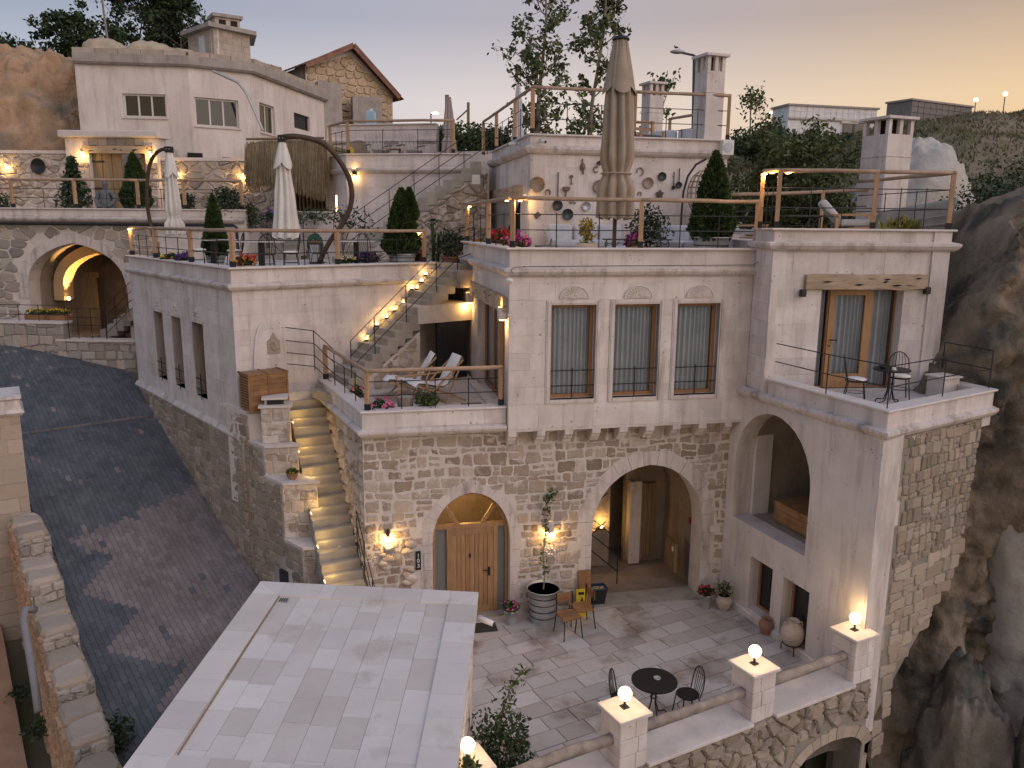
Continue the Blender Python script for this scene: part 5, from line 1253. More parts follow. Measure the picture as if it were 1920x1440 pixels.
def roof_side(e, a, name):
    d = np.array([a[0]-e[0], a[1]-e[1]]); ln = float(np.hypot(*d)); d = d/ln; e2 = (e[0]-d[0]*.5, e[1]-d[1]*.5); n = max(3, int((ln+.5)/.38))
    for i in range(n):
        t0, t1 = i/n, (i+1)/n; q0 = (e2[0]+(a[0]-e2[0])*t0, e2[1]+(a[1]-e2[1])*t0+.1); q1 = (e2[0]+(a[0]-e2[0])*t1, e2[1]+(a[1]-e2[1])*t1+.04)
        b = MB(); m_ = 36; vs = []; fs = []
        for k in range(m_+1):
            kk = -.55+(bl+.55)*k/m_; w_ = .05*abs(math.sin(k*math.pi/2))
            vs += [gp(q0[0], q0[1]+w_, kk), gp(q1[0], q1[1]+w_, kk), gp(q0[0], q0[1]-.06, kk)]
        for k in range(m_): o_ = k*3; fs += [(o_, o_+3, o_+4, o_+1), (o_+2, o_+5, o_+3, o_)]
        b.add(vs, fs).build(name, ROOFT, Hg)
roof_side(re, ap, 'tile_row'); roof_side(le, ap, 'tile_row')
for e in (re, le): MB().bar(gp(e[0]+(e[0]-ap[0])*.07, e[1]+(e[1]-ap[1])*.07-.02, -.5), gp(ap[0], ap[1]+.06, -.5), .08, .26).build('barge_board', ROOFT, Hg)
MB().add([gp(0, 9, 0), gp(0, le[1], 0), gp(0, le[1], bl), gp(0, 9, bl)], [(0, 1, 2, 3)]).build('side_wall', BLOCKW, Hg)
for (x0, x1, y0, y1, mm, nm, Y) in ((596, 640, 152, 240, CONC, 'rendered_annex', 42.2), (661, 716, 180, 240, CONC, 'rendered_panel', 43.4)):
    p0, p1 = PT(x0, y0, Y), PT(x1, y0+3, Y+.6); fr, l = seg_fr(p0, p1); fbox(fr, nm, 0, l, 0, .5, 9, p0[2], mm, Hg)
u_, z_ = FGb.px(644, 203, -.02); fbox(FGb, 'vent', u_-.12, u_+.12, -.06, 0, z_-.2, z_+.2, DARK, Hg)
p0, p1 = PT(466, 110, 39.5), PT(527, 104, 41.5); fr, l = seg_fr(p0, p1)
Hj = site('roof_yard_wall', 'broken stone wall joining the hut and the gabled house', 'wall', (p0[0], p0[1], 12)); fbox(fr, 'wall', 0, l, 0, .5, 12, p0[2], MORT, Hj); rubble(fr, rect(0, l, ZR-.4, p0[2]), [], .35, STONE_B, Hj, 0, gap=.015, d=.03, dome=.03)
# ------------------------------------------------------------------ seating terrace above the big stair
p0, p1 = PT(648, 288, 27.2), PT(884, 296, 26.6); FA, la_ = seg_fr(p0, p1); pl_ = PT(614, 300, 28.6)
Ta = site('seat_terrace', 'raised pale terrace with two slatted garden chairs', 'terrace', (p0[0]+2, p0[1]+1, 8))
za = p0[2]
FAl, ll_ = seg_fr(pl_, p0)
slab_uv(FA, rect(0, la_+1.5, 6.8, za-.04), [], 0, .35, LIMEP, 'wall', Ta); ashlar(FA, 0, la_, 8.3, za-.05, [], LIME, Ta, .36, .8, 0)
slab_uv(FAl, rect(-.3, ll_, 6.8, za-.04), [], .005, .35, LIMEP, 'wall', Ta); ashlar(FAl, 0, ll_, 7.4, za-.05, [], LIME, Ta, .36, .8, .005)
ap_ = [pl_[:2], p0[:2], p1[:2]]
cornice(ap_, FA.px(700, 325)[1], Ta, 1.0); coping(ap_, za, Ta)
AZF = za-.20
floor_poly('terrace_floor', [pl_, p0, p1, (p1[0]+1.2, p1[1]+.4), (p1[0]+.6, p1[1]+3), (pl_[0]+.3, pl_[1]+2)], za-.6, AZF, FLAG, Ta)
q0, q1 = PT(612, 236, 31.0), PT(818, 248, 30.2); fr, l = seg_fr(q0, q1)
slab_uv(fr, rect(0, l, 9.5, q0[2]), [], 0, .35, LIMEP, 'back_wall', Ta); ashlar(fr, 0, l, AZF, q0[2]-.02, [], LIME, Ta, .4, .9, 0); cornice([q0[:2], q1[:2]], fr.px(730, 270)[1], Ta, .9); coping([q0[:2], q1[:2]], q0[2]+.04, Ta)
q2, q3 = PT(820, 285, 29.2), PT(905, 290, 28.6); fr, l = seg_fr(q2, q3); slab_uv(fr, rect(-.2, l+.6, 8.5, q2[2]), [], 0, .3, LIMEP, 'side_parapet', Ta)
# big stair
bs0 = PT(622, 440, 24.6); FBS = Fr(bs0[0], bs0[1], 88)
bst = flight('garden_stairs', 'broad stone stair climbing past the conifer to the seating terrace', FBS, 0, 17, .262, .178, 7.30, -.0, 1.5, STEP)
slab_uv(FBS, [(1.0, 7.2), (4.75, 7.2), (4.75, 10.2), (4.4, 10.1), (1.0, 7.75)], [], .06, .5, MORT, 'side_wall', bst)
cells = voronoi(ccw([(1.2, 7.3), (4.7, 7.3), (4.7, 10.0), (4.4, 9.9), (1.2, 7.7)]), .30, 1.3, .9); pieces(cells, lambda x, y, dd: FBS.w(x, .06+dd, y), 'stone', STONE_A, bst, gap=.004, d=.04, dome=.09, inset=.06)
# step planter and small flight by the thatch
p0, p1 = PT(556, 396, 27.4), PT(622, 396, 27.0); fr, l = seg_fr(p0, p1)
Pl = site('planter_wall', 'plain stone planter wall beneath the thatch screen', 'planter', (p0[0]+.5, p0[1], 7.3)); fbox(fr, 'wall', 0, l, 0, 1.6, 7.0, p0[2]-.05, LIMEP, Pl); fbox(fr, 'cap', -.03, l+.03, -.05, 1.6, p0[2]-.05, p0[2], COPE, Pl)
sst = flight('thatch_steps', 'few stone steps beside the planter under the thatch', Fr(*PT(500, 440, 26.4)[:2], 30), 0, 7, .26, .17, 7.3, -.9, .4, STEP)
# ------------------------------------------------------------------ gatehouse roof in front
Q = site('gatehouse', 'gatehouse with a flat travertine slab roof close to the camera', 'gatehouse', FG.w(1.8, -2.5, -3))
GW, GL, RZ = 3.62, 6.6, 2.50
FG.vd = (.013, .9999)
FGp = ccw([FG.w(a, b, 0)[:2] for a, b in ((0, 0), (GW, 0), (GW, -GL), (0, -GL))])
MB().prism(ccw([FG.w(a, b, 0)[:2] for a, b in ((.05, -.05), (GW-.05, -.05), (GW-.05, -GL), (.05, -GL))]), -4, RZ-.09).build('wall', LIMEP, Q)
MB().prism(FGp, RZ-.10, RZ-.055).build('roof_bed', STEP, Q)
bw = .40
def strip_tiles(u0, u1, v0, v1, w_, l_):       # slabs in strips running towards the eaves
    u = u0; k = 0
    n = round((u1-u0)/w_); w2 = (u1-u0)/n
    for i in range(n):
        v = v1-((i*.37) % 1)*l_*.6-.2; a = v1
        while a > v0+1e-4:
            b = max(v0, v); 
            if a-b > .03:
                dz = .002*R.random(); p = [(u0+i*w2+.0025, b+.0025), (u0+(i+1)*w2-.0025, b+.0025), (u0+(i+1)*w2-.0025, a-.0025), (u0+i*w2+.0025, a-.0025)]
                MB().add([FG.w(x, y, RZ-.06) for x, y in p]+[FG.w(x, y, RZ-.03+dz) for x, y in p], [(4, 5, 6, 7), (0, 1, 5, 4), (1, 2, 6, 5), (2, 3, 7, 6), (3, 0, 4, 7)]).build('roof_slab', TRAV, Q)
            a = b; v = b-l_*R.uniform(.75, 1.25)
strip_tiles(bw, GW-bw, -4.45, -bw, .36, .62)
def edge_tile(p): MB().add([FG.w(x, y, RZ-.06) for x, y in p]+[FG.w(x, y, RZ) for x, y in p], [(4, 5, 6, 7), (0, 1, 5, 4), (1, 2, 6, 5), (2, 3, 7, 6), (3, 0, 4, 7)]).build('edge_slab', TRAV, Q)
a = -bw
while a > -GL:
    b = a-R.uniform(.5, .75)
    for u0, u1 in ((-.06, bw), (GW-bw, GW+.06)): edge_tile([(u0, b+.002), (u1, b+.002), (u1, a-.002), (u0, a-.002)])
    a = b
us_ = [-.06, bw, 1.05, 1.28, 2.1, 2.75, GW-bw, GW+.06]
for i in range(1, len(us_)-2): edge_tile([(us_[i]+.002, -bw), (us_[i+1]-.002, -bw), (us_[i+1]-.002, .06), (us_[i]+.002, .06)])
for c_ in ([(-.06, -bw+.002), (bw-.002, -bw+.002), (-.06, .06)], [(bw-.002, -bw+.006), (bw-.002, .06), (-.055, .06)], [(GW-bw+.002, -bw+.002), (GW+.06, -bw+.002), (GW+.06, .06)], [(GW-bw+.002, -bw+.006), (GW+.055, .06), (GW-bw+.002, .06)]):
    p = ccw(c_); MB().add([FG.w(x, y, RZ-.06) for x, y in p]+[FG.w(x, y, RZ) for x, y in p], [(3, 4, 5), (0, 1, 4, 3), (1, 2, 5, 4), (2, 0, 3, 5)]).build('edge_slab', TRAV, Q)
for k in range(6): edge_tile([(bw+k*.47+.002, -5.05), (bw+(k+1)*.47-.002, -5.05), (bw+(k+1)*.47-.002, -4.452), (bw+k*.47+.002, -4.452)])
for (u0, u1, v0, v1) in ((GW-.05, GW+.045, -GL, .05), (-.05, GW, -.05, .045)): fbox(FG, 'eave_moulding', u0, u1, v0, v1, RZ-.30, RZ-.062, TRIM, Q, .03)
MB().tube([FG.w(bw+.01, -bw-.02, RZ-.024), FG.w(bw+.04, -4.4, RZ-.024)], .012, 6).build('sealant_line', STRAW, Q)
dr = fbox(FG, 'roof_drain', bw+.05, bw+.2, -bw-.2, -bw-.06, RZ-.03, RZ-.02, STEEL, Q)
for k in range(4): fbox(FG, 'drain_bar', bw+.06+k*.035, bw+.075+k*.035, -bw-.19, -bw-.07, RZ-.02, RZ-.014, GUN, dr)
ashlar(Fr(*FG.w(GW-.05, -.02, 0)[:2], 180.75), 0, GL, -3.0, RZ-.31, [], LIME, Q, .42, .8, 0.0)
ashlar(Fr(*FG.w(GW-.05, -.05, 0)[:2], FG.az+180), 0, GW-.1, -1.0, RZ-.31, [], LIME, Q, .42, .8, 0.0)
# ------------------------------------------------------------------ balustrade
Bw = site('courtyard_parapet', 'rubble parapet wall with flat slabs along the courtyard edge', 'wall', FB.w(4, 0, -3))
us = [0, 2.62, 5.27, 7.72]; SZ = .52
b0, _ = FB.px(1490, 1440, -.28); arch2 = archp(FB.px(1492, 1440, -.28)[0], FB.px(1610, 1440, -.28)[0], -6, FB.px(1500, 1440, -.28)[1]-.1, FB.px(1545, 1394, -.28)[1], 12)
slab_uv(FB, rect(-.8, 7.95, -5.5, SZ-.06), [arch2], -.28, .28, MORTD, 'wall', Bw)
rubble(FB, rect(-.3, 7.9, -2.8, SZ-.07), [archp(arch2[0][0]-.2, arch2[1][0]+.2, -6, arch2[2][1], arch2[8][1]+.22, 12)], .25, STONE_B, Bw, -.28, wild=True, gap=.016, d=.05, dome=.035, inset=.04, aspect=1.15, jit=.9, limit=300, key=lambda p: -centroid(p)[1])
ring(FB, arch2, .24, 11, STONE_W, Bw, -.28, .03, depth=.3)
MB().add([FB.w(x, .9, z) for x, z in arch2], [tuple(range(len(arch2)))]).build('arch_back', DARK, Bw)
for a, b in zip(us, us[1:]): fbox(FB, 'slab', a+.25, b-.25, -.36, .30, SZ-.06, SZ, COPE, Bw, .012)
names = ['lamp pillar hard against the gatehouse wall', 'lamp pillar in front of the round courtyard table', 'lamp pillar between the table and the tower', 'lamp pillar touching the corner of the tower']
for i, u in enumerate(us):
    t = site('stone_pillar', 'square stone '+names[i]+', flat cap', 'pillar', FB.w(u, 0, SZ), 'lamp pillars along the parapet')
    z = SZ-.06 if i else -.6; pz_ = 1.36
    fbox(FB, 'core', u-.235, u+.235, -.26, .21, -.6 if i == 0 else SZ-.1, pz_-.06, MORT, t)
    while z < pz_-.08:
        h_ = min(.27, pz_-.06-z); s_ = R.uniform(-.1, .1)
        for (x0, x1) in ((u-.25, u+s_-.004), (u+s_+.004, u+.25)): fbox(FB, 'stone_block', x0, x1, -.275-.008*R.random(), .225, z+.005, z+h_-.005, LIME, t, .008)
        z += h_
    fbox(FB, 'cap', u-.30, u+.30, -.33, .28, pz_-.06, pz_, COPE, t, .014)
    l_ = site('globe_lamp', 'lit round globe lamp on the '+['pillar beside the gatehouse', 'pillar in front of the courtyard table', 'pillar between table and tower', 'pillar at the tower corner'][i], 'lamp', FB.w(u, -.02, pz_), 'globe lamps on the pillars')
    c = FB.w(u, -.02, pz_); fbox(FB, 'foot', u-.055, u+.055, -.075, .035, pz_, pz_+.018, IRON, l_)
    MB().lathe([(.035, .018), (.02, .04), (.018, .09), (.03, .11), (.05, .125)], 12, c).build('stem', IRON, l_)
    cg = (c[0], c[1], pz_+.225); MB().sphere(cg, .105, 24, 16).build('globe', GLOBE, l_, True)
    for k in range(3):
        t_ = k*math.pi/3; MB().tube([(cg[0]+.112*math.cos(p_)*math.cos(t_), cg[1]+.112*math.cos(p_)*math.sin(t_), cg[2]+.112*math.sin(p_)) for p_ in np.linspace(-math.pi-.15, .15, 15)], .005, 5).build('cage_rib', IRON, l_)
    MB().tube([(cg[0]+.113*math.cos(p_), cg[1]+.113*math.sin(p_), cg[2]-.01) for p_ in np.linspace(0, 2*math.pi, 25)], .005, 5).build('cage_ring', IRON, l_)
    lamp(l_, (cg[0], cg[1], cg[2]+.0), 42, (1.0, .66, .30), .13)
for a, b, nm in zip(us, us[1:], ('log rail running from the gatehouse to the first free pillar', 'log rail in front of the round courtyard table', 'log rail ending at the tower pillar')):
    n = 18; pts = []; rr = []
    for k in range(n):
        t_ = k/(n-1); q = FB.w(a+.2+(b-a-.4)*t_, -.04+.02*noise.noise((t_*3, a, 1)), .93+.035*noise.noise((t_*2.5, a, 4))); pts.append(q); rr.append(.085+.018*noise.noise((t_*6, a, 8)))
    tag(MB().tube(pts, rr, 12).build('log_rail', GREYW, None, True), 'grey weathered '+nm, 'rail', 'log rails between the pillars')
# ------------------------------------------------------------------ lane-side walls at the picture's edge
Bk = site('broken_wall', 'ruined stone wall stepping down beside the lane', 'wall', (*st_xy(0, -4.2), 0))
def bp_(s_): return float(np.interp(s_, [-3.6, 4.8], [-3.72, -4.12]))
zst = []
for k in range(6):
    s0, s1 = -3.6+k*1.42, -3.6+(k+1)*1.42; zt2 = st_z(s0+.9)+.62-.02*k
    c4 = [st_xy(s0, bp_(s0)), st_xy(s1, bp_(s1)), st_xy(s1, bp_(s1)-.62), st_xy(s0, bp_(s0)-.62)]
    MB().prism(ccw(c4), -4, zt2-.12).build('core', STONE_G, Bk)
    x0, y0 = c4[0]; x1, y1 = c4[1]; fr, l = seg_fr(c4[3], c4[2]); 
    fw2, lw2 = seg_fr(c4[2], c4[1])
    rubble(Fr(c4[3][0], c4[3][1], fr.az), rect(0, l, zt2-3.0, zt2-.1), [], .26, STONE_LIT, Bk, 0, gap=.01, d=.03, dome=.05, inset=.05, limit=60)
    for j in range(2):
        a0 = j/2+.01; a1 = (j+1)/2-.01
        quad = [tuple(np.array(c4[3])*(1-aa)*(1-bb)+np.array(c4[2])*aa*(1-bb)+np.array(c4[1])*aa*bb+np.array(c4[0])*(1-aa)*bb) for aa, bb in ((a0, -.02), (a1, -.02), (a1, .97), (a0, .97))]
        vs, fs = pillow([tuple(x) for x in ccw(quad)], lambda x, y, dd: (x, y, zt2-.12-dd), .12, .05, .06, .25)
        me = bpy.data.meshes.new('top_stone'); me.from_pydata(vs, [], fs); link('top_stone', me, STONE_W, Bk)
    fe, le_ = seg_fr(c4[2], c4[1]); rubble(Fr(c4[2][0], c4[2][1], fe.az), rect(0, le_, zt2-.75, zt2-.1), [], .22, STONE_G, Bk, -.0, gap=.01, d=.03, dome=.03, inset=.04, limit=20)
pa_ = st_xy(-3.5, -3.75); 
Pc = site('lane_pier', 'tall ashlar corner pier with a moulded cap at the edge of the lane', 'pier', (pa_[0], pa_[1], 1))
ppos = PT(46, 860, 17.6); FPc = Fr(ppos[0]-4*math.sin(rad(57)), ppos[1]-4*math.cos(rad(57)), 57); zc_ = PT(46, 742, 17.6)[2]
fbox(FPc, 'core', 0, 4, 0, 1.2, -1.5, zc_-.3, MORT, Pc)
ashlar(FPc, 0, 4.0, -1.2, zc_-.3, [], STONE_W, Pc, .34, .62, 0.0, gap=.014, proud=.03)
sweep('cap_moulding', [FPc.w(0, 0, 0)[:2], FPc.w(4, 0, 0)[:2], FPc.w(4, 1.2, 0)[:2]], [(-.1, zc_-.45), (.04, zc_-.45), (.10, zc_-.38), (.04, zc_-.30), (.02, zc_-.1), (.07, zc_-.06), (.07, zc_), (-.1, zc_)], TRIM, Pc)
fbox(FPc, 'cap_slab', 0, 4.0, .0, 1.2, zc_-.3, zc_-.002, COPE, Pc)
dg = [PT(-60, 1120, 16), PT(60, 1120, 15.6), st_xy(-1, bp_(-1)-.6), st_xy(5, bp_(5)-.6), st_xy(9, -5.4), st_xy(9, -12), st_xy(-4, -14)]
P = np.zeros((24, 24, 3))
for i in range(24):
    for j in range(24):
        s_ = -4+i/23*13; p_ = -5.25-.0*s_-j/23*7; x, y = st_xy(s_, p_+.5*np.interp(s_, [-3.6, 4.8], [1, 0])); P[i, j] = (x, y, st_z(s_)-2.3+.12*noise.noise((x*1.3, y*1.3, 0)))
tag(grid_mesh('dirt_bank', P, DIRT), 'bare reddish dirt ground beyond the broken wall', None, kind='structure')
dpp = [PT(x, y, Y) for x, y, Y in ((66, 1143, 14.4), (47, 1143, 14.2), (44, 1160, 14.1), (56, 1230, 13.6), (66, 1290, 13.2), (72, 1335, 12.9))]
tag(MB().tube(dpp, .07, 10).build('drain_pipe', mat('grey_pipe', (.20, .19, .19), (.26, .25, .25), rough=.6), None, True), 'grey plastic drain pipe against the ruined lane wall', 'pipe')
# ------------------------------------------------------------------ chimneys, far houses, low wall
def chimney(label, x0, x1, ytop, Y, zbase, az=68, cap=.07):
    p0, p1 = PT(x0, ytop, Y), PT(x1, ytop, Y); w_ = (p1[0]-p0[0])*.72; fr = Fr(p0[0]+.12*(p1[0]-p0[0]), p0[1]-.1, az); zt = p0[2]
    t = site('chimney', label, 'chimney', fr.w(w_/2, w_/2, zbase), 'tall stone chimneys')
    fbox(fr, 'shaft', 0, w_, 0, w_, zbase, zt-.42, LIME, t, .01); fbox(fr, 'collar', -.012, w_+.012, -.012, w_+.012, zt-.95, zt-.93, TRIM, t)
    for a in (0, w_*.5-.05, w_-.10):
        for b in (0, w_-.10): fbox(fr, 'cowl_post', a, a+.10, b, b+.10, zt-.42, zt-cap, LIME, t)
    for b in (w_*.5-.05,):
        for a in (0, w_-.10): fbox(fr, 'cowl_post', a, a+.10, b, b+.10, zt-.42, zt-cap, LIME, t)
    fbox(fr, 'flue', .17, w_-.17, .17, w_-.17, zt-.42, zt-cap-.02, DARK, t)
    fbox(fr, 'cap', -.08, w_+.08, -.08, w_+.08, zt-cap, zt, COPE, t, .01); return t
chimney('tall slender chimney at the front corner of the roof terrace', 1320, 1376, 100, 21.6, UZ)
chimney('shorter chimney behind the roof terrace sofa', 1214, 1256, 153, 27, UZ)
chimney('stout chimney on the tower terrace before the pale rock mound', 1655, 1742, 217, 20.2, 7.6)
def far_house(name, label, x0, x1, ya, yb, Y0, Y1, zb, m, wins=(), h=None):
    a, b = PT(x0, ya, Y0), PT(x1, yb, Y1); fr, l = seg_fr(a, b); t = site(name, label, 'house', (a[0], a[1], zb)); zt = max(a[2], b[2])
    fbox(fr, 'wall', 0, l, 0, 2.4, zb, zt, m, t); fbox(fr, 'roof_edge', -.15, l+.15, -.15, 2.5, zt, zt+.15, CONC, t)
    return t, fr, l, zt
t, fr, l, zt = far_house('far_white_house', 'flat white block house on the far hill', 1478, 1645, 216, 206, 68, 70, 11, FARW)
cornice([fr.w(0, 0, 0)[:2], fr.w(l, 0, 0)[:2]], zt-1.1, t, 1.2)
n = int(l/.55)
for r_ in range(2):
    for k in range(n): fbox(fr, 'block', l*k/n+.02, l*(k+1)/n-.02, -.04, .05, zt-.42*(r_+1)+.02, zt-.42*r_-.02, FARW, t)
for x, y in ((1607, 248), (1590, 250)): u_, z_ = fr.px(x, y); w_ = fbox(fr, 'window', u_-.55, u_+.55, -.08, .05, z_-.6, z_+.7, DGLASS, t); fbox(fr, 'window_head', u_-.8, u_+.8, -.16, .0, z_+.75, z_+.95, TRIM, t)
t, fr, l, zt = far_house('far_grey_house', 'long low grey block building on the crest of the hill', 1708, 1822, 204, 202, 72, 76, 13, SLATG)
n = int(l/.8)
for r_ in range(3):
    for k in range(n): fbox(fr, 'block', l*k/n+.03, l*(k+1)/n-.03, -.05, .05, zt-.5*(r_+1)+.03, zt-.5*r_-.03, SLATG, t)
p0, p1 = PT(1436, 400, 23.5), PT(1562, 402, 23.0); fr, l = seg_fr(p0, p1)
lw_ = site('low_white_wall', 'low white garden wall with a small arch behind the tower terrace', 'wall', (p0[0], p0[1], 8)); slab_uv(fr, rect(0, l, 7.2, p0[2]), [archp(l*.4, l*.4+.5, 7.2, 8.2, 8.55, 8)], 0, .3, WHITE, 'wall', lw_); fbox(fr, 'coping', -.05, l+.05, -.05, .35, p0[2], p0[2]+.06, COPE, lw_)
# ------------------------------------------------------------------ railings
SLEEVE = IRON
def timber_rail(label, pts, h, posts=None, bars=(.36, .68), ups=2, group='timber railings', lit=(), name='timber_railing', rr=.042):
    """pts: foot points along the run; a post at each"""
    P_ = [Vector(p) for p in pts]; t = site(name, label, 'railing', P_[0], group)
    for i, p in enumerate(P_):
        if posts is not None and i not in posts: continue
        o = MB().bar(p+Vector((0, 0, .0)), p+Vector((0, 0, h-.03)), .085, .085, (.3, 1, 0)).build('post', PINE, t)
        MB().bar(p, p+Vector((0, 0, .13)), .098, .098, (.3, 1, 0)).build('post_shoe', IRON, o)
    for i, (a, b) in enumerate(zip(P_, P_[1:])):
        n = 8; q = []; r_ = []
        for k in range(n):
            f = k/(n-1); c = a.lerp(b, -.012 if k == 0 else 1.012 if k == n-1 else f); q.append(c+Vector((0, 0, h+.014*noise.noise((c.x*1.5, c.y*1.5, 2))))); r_.append(rr*(1+.14*noise.noise((c.x*3, c.y*3, 7))))
        MB().tube(q, r_, 8).build('top_rail', RAILW, t, True)
        for f in bars: MB().tube([a+Vector((0, 0, h*f)), b+Vector((0, 0, h*f))], .010, 6).build('iron_bar', IRON, t)
        for k in range(ups):
            c = a.lerp(b, (k+1)/(ups+1)); MB().tube([c, c+Vector((0, 0, h*bars[-1]+.03))], .011, 6).build('iron_upright', IRON, t)
    for i in lit:
        c = P_[i]; tc_ = Vector((0, 0, CZ)); d = Vector((-c.x, -c.y, 0)).normalized()*.0
        for s_ in lit[i]:
            e = c+Vector((s_[0], s_[1], h-.05)); MB().box(e.x-.035, e.x+.035, e.y-.035, e.y+.035, e.z-.015, e.z+.005).build('rail_light', BULB, t)
            lamp(t, (e.x, e.y, e.z-.05), s_[2], r=.02)
    return t
def iron_rail(label, pts, h, bars=(.33, .66, 1.0), ups=None, group='iron railings', name='iron_railing', r=.012):
    P_ = [Vector(p) for p in pts]; t = site(name, label, 'railing', P_[0], group)
    for f in bars: MB().tube([p+Vector((0, 0, h*f)) for p in P_], r*.9, 6).build('iron_bar', IRON, t)
    for i, p in enumerate(P_):
        if ups is None or i in ups: MB().tube([p, p+Vector((0, 0, h))], r, 6).build('iron_upright', IRON, t)
    return t
def fv(px_, y, fr, u, vmax=8):   # v along a side face for image column
    best = None
    for k in range(400):
        v_ = vmax*k/400; p = fr.w(u, v_, 8); d = np.array(p)-CAMP; X = 960+FPX*(d@_rt)/(d@_fw)
        if best is None or abs(X-px_) < best[0]: best = (abs(X-px_), v_)
    return best[1]
mz = 8.045
mv = [fv(x, 400, FM, .08) for x in (876, 916)]
mu = [FM.px(x, 400, .1)[0] for x in (1203, 1424)]
timber_rail('timber and iron railing round the main terrace above the three curtained windows', [FM.w(.08, mv[0], mz), FM.w(.08, mv[1], mz), FM.w(.08, .1, mz), FM.w(mu[0], .1, mz), FM.w(mu[1]-.05, .1, mz)], .96, ups=2,
            lit={0: [(.08, -.06, 5)], 2: [(-.12, .05, 4), (.14, .06, 7)]})
tu = [FTU.px(x, 380, .12)[0] for x in (1640, 1783)]
timber_rail('timber railing along the front of the tower terrace', [(5.12, 16.95, 8.47), FTU.w(.08, .12, 8.47), FTU.w(tu[0], .12, 8.47), FTU.w(tu[1], .12, 8.47), FTU.w(tu[1]-.15, 3.6, 8.47)], 1.13, posts=(0, 1, 2, 3), ups=2, bars=(.36, .70),
            lit={1: [(-.16, .03, 7), (.16, .03, 7)], 0: [(.0, -.1, 3)]})
bz = 8.2
timber_rail('plain timber rail along the back of the tower terrace', [PT(1365, 430, 20.2)*[1, 1, 0]+[0, 0, 8.0], PT(1538, 430, 20.4)*[1, 1, 0]+[0, 0, 8.1], PT(1650, 430, 20.6)*[1, 1, 0]+[0, 0, 8.2]], 1.25, ups=1)
uv_ = [fv(x, 300, FM, uo+.1, 12) for x in (907, 931, 965)]
uu = [FM.px(x, 220, V0+.1)[0] for x in (1190, 1366)]
timber_rail('timber railing round the roof terrace above the hanging kitchenware', [FM.w(uo+.08, uv_[0], zc), FM.w(uo+.08, uv_[1], zc), FM.w(uo+.08, uv_[2], zc), FM.w(uo+.08, V0+.1, zc), FM.w(uu[0], V0+.1, zc), FM.w(uu[1], V0+.1, zc)], 1.10, ups=2, bars=(.33, .66))
timber_rail('short timber rail at the back of the roof terrace beside the tall chimney', [PT(1255, 255, 25)*[1, 1, 0]+[0, 0, UZ], PT(1302, 255, 24)*[1, 1, 0]+[0, 0, UZ], PT(1330, 255, 23)*[1, 1, 0]+[0, 0, UZ]], 1.15, ups=1)
lz_ = 7.505
lv = [fv(x, 460, FL, .1, 9) for x in (246, 290, 357)]
lu = [FL.px(x, 460, .1)[0] for x in (632, 795)]
timber_rail('timber railing round the cafe terrace of the left house', [FL.w(.1, lv[0], lz_), FL.w(.1, lv[1], lz_), FL.w(.1, lv[2], lz_), FL.w(.1, .1, lz_), FL.w(lu[0], .1, lz_), FL.w(lu[1], .1, lz_)], .80, ups=2, bars=(.36, .72),
            lit={0: [(.02, -.12, 6)], 5: [(-.12, .0, 8)]})
gu = [FC.px(x, 360, .1)[0] for x in (-60, 22, 140, 258, 345, 452)]
timber_rail('timber railing along the garden terrace above the cave arch', [FC.w(u, .1, zc2) for u in gu], .90, ups=1, bars=(.36, .68))
timber_rail('timber and iron railing of the deck chair terrace', [FTL.w(.12, .12, 4.80), FM.w(-2.84, .28, 4.80), FM.w(-.10, .28, 4.80)], .80, ups=3, bars=(.36, .72))
au = [FA.px(x, 270, .1)[0] for x in (648, 850)]
timber_rail('grey timber railing of the raised seating terrace', [(pl_[0]+.12, pl_[1], za) , FA.w(.06, .1, za), FA.w(au[1], .1, za)], 1.03, ups=2, bars=(.36, .72))
bt = 5.43
iron_rail('slim black iron railing round the tower balcony', [(5.37, 16.1, bt), (5.9, 14.72, bt), (6.5, 13.52, bt), (8.0, 14.55, bt), (9.36, 15.4, bt), (9.0, 16.5, bt)], .74, (.5, 1.0), ups=(1, 2, 3, 4, 5))
def onstair(fr, u, v, z0, u0, tread, rise): return fr.w(u, v, z0+max(0, (u-u0)/tread)*rise)
iron_rail('black iron handrail of the lamp-lit steps', [onstair(FL, u, -1.02, 4.62, 2.05, .215, .173) for u in (2.35, 3.0, 3.9, 4.8, 5.45)]+[FL.w(6.0, -1.02, 7.5)], .92, (.3, .62, 1.0))
iron_rail('short black iron guard at the foot of the lamp-lit steps', [FL.w(1.15, -.15, 5.15), FL.w(1.75, -.35, 5.05), FL.w(2.05, -.75, 4.62)], .95, (.1, .38, .68, 1.0), ups=(1, 2))
iron_rail('black iron handrail climbing the broad garden stair', [onstair(FBS, u, .06, 7.36, 0, .262, .178) for u in (.3, 1.0, 1.75, 2.5, 3.25, 4.0, 4.6)]+[FBS.w(5.1, .06, 10.4)], .95, (.25, .62, 1.0))
iron_rail('black iron rail beside the short cave steps', [FC2.w(FC2.px(x, 640)[0], .2, z) for x, z in ((195, zB), (215, zB+.3), (240, zB+.7), (262, zB+1.0))], 1.0, (.2, .45, .72, 1.0))
iron_rail('low black iron rail on the lane wall by the flower troughs', [FC2.w(FC2.px(x, 600)[0], .2, zA if x < 118 else zB) for x in (-40, 28, 66)]+[FC2.w(FC2.px(116, 600)[0], .2, zA)], .5, (.4, 1.0))
iron_rail('black iron rail on the lane wall before the cave door', [FC2.w(FC2.px(x, 620)[0], .2, zB) for x in (122, 140, 165, 192)], .95, (.45, .7, 1.0))
iron_rail('black iron rail at the foot of the long lit steps', [FSL.w(u, .04, .12+max(0, u)/.192*.181) for u in (-.25, .35, .95, 1.5)], .95, (.3, .6, 1.0))
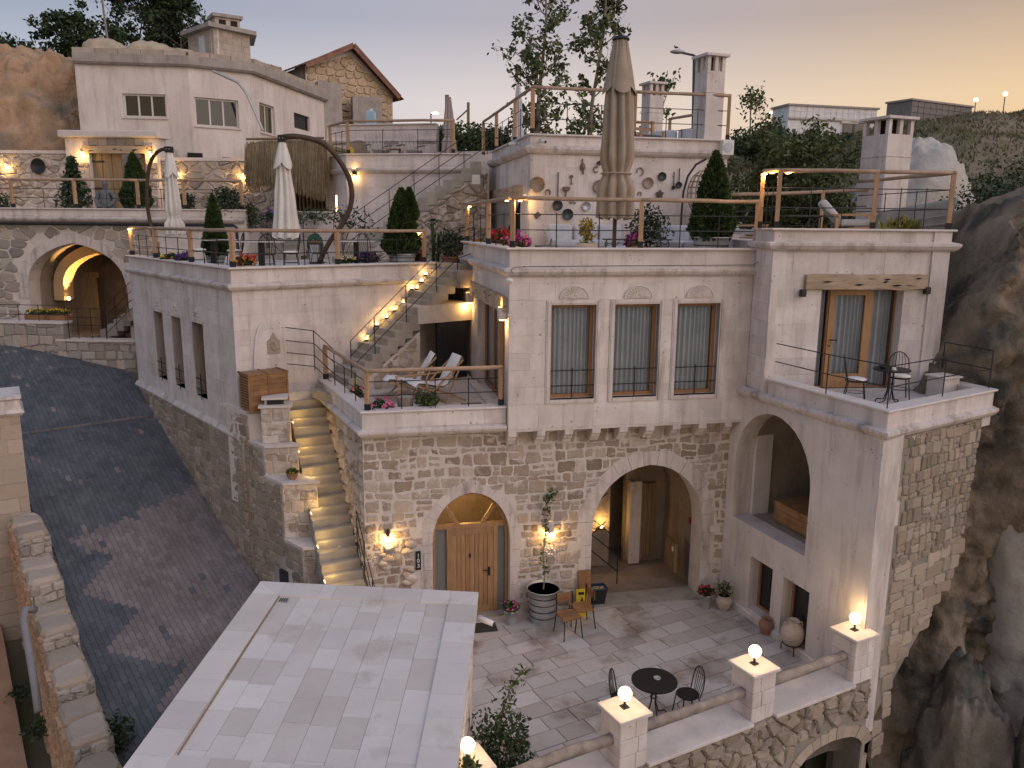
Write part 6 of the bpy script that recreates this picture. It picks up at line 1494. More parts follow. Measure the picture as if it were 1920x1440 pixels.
iron_rail('black iron rail beside the thatch planter steps', [PT(x, y, 26)*[1, 1, 1]+[0, 0, -.85] for x, y in ((470, 380), (500, 415), (530, 440))], .85, (.3, .6, 1.0))
iron_rail('black iron rail below the end of the planter wall', [PT(x, y, 26.6)+[0, 0, -.85] for x, y in ((552, 385), (568, 412), (568, 420))], .85, (.6, 1.0))
# ------------------------------------------------------------------ lamps on walls and steps
def step_lamp(p, power, label):
    t = site('step_lamp', label, 'lamp', p, 'small round lamps along the steps'); MB().lathe([(.05, -.0), (.055, .03), (.03, .06)], 12, p).build('housing', IRON, t); MB().sphere((p[0], p[1], p[2]+.07), .038, 10, 8).build('bulb', BULB, t)
    lamp(t, (p[0], p[1], p[2]+.10), power, r=.03); return t
ordn = ['lowest', 'second', 'third', 'fourth', 'fifth', 'sixth', 'seventh', 'eighth', 'topmost']
for k, (x, y) in enumerate(((688, 646), (707, 631), (725, 616), (740, 602), (757, 588), (773, 575), (783, 563), (791, 548), (798, 533))):
    u_, z_ = FL.px(x, y, -.12); q = FL.w(u_, -.12, 4.55+max(1, math.ceil((u_-2.05)/.215))*.173)
    step_lamp(q, 3.2, ordn[k]+' of the nine lamps climbing the lit steps')
step_lamp(FSL.w(4.75, .8, 4.56), 4, 'lone lamp at the head of the long yellow-lit steps')
tl_ = site('tread_lights', 'warm strip lights set in the wall of the long steps', 'lamp', FSL.w(2, 1.05, 1))
for k in range(8):
    u = -.1+k*.58; z = u/.192*.181+.20
    fbox(FSL, 'strip', u-.07, u+.07, .85, .862, z, z+.012, GLOWY, tl_); lamp(tl_, FSL.w(u, .70, z+.16), 2.6, (1, .62, .17), .05)
u_, z_ = FM.px(727, 998, W4); t = site('wall_lamp', 'black cylinder wall lamp washing the rough stones beside door 103', 'wall lamp', FM.w(u_, W4-.06, z_))
MB().lathe([(.035, -.07), (.04, -.07), (.04, .08), (.0, .08)], 12, FM.w(u_, W4-.07, z_), False).build('housing', IRON, t); MB().lathe([(.03, 0), (.03, .01)], 10, FM.w(u_, W4-.07, z_-.07)).build('diffuser', BULB, t); lamp(t, FM.w(u_, W4-.11, z_-.12), 13, r=.03)
u_, z_ = FM.px(1030, 985, W4); t = site('shell_lamp', 'white stone wall lamp glowing over a carved rosette', 'wall lamp', FM.w(u_, W4-.06, z_))
MB().lathe([(.06, -.12), (.085, -.10), (.085, .10), (.05, .14)], 14, FM.w(u_, W4-.10, z_), False).build('shade', LIMEP, t); MB().sphere(FM.w(u_, W4-.10, z_-.10), .035).build('bulb', BULB, t); lamp(t, FM.w(u_, W4-.13, z_-.17), 13, r=.03)
u_, z_ = FM.px(1030, 1032, W4); t = site('carved_rosette', 'round carved stone rosette under the white wall lamp', 'carving', FM.w(u_, W4-.05, z_))
b = MB(); b.add([FM.w(u_+.14*math.cos(a), W4-.05, z_+.14*math.sin(a)) for a in np.linspace(0, 2*math.pi, 20, False)]+[FM.w(u_+.14*math.cos(a), W4+.03, z_+.14*math.sin(a)) for a in np.linspace(0, 2*math.pi, 20, False)], [tuple(range(20))]+[(j, j+20, (j+1) % 20+20, (j+1) % 20) for j in range(20)]); b.build('disc', TRIM, t)
for k in range(6): a = k*math.pi/3; MB().sphere(FM.w(u_+.075*math.cos(a), W4-.055, z_+.075*math.sin(a)), .038, 8, 6).build('petal', TRIM, t)
for x, y, lb_ in ((883, 560, 'pale stone wall lamp left of the terrace glazed door'), (946, 590, 'pale stone wall lamp at the main house corner')):
    u_, z_ = FML.px(x, y, -.04); t = site('stone_lamp', lb_, 'wall lamp', FML.w(u_, -.1, z_), 'stone box lamps by the glazed door'); fbox(FML, 'shade', u_-.09, u_+.09, -.17, .0, z_-.10, z_+.16, TRIM, t, .02); fbox(FML, 'diffuser', u_-.05, u_+.05, -.14, -.03, z_-.115, z_-.10, BULB, t); lamp(t, FML.w(u_, -.15, z_-.19), 8, r=.03); lamp(t, FML.w(u_, -.15, z_+.24), 4, r=.03)
for x, y, lb_ in ((1503, 549, 'black cube wall lamp left of the balcony beam'), (1735, 544, 'black cube wall lamp right of the balcony beam')):
    u_, z_ = FTU.px(x, y); t = site('cube_lamp', lb_, 'wall lamp', FTU.w(u_, -.05, z_), 'black cube lamps'); fbox(FTU, 'body', u_-.05, u_+.05, -.12, .0, z_-.07, z_+.07, IRON, t, .004); fbox(FTU, 'lens', u_-.04, u_+.04, -.11, -.02, z_-.076, z_-.07, NETT, t)
u_, z_ = FA.px(666, 324); t = site('updown_lamp', 'small black up and down lamp on the seating terrace wall', 'wall lamp', FA.w(u_, -.05, z_)); fbox(FA, 'body', u_-.05, u_+.05, -.13, -.0, z_-.08, z_+.08, IRON, t); fbox(FA, 'lens', u_-.03, u_+.03, -.11, -.03, z_-.088, z_-.08, BULB, t); lamp(t, FA.w(u_, -.12, z_-.15), 7, r=.03); lamp(t, FA.w(u_, -.12, z_+.14), 4, r=.03)
u_, z_ = FAl.px(632, 372); t = site('niche_light', 'tall glowing light slot in the seating terrace wall', 'wall lamp', FAl.w(u_, -.02, z_)); fbox(FAl, 'slot', u_-.05, u_+.05, -.03, .0, z_-1.0, z_+.1, GLOWY, t); fbox(FAl, 'frame', u_-.12, u_+.14, -.02, .0, z_-1.05, z_+.2, TRIM, t)
u_, z_ = FM.px(982, 372, V0); t = site('lattice_lamp', 'pierced wall lamp throwing a lace pattern by the upper glazed door', 'wall lamp', FM.w(u_, V0-.06, z_)); fbox(FM, 'housing', u_-.05, u_+.05, V0-.12, V0, z_, z_+.1, TRIM, t); fbox(FM, 'diffuser', u_-.03, u_+.03, V0-.1, V0-.02, z_-.01, z_, BULB, t); lamp(t, FM.w(u_, V0-.14, z_-.1), 9, r=.02)
for k in range(11):                                             # rough boulders left in the wall under the lamp
    x, y = 712+R.random()*58, 1020+k*7; u_, z_ = FM.px(x, y, W4); r_ = R.uniform(.07, .13); o = MB().sphere(FM.w(u_, W4+.01, z_), r_, 12, 8, (1.35, .9, .85)).build('rough_stone', STONE_A, bpy.data.objects['main_house'], True)
    for v_ in o.data.vertices: v_.co += Vector(v_.normal)*.05*noise.noise(v_.co*9)
# number plate
u_, z_ = FM.px(784, 1050, W4); t = site('number_plate', 'black vertical door number plate reading 103', 'sign', FM.w(u_, W4-.04, z_)); fbox(FM, 'plate', u_-.055, u_+.055, W4-.045, W4-.02, z_-.21, z_+.21, BPLAS, t)
def text(s, fr, u, v, z, size, m, parent, name='digit'):
    c = bpy.data.curves.new(name, 'FONT'); c.body = s; c.size = size; c.align_x = 'CENTER'; c.align_y = 'CENTER'; c.extrude = .002; c.materials.append(m)
    o = bpy.data.objects.new(name+'_curve', c); COL.objects.link(o); bpy.context.view_layer.update()
    me = bpy.data.meshes.new_from_object(o.evaluated_get(bpy.context.evaluated_depsgraph_get())); bpy.data.objects.remove(o)
    if not me.materials: me.materials.append(m)
    o = bpy.data.objects.new(name, me); COL.objects.link(o); o.parent = parent
    M_ = Matrix(((fr.ud[0], 0, -fr.vd[0], 0), (fr.ud[1], 0, -fr.vd[1], 0), (0, 1, 0, 0), (0, 0, 0, 1)))
    o.matrix_parent_inverse = Matrix.Translation(-parent.location) if parent.name in WORLD_ROOTS else Matrix.Identity(4)
    o.matrix_basis = Matrix.Translation(fr.w(u, v, z)) @ M_; return o
for k, ch in enumerate('103'): text(ch, FM, u_, W4-.05, z_+.115-k*.115, .125, PRINTW, t)
# no lamp in the neighbours' yard: its glow is coloured into the lane wall
# ------------------------------------------------------------------ foliage helpers
rng = np.random.default_rng(4)
def leaf_mesh(name, Cn, size, m, parent, elong=1.7, up=0.0, out=None, smooth=False):
    Cn = np.asarray(Cn, float); n = len(Cn)
    d = rng.normal(size=(n, 3)); d[:, 2] += up
    if out is not None: d = d*.6+out*1.2
    d /= np.linalg.norm(d, axis=1)[:, None]; e = np.cross(d, rng.normal(size=(n, 3))); e /= np.linalg.norm(e, axis=1)[:, None]
    s = size*(.6+.8*rng.random(n))[:, None]; nn = np.cross(d, e)
    V_ = np.stack([Cn-d*s*elong*.5, Cn+e*s*.42+nn*s*.1, Cn+d*s*elong*.5, Cn-e*s*.42+nn*s*.1], 1).reshape(-1, 3)
    F_ = np.arange(4*n).reshape(n, 4); return npmesh(name, V_, F_, m, parent, smooth)
def blob_pts(n, c, r, shell=.45, lump=.35, seed=0):
    d = rng.normal(size=(n, 3)); d /= np.linalg.norm(d, axis=1)[:, None]
    k = np.array([1+lump*noise.noise((q[0]*2.2+seed, q[1]*2.2, q[2]*2.2)) for q in d]); rr_ = (1-shell*rng.random(n)**1.5)*k
    return np.array(c)+d*np.array(r)*rr_[:, None], d
def cone_shrub(label, x, y, z0, h, r, pot=None, tip=1, seed=0, name='cone_conifer', group='clipped cone conifers'):
    t = thing(name, label, 'shrub', (x, y, z0), 0, group)
    n = 7000; q = rng.random(n)**.72; a = rng.random(n)*2*math.pi
    prof = lambda f: np.where(f < .12, .72+f*2.3, (1-(f-.12)/.88)**.78+.02)
    lump = np.array([1+.22*noise.noise((math.cos(b)*1.8+seed, math.sin(b)*1.8, f*6))+.16*noise.noise((math.cos(b)*5+seed, math.sin(b)*5, f*14)) for b, f in zip(a, 1-q)])
    f = 1-q; rr_ = r*prof(f)*lump*(1-.22*rng.random(n)**2); C_ = np.stack([rr_*np.cos(a), rr_*np.sin(a), f*h], 1); o = np.stack([np.cos(a), np.sin(a), np.full(n, .9)], 1)
    leaf_mesh('foliage', C_, .055, LEAFC, t, 1.9, 0, o)
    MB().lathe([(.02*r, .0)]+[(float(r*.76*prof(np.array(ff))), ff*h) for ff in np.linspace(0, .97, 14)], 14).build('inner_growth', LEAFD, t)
    MB().tube([(0, 0, -.15), (0, 0, .2)], .03, 6).build('stem', BARK, t); return t
def tub(label, x, y, z0, r, h, m=None, rings=3, name='metal_tub', group='galvanised plant tubs'):
    t = thing(name, label, 'planter', (x, y, z0), 0, group)
    MB().lathe([(r*.78, 0), (r*.82, h*.3), (r*.93, h*.8), (r, h), (r*1.03, h), (r*1.03, h-.02)], 24, cap=False).build('body', m or STEEL, t, True)
    MB().lathe([(0.01, h-.05), (r*.97, h-.05)], 20).build('soil', SOILP, t); MB().lathe([(0.01, .01), (r*.77, .0)], 16).build('base', m or STEEL, t)
    for k in range(rings): f = (k+1)/(rings+1); MB().lathe([(r*(.785+.2*f), h*f-.012), (r*(.80+.2*f), h*f), (r*(.79+.2*f), h*f+.012)], 24, cap=False).build('band', GUN, t)
    return t
def pot(name, label, x, y, z0, prof, m, cat='pot', group=None):
    t = thing(name, label, cat, (x, y, z0), 0, group); h = max(z for _, z in prof)
    MB().lathe(prof, 20, cap=False).build('body', m, t, True); r_ = [q for q in prof if q[1] >= h*.8][0][0]; MB().lathe([(.005, h-.04), (r_*.95, h-.04)], 14).build('soil', SOILP, t); MB().lathe([(.005, 0), (prof[0][0], 0)], 14).build('base', m, t); return t
POTP = lambda r, h: [(r*.68, 0), (r*.80, h*.4), (r*.95, h*.86), (r*1.06, h*.88), (r*1.06, h), (r*.96, h)]
BOWL = lambda r, h: [(r*.7, 0), (r*1.0, h*.5), (r*1.02, h*.85), (r*1.08, h*.9), (r*1.08, h), (r*.95, h)]
def flowers(label, x, y, z0, r, h, petal, nb, cat='flowers', leaf=None, bs=.03, name='flowering_plant', group=None, p2=None):
    t = thing(name, label, cat, (x, y, z0), 0, group)
    C_, d = blob_pts(320, (0, 0, h*.42), (r, r, h*.5), .8); leaf_mesh('leaves', C_, .05, leaf or LEAF, t)
    bl, d = blob_pts(nb, (0, 0, h*.5), (r*1.02, r*1.02, h*.55), .12); bl = bl[bl[:, 2] > h*.25]
    for m_, sel in ((petal, bl[::2] if p2 else bl), (p2, bl[1::2] if p2 else [])):
        if m_ is None or len(sel) == 0: continue
        cs = np.repeat(sel, 7, axis=0)+rng.normal(size=(len(sel)*7, 3))*bs*.55; leaf_mesh('blossoms', cs, bs*1.25, m_, t, 1.1)
    return t
def bush(label, x, y, z0, r, h, n=900, m=None, size=.06, name='leafy_bush', group=None, stems=5):
    t = thing(name, label, 'bush', (x, y, z0), 0, group); C_, d = blob_pts(n, (0, 0, h*.55), (r, r, h*.5), .7, .5, R.random()*9)
    leaf_mesh('foliage', C_, size, m or LEAF, t)
    for k in range(stems): a = R.random()*6.3; MB().tube([(0, 0, -.05), (r*.3*math.cos(a), r*.3*math.sin(a), h*.4), (r*.6*math.cos(a), r*.6*math.sin(a), h*.8)], [.015, .01, .005], 5).build('stem', BARK, t)
    return t
def tree(label, base, H_, lean, R_, nlimb, nleaf, m, leafsz, bark, name='tree', seed=1, sparse=False, stems=1, crown0=.25, group=None):
    t = thing(name, label, 'tree', base, 0, group); rr = random.Random(seed); tips = []; tw = MB(); tk = MB()
    for s_ in range(stems):
        a0 = rr.random()*6.3; sp = (0 if stems == 1 else .5)
        top = Vector((lean[0]+sp*R_*math.cos(a0), lean[1]+sp*R_*math.sin(a0), H_*(1-.15*rr.random()*(stems > 1)))); n = 8; q = [Vector((0, 0, -.3)).lerp(top, k/(n-1))+Vector((.10*R_*math.sin(k*1.3+a0), .10*R_*math.cos(k*1.7+a0), 0))*(k/n) for k in range(n)]
        r0 = H_*.011/(stems**.5)+.018; tk.tube(q, [r0*(1-.85*k/(n-1)) for k in range(n)], 8)
        for k in range(nlimb//stems):
            f = crown0+(1-crown0)*rr.random(); i = min(int(f*(n-1)), n-2); p = q[i].lerp(q[i+1], f*(n-1)-i); a = rr.random()*6.3; L_ = R_*(1.05-.6*abs(f-.5))*(.6+.5*rr.random())
            e = p+Vector((math.cos(a)*L_*.8, math.sin(a)*L_*.8, L_*(.25+.7*rr.random()))); mid = p.lerp(e, .5)+Vector((0, 0, -.08*L_)); tw.tube([p, mid, e], [r0*.4*(1-f*.6), r0*.22, r0*.06], 5)
            tips.append((p, mid, e, L_))
            for j in range(5 if sparse else 4):
                b = mid.lerp(e, rr.random()); dd = Vector((rr.gauss(0, 1), rr.gauss(0, 1), rr.gauss(.35, .8))).normalized()*L_*(.25+.3*rr.random()); tw.tube([b, b+dd*.5, b+dd+Vector((0, 0, .04))], [r0*.10, r0*.07, r0*.03], 4); tips.append((b, b+dd*.6, b+dd, L_*.5))
    tk.build('trunk', bark, t, True); tw.build('limbs', bark, t)
    per = max(1, nleaf//len(tips)); P_ = []
    for p, mid, e, L_ in tips:
        if sparse and rr.random() < .18: continue
        nc = rr.randint(2, 4)
        for c in range(nc):
            f = .35+.7*rr.random(); b = mid.lerp(e, f) if f < 1 else e; P_.append(np.array(b)+rng.normal(size=(per//nc+1, 3))*(.13 if sparse else .16)*max(L_, .5)**.5)
    leaf_mesh('crown', np.concatenate(P_), leafsz, m, t, 1.5); return t

# ------------------------------------------------------------------ furniture prototypes
def bistro_chair(label, loc, rz, cushion=True, group='black iron bistro chairs', s=1.0):
    t = thing('bistro_chair', label, 'chair', loc, rz, group); t.scale = (s, s, s)
    MB().lathe([(.19, .43), (.20, .44), (.20, .455), (.0, .46)], 20).build('seat', IRON, t)
    if cushion: MB().lathe([(.17, .458), (.195, .47), (.19, .495), (.12, .51), (.0, .512)], 20).build('cushion', CUSHW, t, True)
    for sx in (-1, 1):
        MB().tube([(sx*.14, -.14, .44), (sx*.18, -.19, 0)], .011, 6).build('leg', IRON, t); MB().tube([(sx*.14, .14, .44), (sx*.19, .21, 0)], .011, 6).build('leg', IRON, t)
    b = MB(); b.tube([(-.17, .15, .44), (-.19, .19, .62), (-.17, .22, .80), (-.09, .24, .90), (0, .245, .93), (.09, .24, .90), (.17, .22, .80), (.19, .19, .62), (.17, .15, .44)], .011, 6); b.build('back_hoop', IRON, t)
    for k in (-.10, -.05, 0, .05, .10): MB().tube([(k*.9, .17, .45), (k*1.25, .225, .72), (k*.9, .243, .91-abs(k)*.25)], .006, 5).build('back_spindle', IRON, t)
    MB().tube([(.165*math.cos(a), .165*math.sin(a), .22) for a in np.linspace(0, 2*math.pi, 20)], .006, 5).build('leg_ring', IRON, t); return t
def bistro_table(label, loc, r=.36, h=.72, top=None, rz=0, group='small round tables'):
    t = thing('bistro_table', label, 'table', loc, rz, group); MB().lathe([(r-.02, h-.03), (r, h-.025), (r, h), (0.0, h+.002)], 32).build('top', top or IRON, t)
    for k in range(4):
        a = k*math.pi/2+.5; MB().tube([(.05*math.cos(a), .05*math.sin(a), h-.03), (.05*math.cos(a), .05*math.sin(a), .30), (.12*math.cos(a), .12*math.sin(a), .08), (.27*math.cos(a), .27*math.sin(a), .06), (.30*math.cos(a), .30*math.sin(a), 0)], .012, 6).build('leg', IRON, t)
    MB().tube([(.06*math.cos(a), .06*math.sin(a), .40) for a in np.linspace(0, 2*math.pi, 16)], .008, 5).build('leg_collar', IRON, t); return t
def cafe_table(label, loc, r=.42, rz=0, group='pale topped cafe tables'):
    t = thing('cafe_table', label, 'table', loc, rz, group); rbox('top', -r*1.3, r*1.3, -r*.8, r*.8, .70, .73, COPE, t, .01); MB().bar((0, 0, .03), (0, 0, .70), .12).build('column', IRON, t); rbox('foot', -.25, .25, -.2, .2, 0, .03, IRON, t, .008); return t
# courtyard
p = G(1228, 1300, 0.0); tp_ = G(1227, 1275, .72)
bistro_table('round black iron table in the courtyard with an ashtray', (tp_[0], tp_[1], 0), .40)
t = thing('ashtray', 'small glass ashtray on the round courtyard table', 'ashtray', (tp_[0]+.05, tp_[1]+.02, .722)); MB().lathe([(.05, 0), (.065, .035), (.055, .035), (.045, .012), (.0, .012)], 16).build('bowl', STEEL, t, True)
pc = G(1165, 1330, 0); bistro_chair('black bistro chair half hidden behind the globe lamp pillar', (tp_[0]-.55, tp_[1]-.10, 0), rad(70), False, 'courtyard bistro chairs')
bistro_chair('black bistro chair in the courtyard on the tower side of the table', (tp_[0]+.60, tp_[1]+.02, 0), rad(-75), False, 'courtyard bistro chairs')
# timber and steel chair
pc = G(1065, 1190, 0); t = thing('wooden_chair', 'brown wooden seat chair with black steel legs by the big tub', 'chair', (pc[0], pc[1], 0), rad(25))
rbox('seat', -.21, .21, -.20, .21, .44, .465, CRATEW, t, .01); rbox('seat_edge', -.215, .215, -.205, .215, .425, .44, CRATEW, t, .006); rbox('backrest', -.20, .20, .205, .225, .66, .86, CRATEW, t, .01)
for sx in (-1, 1): MB().tube([(sx*.19, -.18, .43), (sx*.22, -.23, 0)], .013, 6).build('leg', IRON, t); MB().tube([(sx*.19, .19, .88), (sx*.19, .19, .43), (sx*.21, .25, 0)], .013, 6).build('leg', IRON, t)
t2 = dup(t, (pc[0]+.30, pc[1]+.38, 0), rad(-70), 'second brown chair tucked behind the first by the yellow sign')
# wet floor sign, board, bin
pc = G(1088, 1152, 0); t = thing('caution_sign', 'yellow folding floor sign standing by the passage arch', 'sign', (pc[0], pc[1], 0), rad(10))
for sg, nm in ((-1, 'front_panel'), (1, 'back_panel')): MB().add([(-.14, sg*.13, 0), (.14, sg*.13, 0), (.11, sg*.02, .60), (-.11, sg*.02, .60), (-.14, sg*.11, 0), (.14, sg*.11, 0), (.11, sg*.005, .60), (-.11, sg*.005, .60)], [(0, 1, 2, 3), (7, 6, 5, 4), (0, 4, 5, 1), (1, 5, 6, 2), (2, 6, 7, 3), (3, 7, 4, 0)]).build(nm, YEL, t)
def lean(u, z): return (u, -.133+.11*z/.60-.004, z)
MB().add([lean(-.07, .49), lean(.07, .49), lean(.065, .55), lean(-.065, .55)], [(0, 1, 2, 3)]).build('title_print', PRINTK, t)
MB().add([lean(-.01, .40), lean(.03, .42), lean(.05, .32), lean(.10, .22), lean(.07, .21), lean(.02, .29), lean(-.06, .24), lean(-.08, .26), lean(-.02, .32)], [(0, 1, 2, 3, 4, 5, 6, 7, 8)]).build('figure_print', PRINTK, t); MB().lathe([(.022, 0), (.022, .002)], 10, (.0, -.062, .445)).build('figure_head', PRINTK, t)
for k in range(2): MB().add([lean(-.08, .10+k*.05), lean(.08, .10+k*.05), lean(.08, .125+k*.05), lean(-.08, .125+k*.05)], [(0, 1, 2, 3)]).build('text_print', PRINTK, t)
pq = FM.w(aL-.16, W4-.10, 0); t = thing('leaning_board', 'short wooden board leaning on the wall above the yellow sign', 'board', (pq[0], pq[1], .55)); rbox('board', -.14, .14, -.02, .02, .0, .38, CRATEW, t, .005); t.rotation_euler = (rad(-6), 0, rad(12))
rbox('board_foot', -.14, .14, -.03, .03, -.55, 0, CRATEW, t, .005)
pc = FM.w(aL+.22, W4+.12, .03); t = thing('open_bin', 'dark open bin just inside the passage arch', 'bin', pc, rad(12))
b = MB(); b.add([(-.14, -.11, 0), (.14, -.11, 0), (.14, .11, 0), (-.14, .11, 0), (-.19, -.15, .38), (.19, -.15, .38), (.19, .15, .38), (-.19, .15, .38)], [(3, 2, 1, 0), (0, 1, 5, 4), (1, 2, 6, 5), (2, 3, 7, 6), (3, 0, 4, 7)]); b.build('body', BPLAS, t); MB().tube([(-.19, -.15, .38), (.19, -.15, .38), (.19, .15, .38), (-.19, .15, .38), (-.19, -.15, .38)], .015, 6).build('rim', BLUE, t)
MB().add([(-.17, -.13, .36), (.17, -.13, .36), (.17, .13, .36), (-.17, .13, .36)], [(0, 1, 2, 3)]).build('liner', BLUE, t)
# big tub with the climbing vine
pc = G(1018, 1165, 0); tx, ty = pc[0], pc[1]+.05
tub('large galvanised tub with a climbing vine beside door 103', tx, ty, 0, .36, .78, rings=4)
vn = thing('climbing_vine', 'thin climbing vine rising from the large tub to the wall lamp', 'vine', (tx, ty, .72)); pth = [(0, 0, 0), (.03, .02, .4), (-.02, .05, .8), (.03, .1, 1.25), (.0, .18, 1.6), (.05, .25, 1.9), (.12, .28, 2.05), (.25, .3, 2.1)]
MB().tube(pth, [.016, .014, .013, .012, .01, .009, .008, .006], 6).build('stem', BARKP, vn); pp3 = np.concatenate([np.array(pth[0])*0+np.array(Vector(pth[i]).lerp(Vector(pth[i+1]), f))+rng.normal(size=(9, 3))*.05 for i in range(1, 7) for f in (.1, .4, .7)]); leaf_mesh('leaves', pp3, .055, LEAF, vn)
p_ = G(958, 1168, 0); pot('patterned_pot', 'grey patterned metal pot of pink flowers at the door', p_[0], p_[1], 0, POTP(.17, .33), STEEL, 'pot', 'patterned metal pots'); flowers('pink flowers in the grey pot at door 103', p_[0], p_[1], .28, .19, .22, FL_P, 34, p2=FL_M)
p_ = G(1322, 1138, 0); pot('patterned_pot', 'grey patterned metal pot of dark red flowers beside the arch', p_[0], p_[1], 0, POTP(.17, .34), STEEL, 'pot', 'patterned metal pots'); flowers('dark red flowers in the pot beside the passage arch', p_[0], p_[1], .29, .19, .2, FL_R, 26, leaf=LEAFD)
p_ = G(1356, 1142, 0); pot('clay_urn_pot', 'pale clay pot with a thin shrub in the courtyard corner', p_[0], p_[1], 0, [(.10, 0), (.13, .05), (.19, .18), (.19, .26), (.14, .32), (.16, .35), (.14, .35)], JAR); bush('thin yellowish shrub in the corner clay pot', p_[0], p_[1], .32, .17, .34, 160, LEAF, .045)
p_ = G(1438, 1188, 0); t = thing('clay_jar', 'small brown clay jar between the tower windows', 'jar', (p_[0]-.03, p_[1], 0)); MB().lathe([(.08, 0), (.14, .12), (.16, .22), (.12, .31), (.09, .33), (.11, .36), (.09, .36), (.07, .30)], 20, cap=False).build('body', TERRA, t, True); MB().lathe([(.005, .002), (.08, .0)], 12).build('base', TERRA, t)
p_ = G(1483, 1222, 0); t = thing('amphora', 'big round pale amphora in a black iron stand', 'jar', (p_[0], p_[1], 0)); MB().lathe([(.07, .10), (.17, .2), (.235, .36), (.235, .48), (.17, .60), (.10, .65), (.13, .70), (.10, .70), (.08, .62)], 24, cap=False).build('body', JAR, t, True)
MB().tube([(.18*math.cos(a), .18*math.sin(a), .20) for a in np.linspace(0, 2*math.pi, 20)], .012, 6).build('stand_ring', IRON, t)
for k in range(3): a = k*2.1+.4; MB().tube([(.18*math.cos(a), .18*math.sin(a), .20), (.21*math.cos(a), .21*math.sin(a), .1), (.20*math.cos(a), .20*math.sin(a), 0)], .012, 6).build('stand_leg', IRON, t)
for s_ in (-1, 1): MB().tube([(s_*.10, 0, .64), (s_*.17, 0, .66), (s_*.19, 0, .57)], .018, 6).build('handle', JAR, t)
# camera on the gatehouse, mat by the door
pcam = FG.w(GW+.02, -.25, 2.15); t = thing('security_camera', 'white security camera on the gatehouse corner', 'camera', pcam, rad(-20)); MB().lathe([(.05, 0), (.05, .03)], 12).build('bracket', WPLAS, t); MB().tube([(0, 0, .02), (.08, 0, .05)], .018, 8).build('arm', WPLAS, t); MB().tube([(.06, 0, .06), (.32, 0, .0)], [.05, .045], 12).build('housing', WPLAS, t, True); MB().tube([(.32, 0, .0), (.335, 0, -.003)], .035, 10).build('lens', BPLAS, t)
pm = G(905, 1178, .005); t = thing('doormat', 'dark doormat in front of door 103', 'mat', (pm[0], pm[1], .004), rad(12)); rbox('mat', -.45, .30, -.18, .22, 0, .018, GUN, t, .004)
for sx, nm in ((FM.px(1010, 268, V0), 'white security camera pointing right on the roof terrace parapet'), (FUL.px(975, 272), 'white security camera pointing left on the roof terrace parapet')):
    pr_ = FM.w(sx[0], V0-.02, sx[1]) if 'right' in nm else FUL.w(sx[0], -.02, sx[1]); t = thing('security_camera', nm, 'camera', pr_, rad(-60 if 'right' in nm else 195)); MB().tube([(0, 0, 0), (.10, 0, .02)], .02, 8).build('arm', WPLAS, t); MB().tube([(.06, 0, .04), (.30, 0, .0)], [.05, .045], 12).build('housing', WPLAS, t, True); MB().tube([(.30, 0, 0), (.31, 0, 0)], .036, 10).build('lens', BPLAS, t)
# planting by the gatehouse
pb_ = G(905, 1390, 0.0); bush('loose dark shrub growing against the gatehouse behind the globe lamp', -.12, 11.0, -.3, .52, 1.5, 1500, LEAFD, .055, stems=9)
sp = thing('tall_sprig', 'tall thin leafy sprig above the gatehouse shrub', 'shrub', (-.15, 11.15, .6)); pts = [(0, 0, 0), (.05, 0, .5), (.18, .0, .95), (.42, .02, 1.25)]; MB().tube(pts, [.015, .012, .009, .005], 5).build('stem', BARK, sp); leaf_mesh('leaves', np.concatenate([np.array(Vector(pts[i]).lerp(Vector(pts[i+1]), f))+rng.normal(size=(7, 3))*.06 for i in range(3) for f in np.linspace(0, 1, 6)]), .055, LEAF, sp)
cq = FB.w(-.05, -.12, 1.365); t = thing('trailing_ivy', 'small ivy sprig spilling over the gatehouse pillar cap', 'plant', cq); C_, d = blob_pts(90, (.0, -.05, .06), (.17, .12, .08), .8); leaf_mesh('leaves', C_, .05, LEAFD, t); MB().tube([(0, 0, 0), (.06, -.05, .06), (.12, -.12, .02)], .006, 5).build('stem', BARK, t)
# loggia chest
u0, z0 = FT.px(1425, 985, .9); lc = FT.w(1.55, 1.05, 2.08); t = thing('timber_chest', 'large planked timber chest in the tower loggia', 'chest', lc, rad(0)); t.rotation_euler = (0, 0, math.atan2(FT.ud[1], FT.ud[0]))
for k in range(3): rbox('side_board', -.62, .62, -.42, .42, .06+k*.135, .06+(k+1)*.135-.006, CRATEW, t, .004)
rbox('lid', -.64, .64, -.44, .44, .465, .50, CRATEW, t, .006); rbox('plinth', -.58, .58, -.38, .38, 0, .06, CRATEW, t, .004)
# slatted air-unit box
pb_ = FL.w(.45, -.42, 4.31); t = thing('slatted_box', 'slatted timber box hiding an air unit on the stepped wall', 'box', pb_); t.rotation_euler = (0, 0, math.atan2(FL.ud[1], FL.ud[0]))
rbox('core', -.44, .44, -.25, .25, .03, .84, DARK, t, .004)
for k in range(13): rbox('slat', -.465, -.45, -.26, .26, .05+k*.062, .05+k*.062+.045, CRATEW, t, .003)
for k in range(7): rbox('board', -.455, .455, -.275, -.255, .04+k*.116, .04+(k+1)*.116-.004, CRATEW, t, .003)
rbox('top', -.48, .48, -.29, .29, .84, .87, CRATEW, t, .005)
for x in (-.46, 0, .44): rbox('batten', x-.02, x+.02, -.295, -.275, .03, .85, CRATEW, t, .003); rbox('top_batten', x-.02, x+.02, -.3, .3, .87, .89, CRATEW, t, .003)
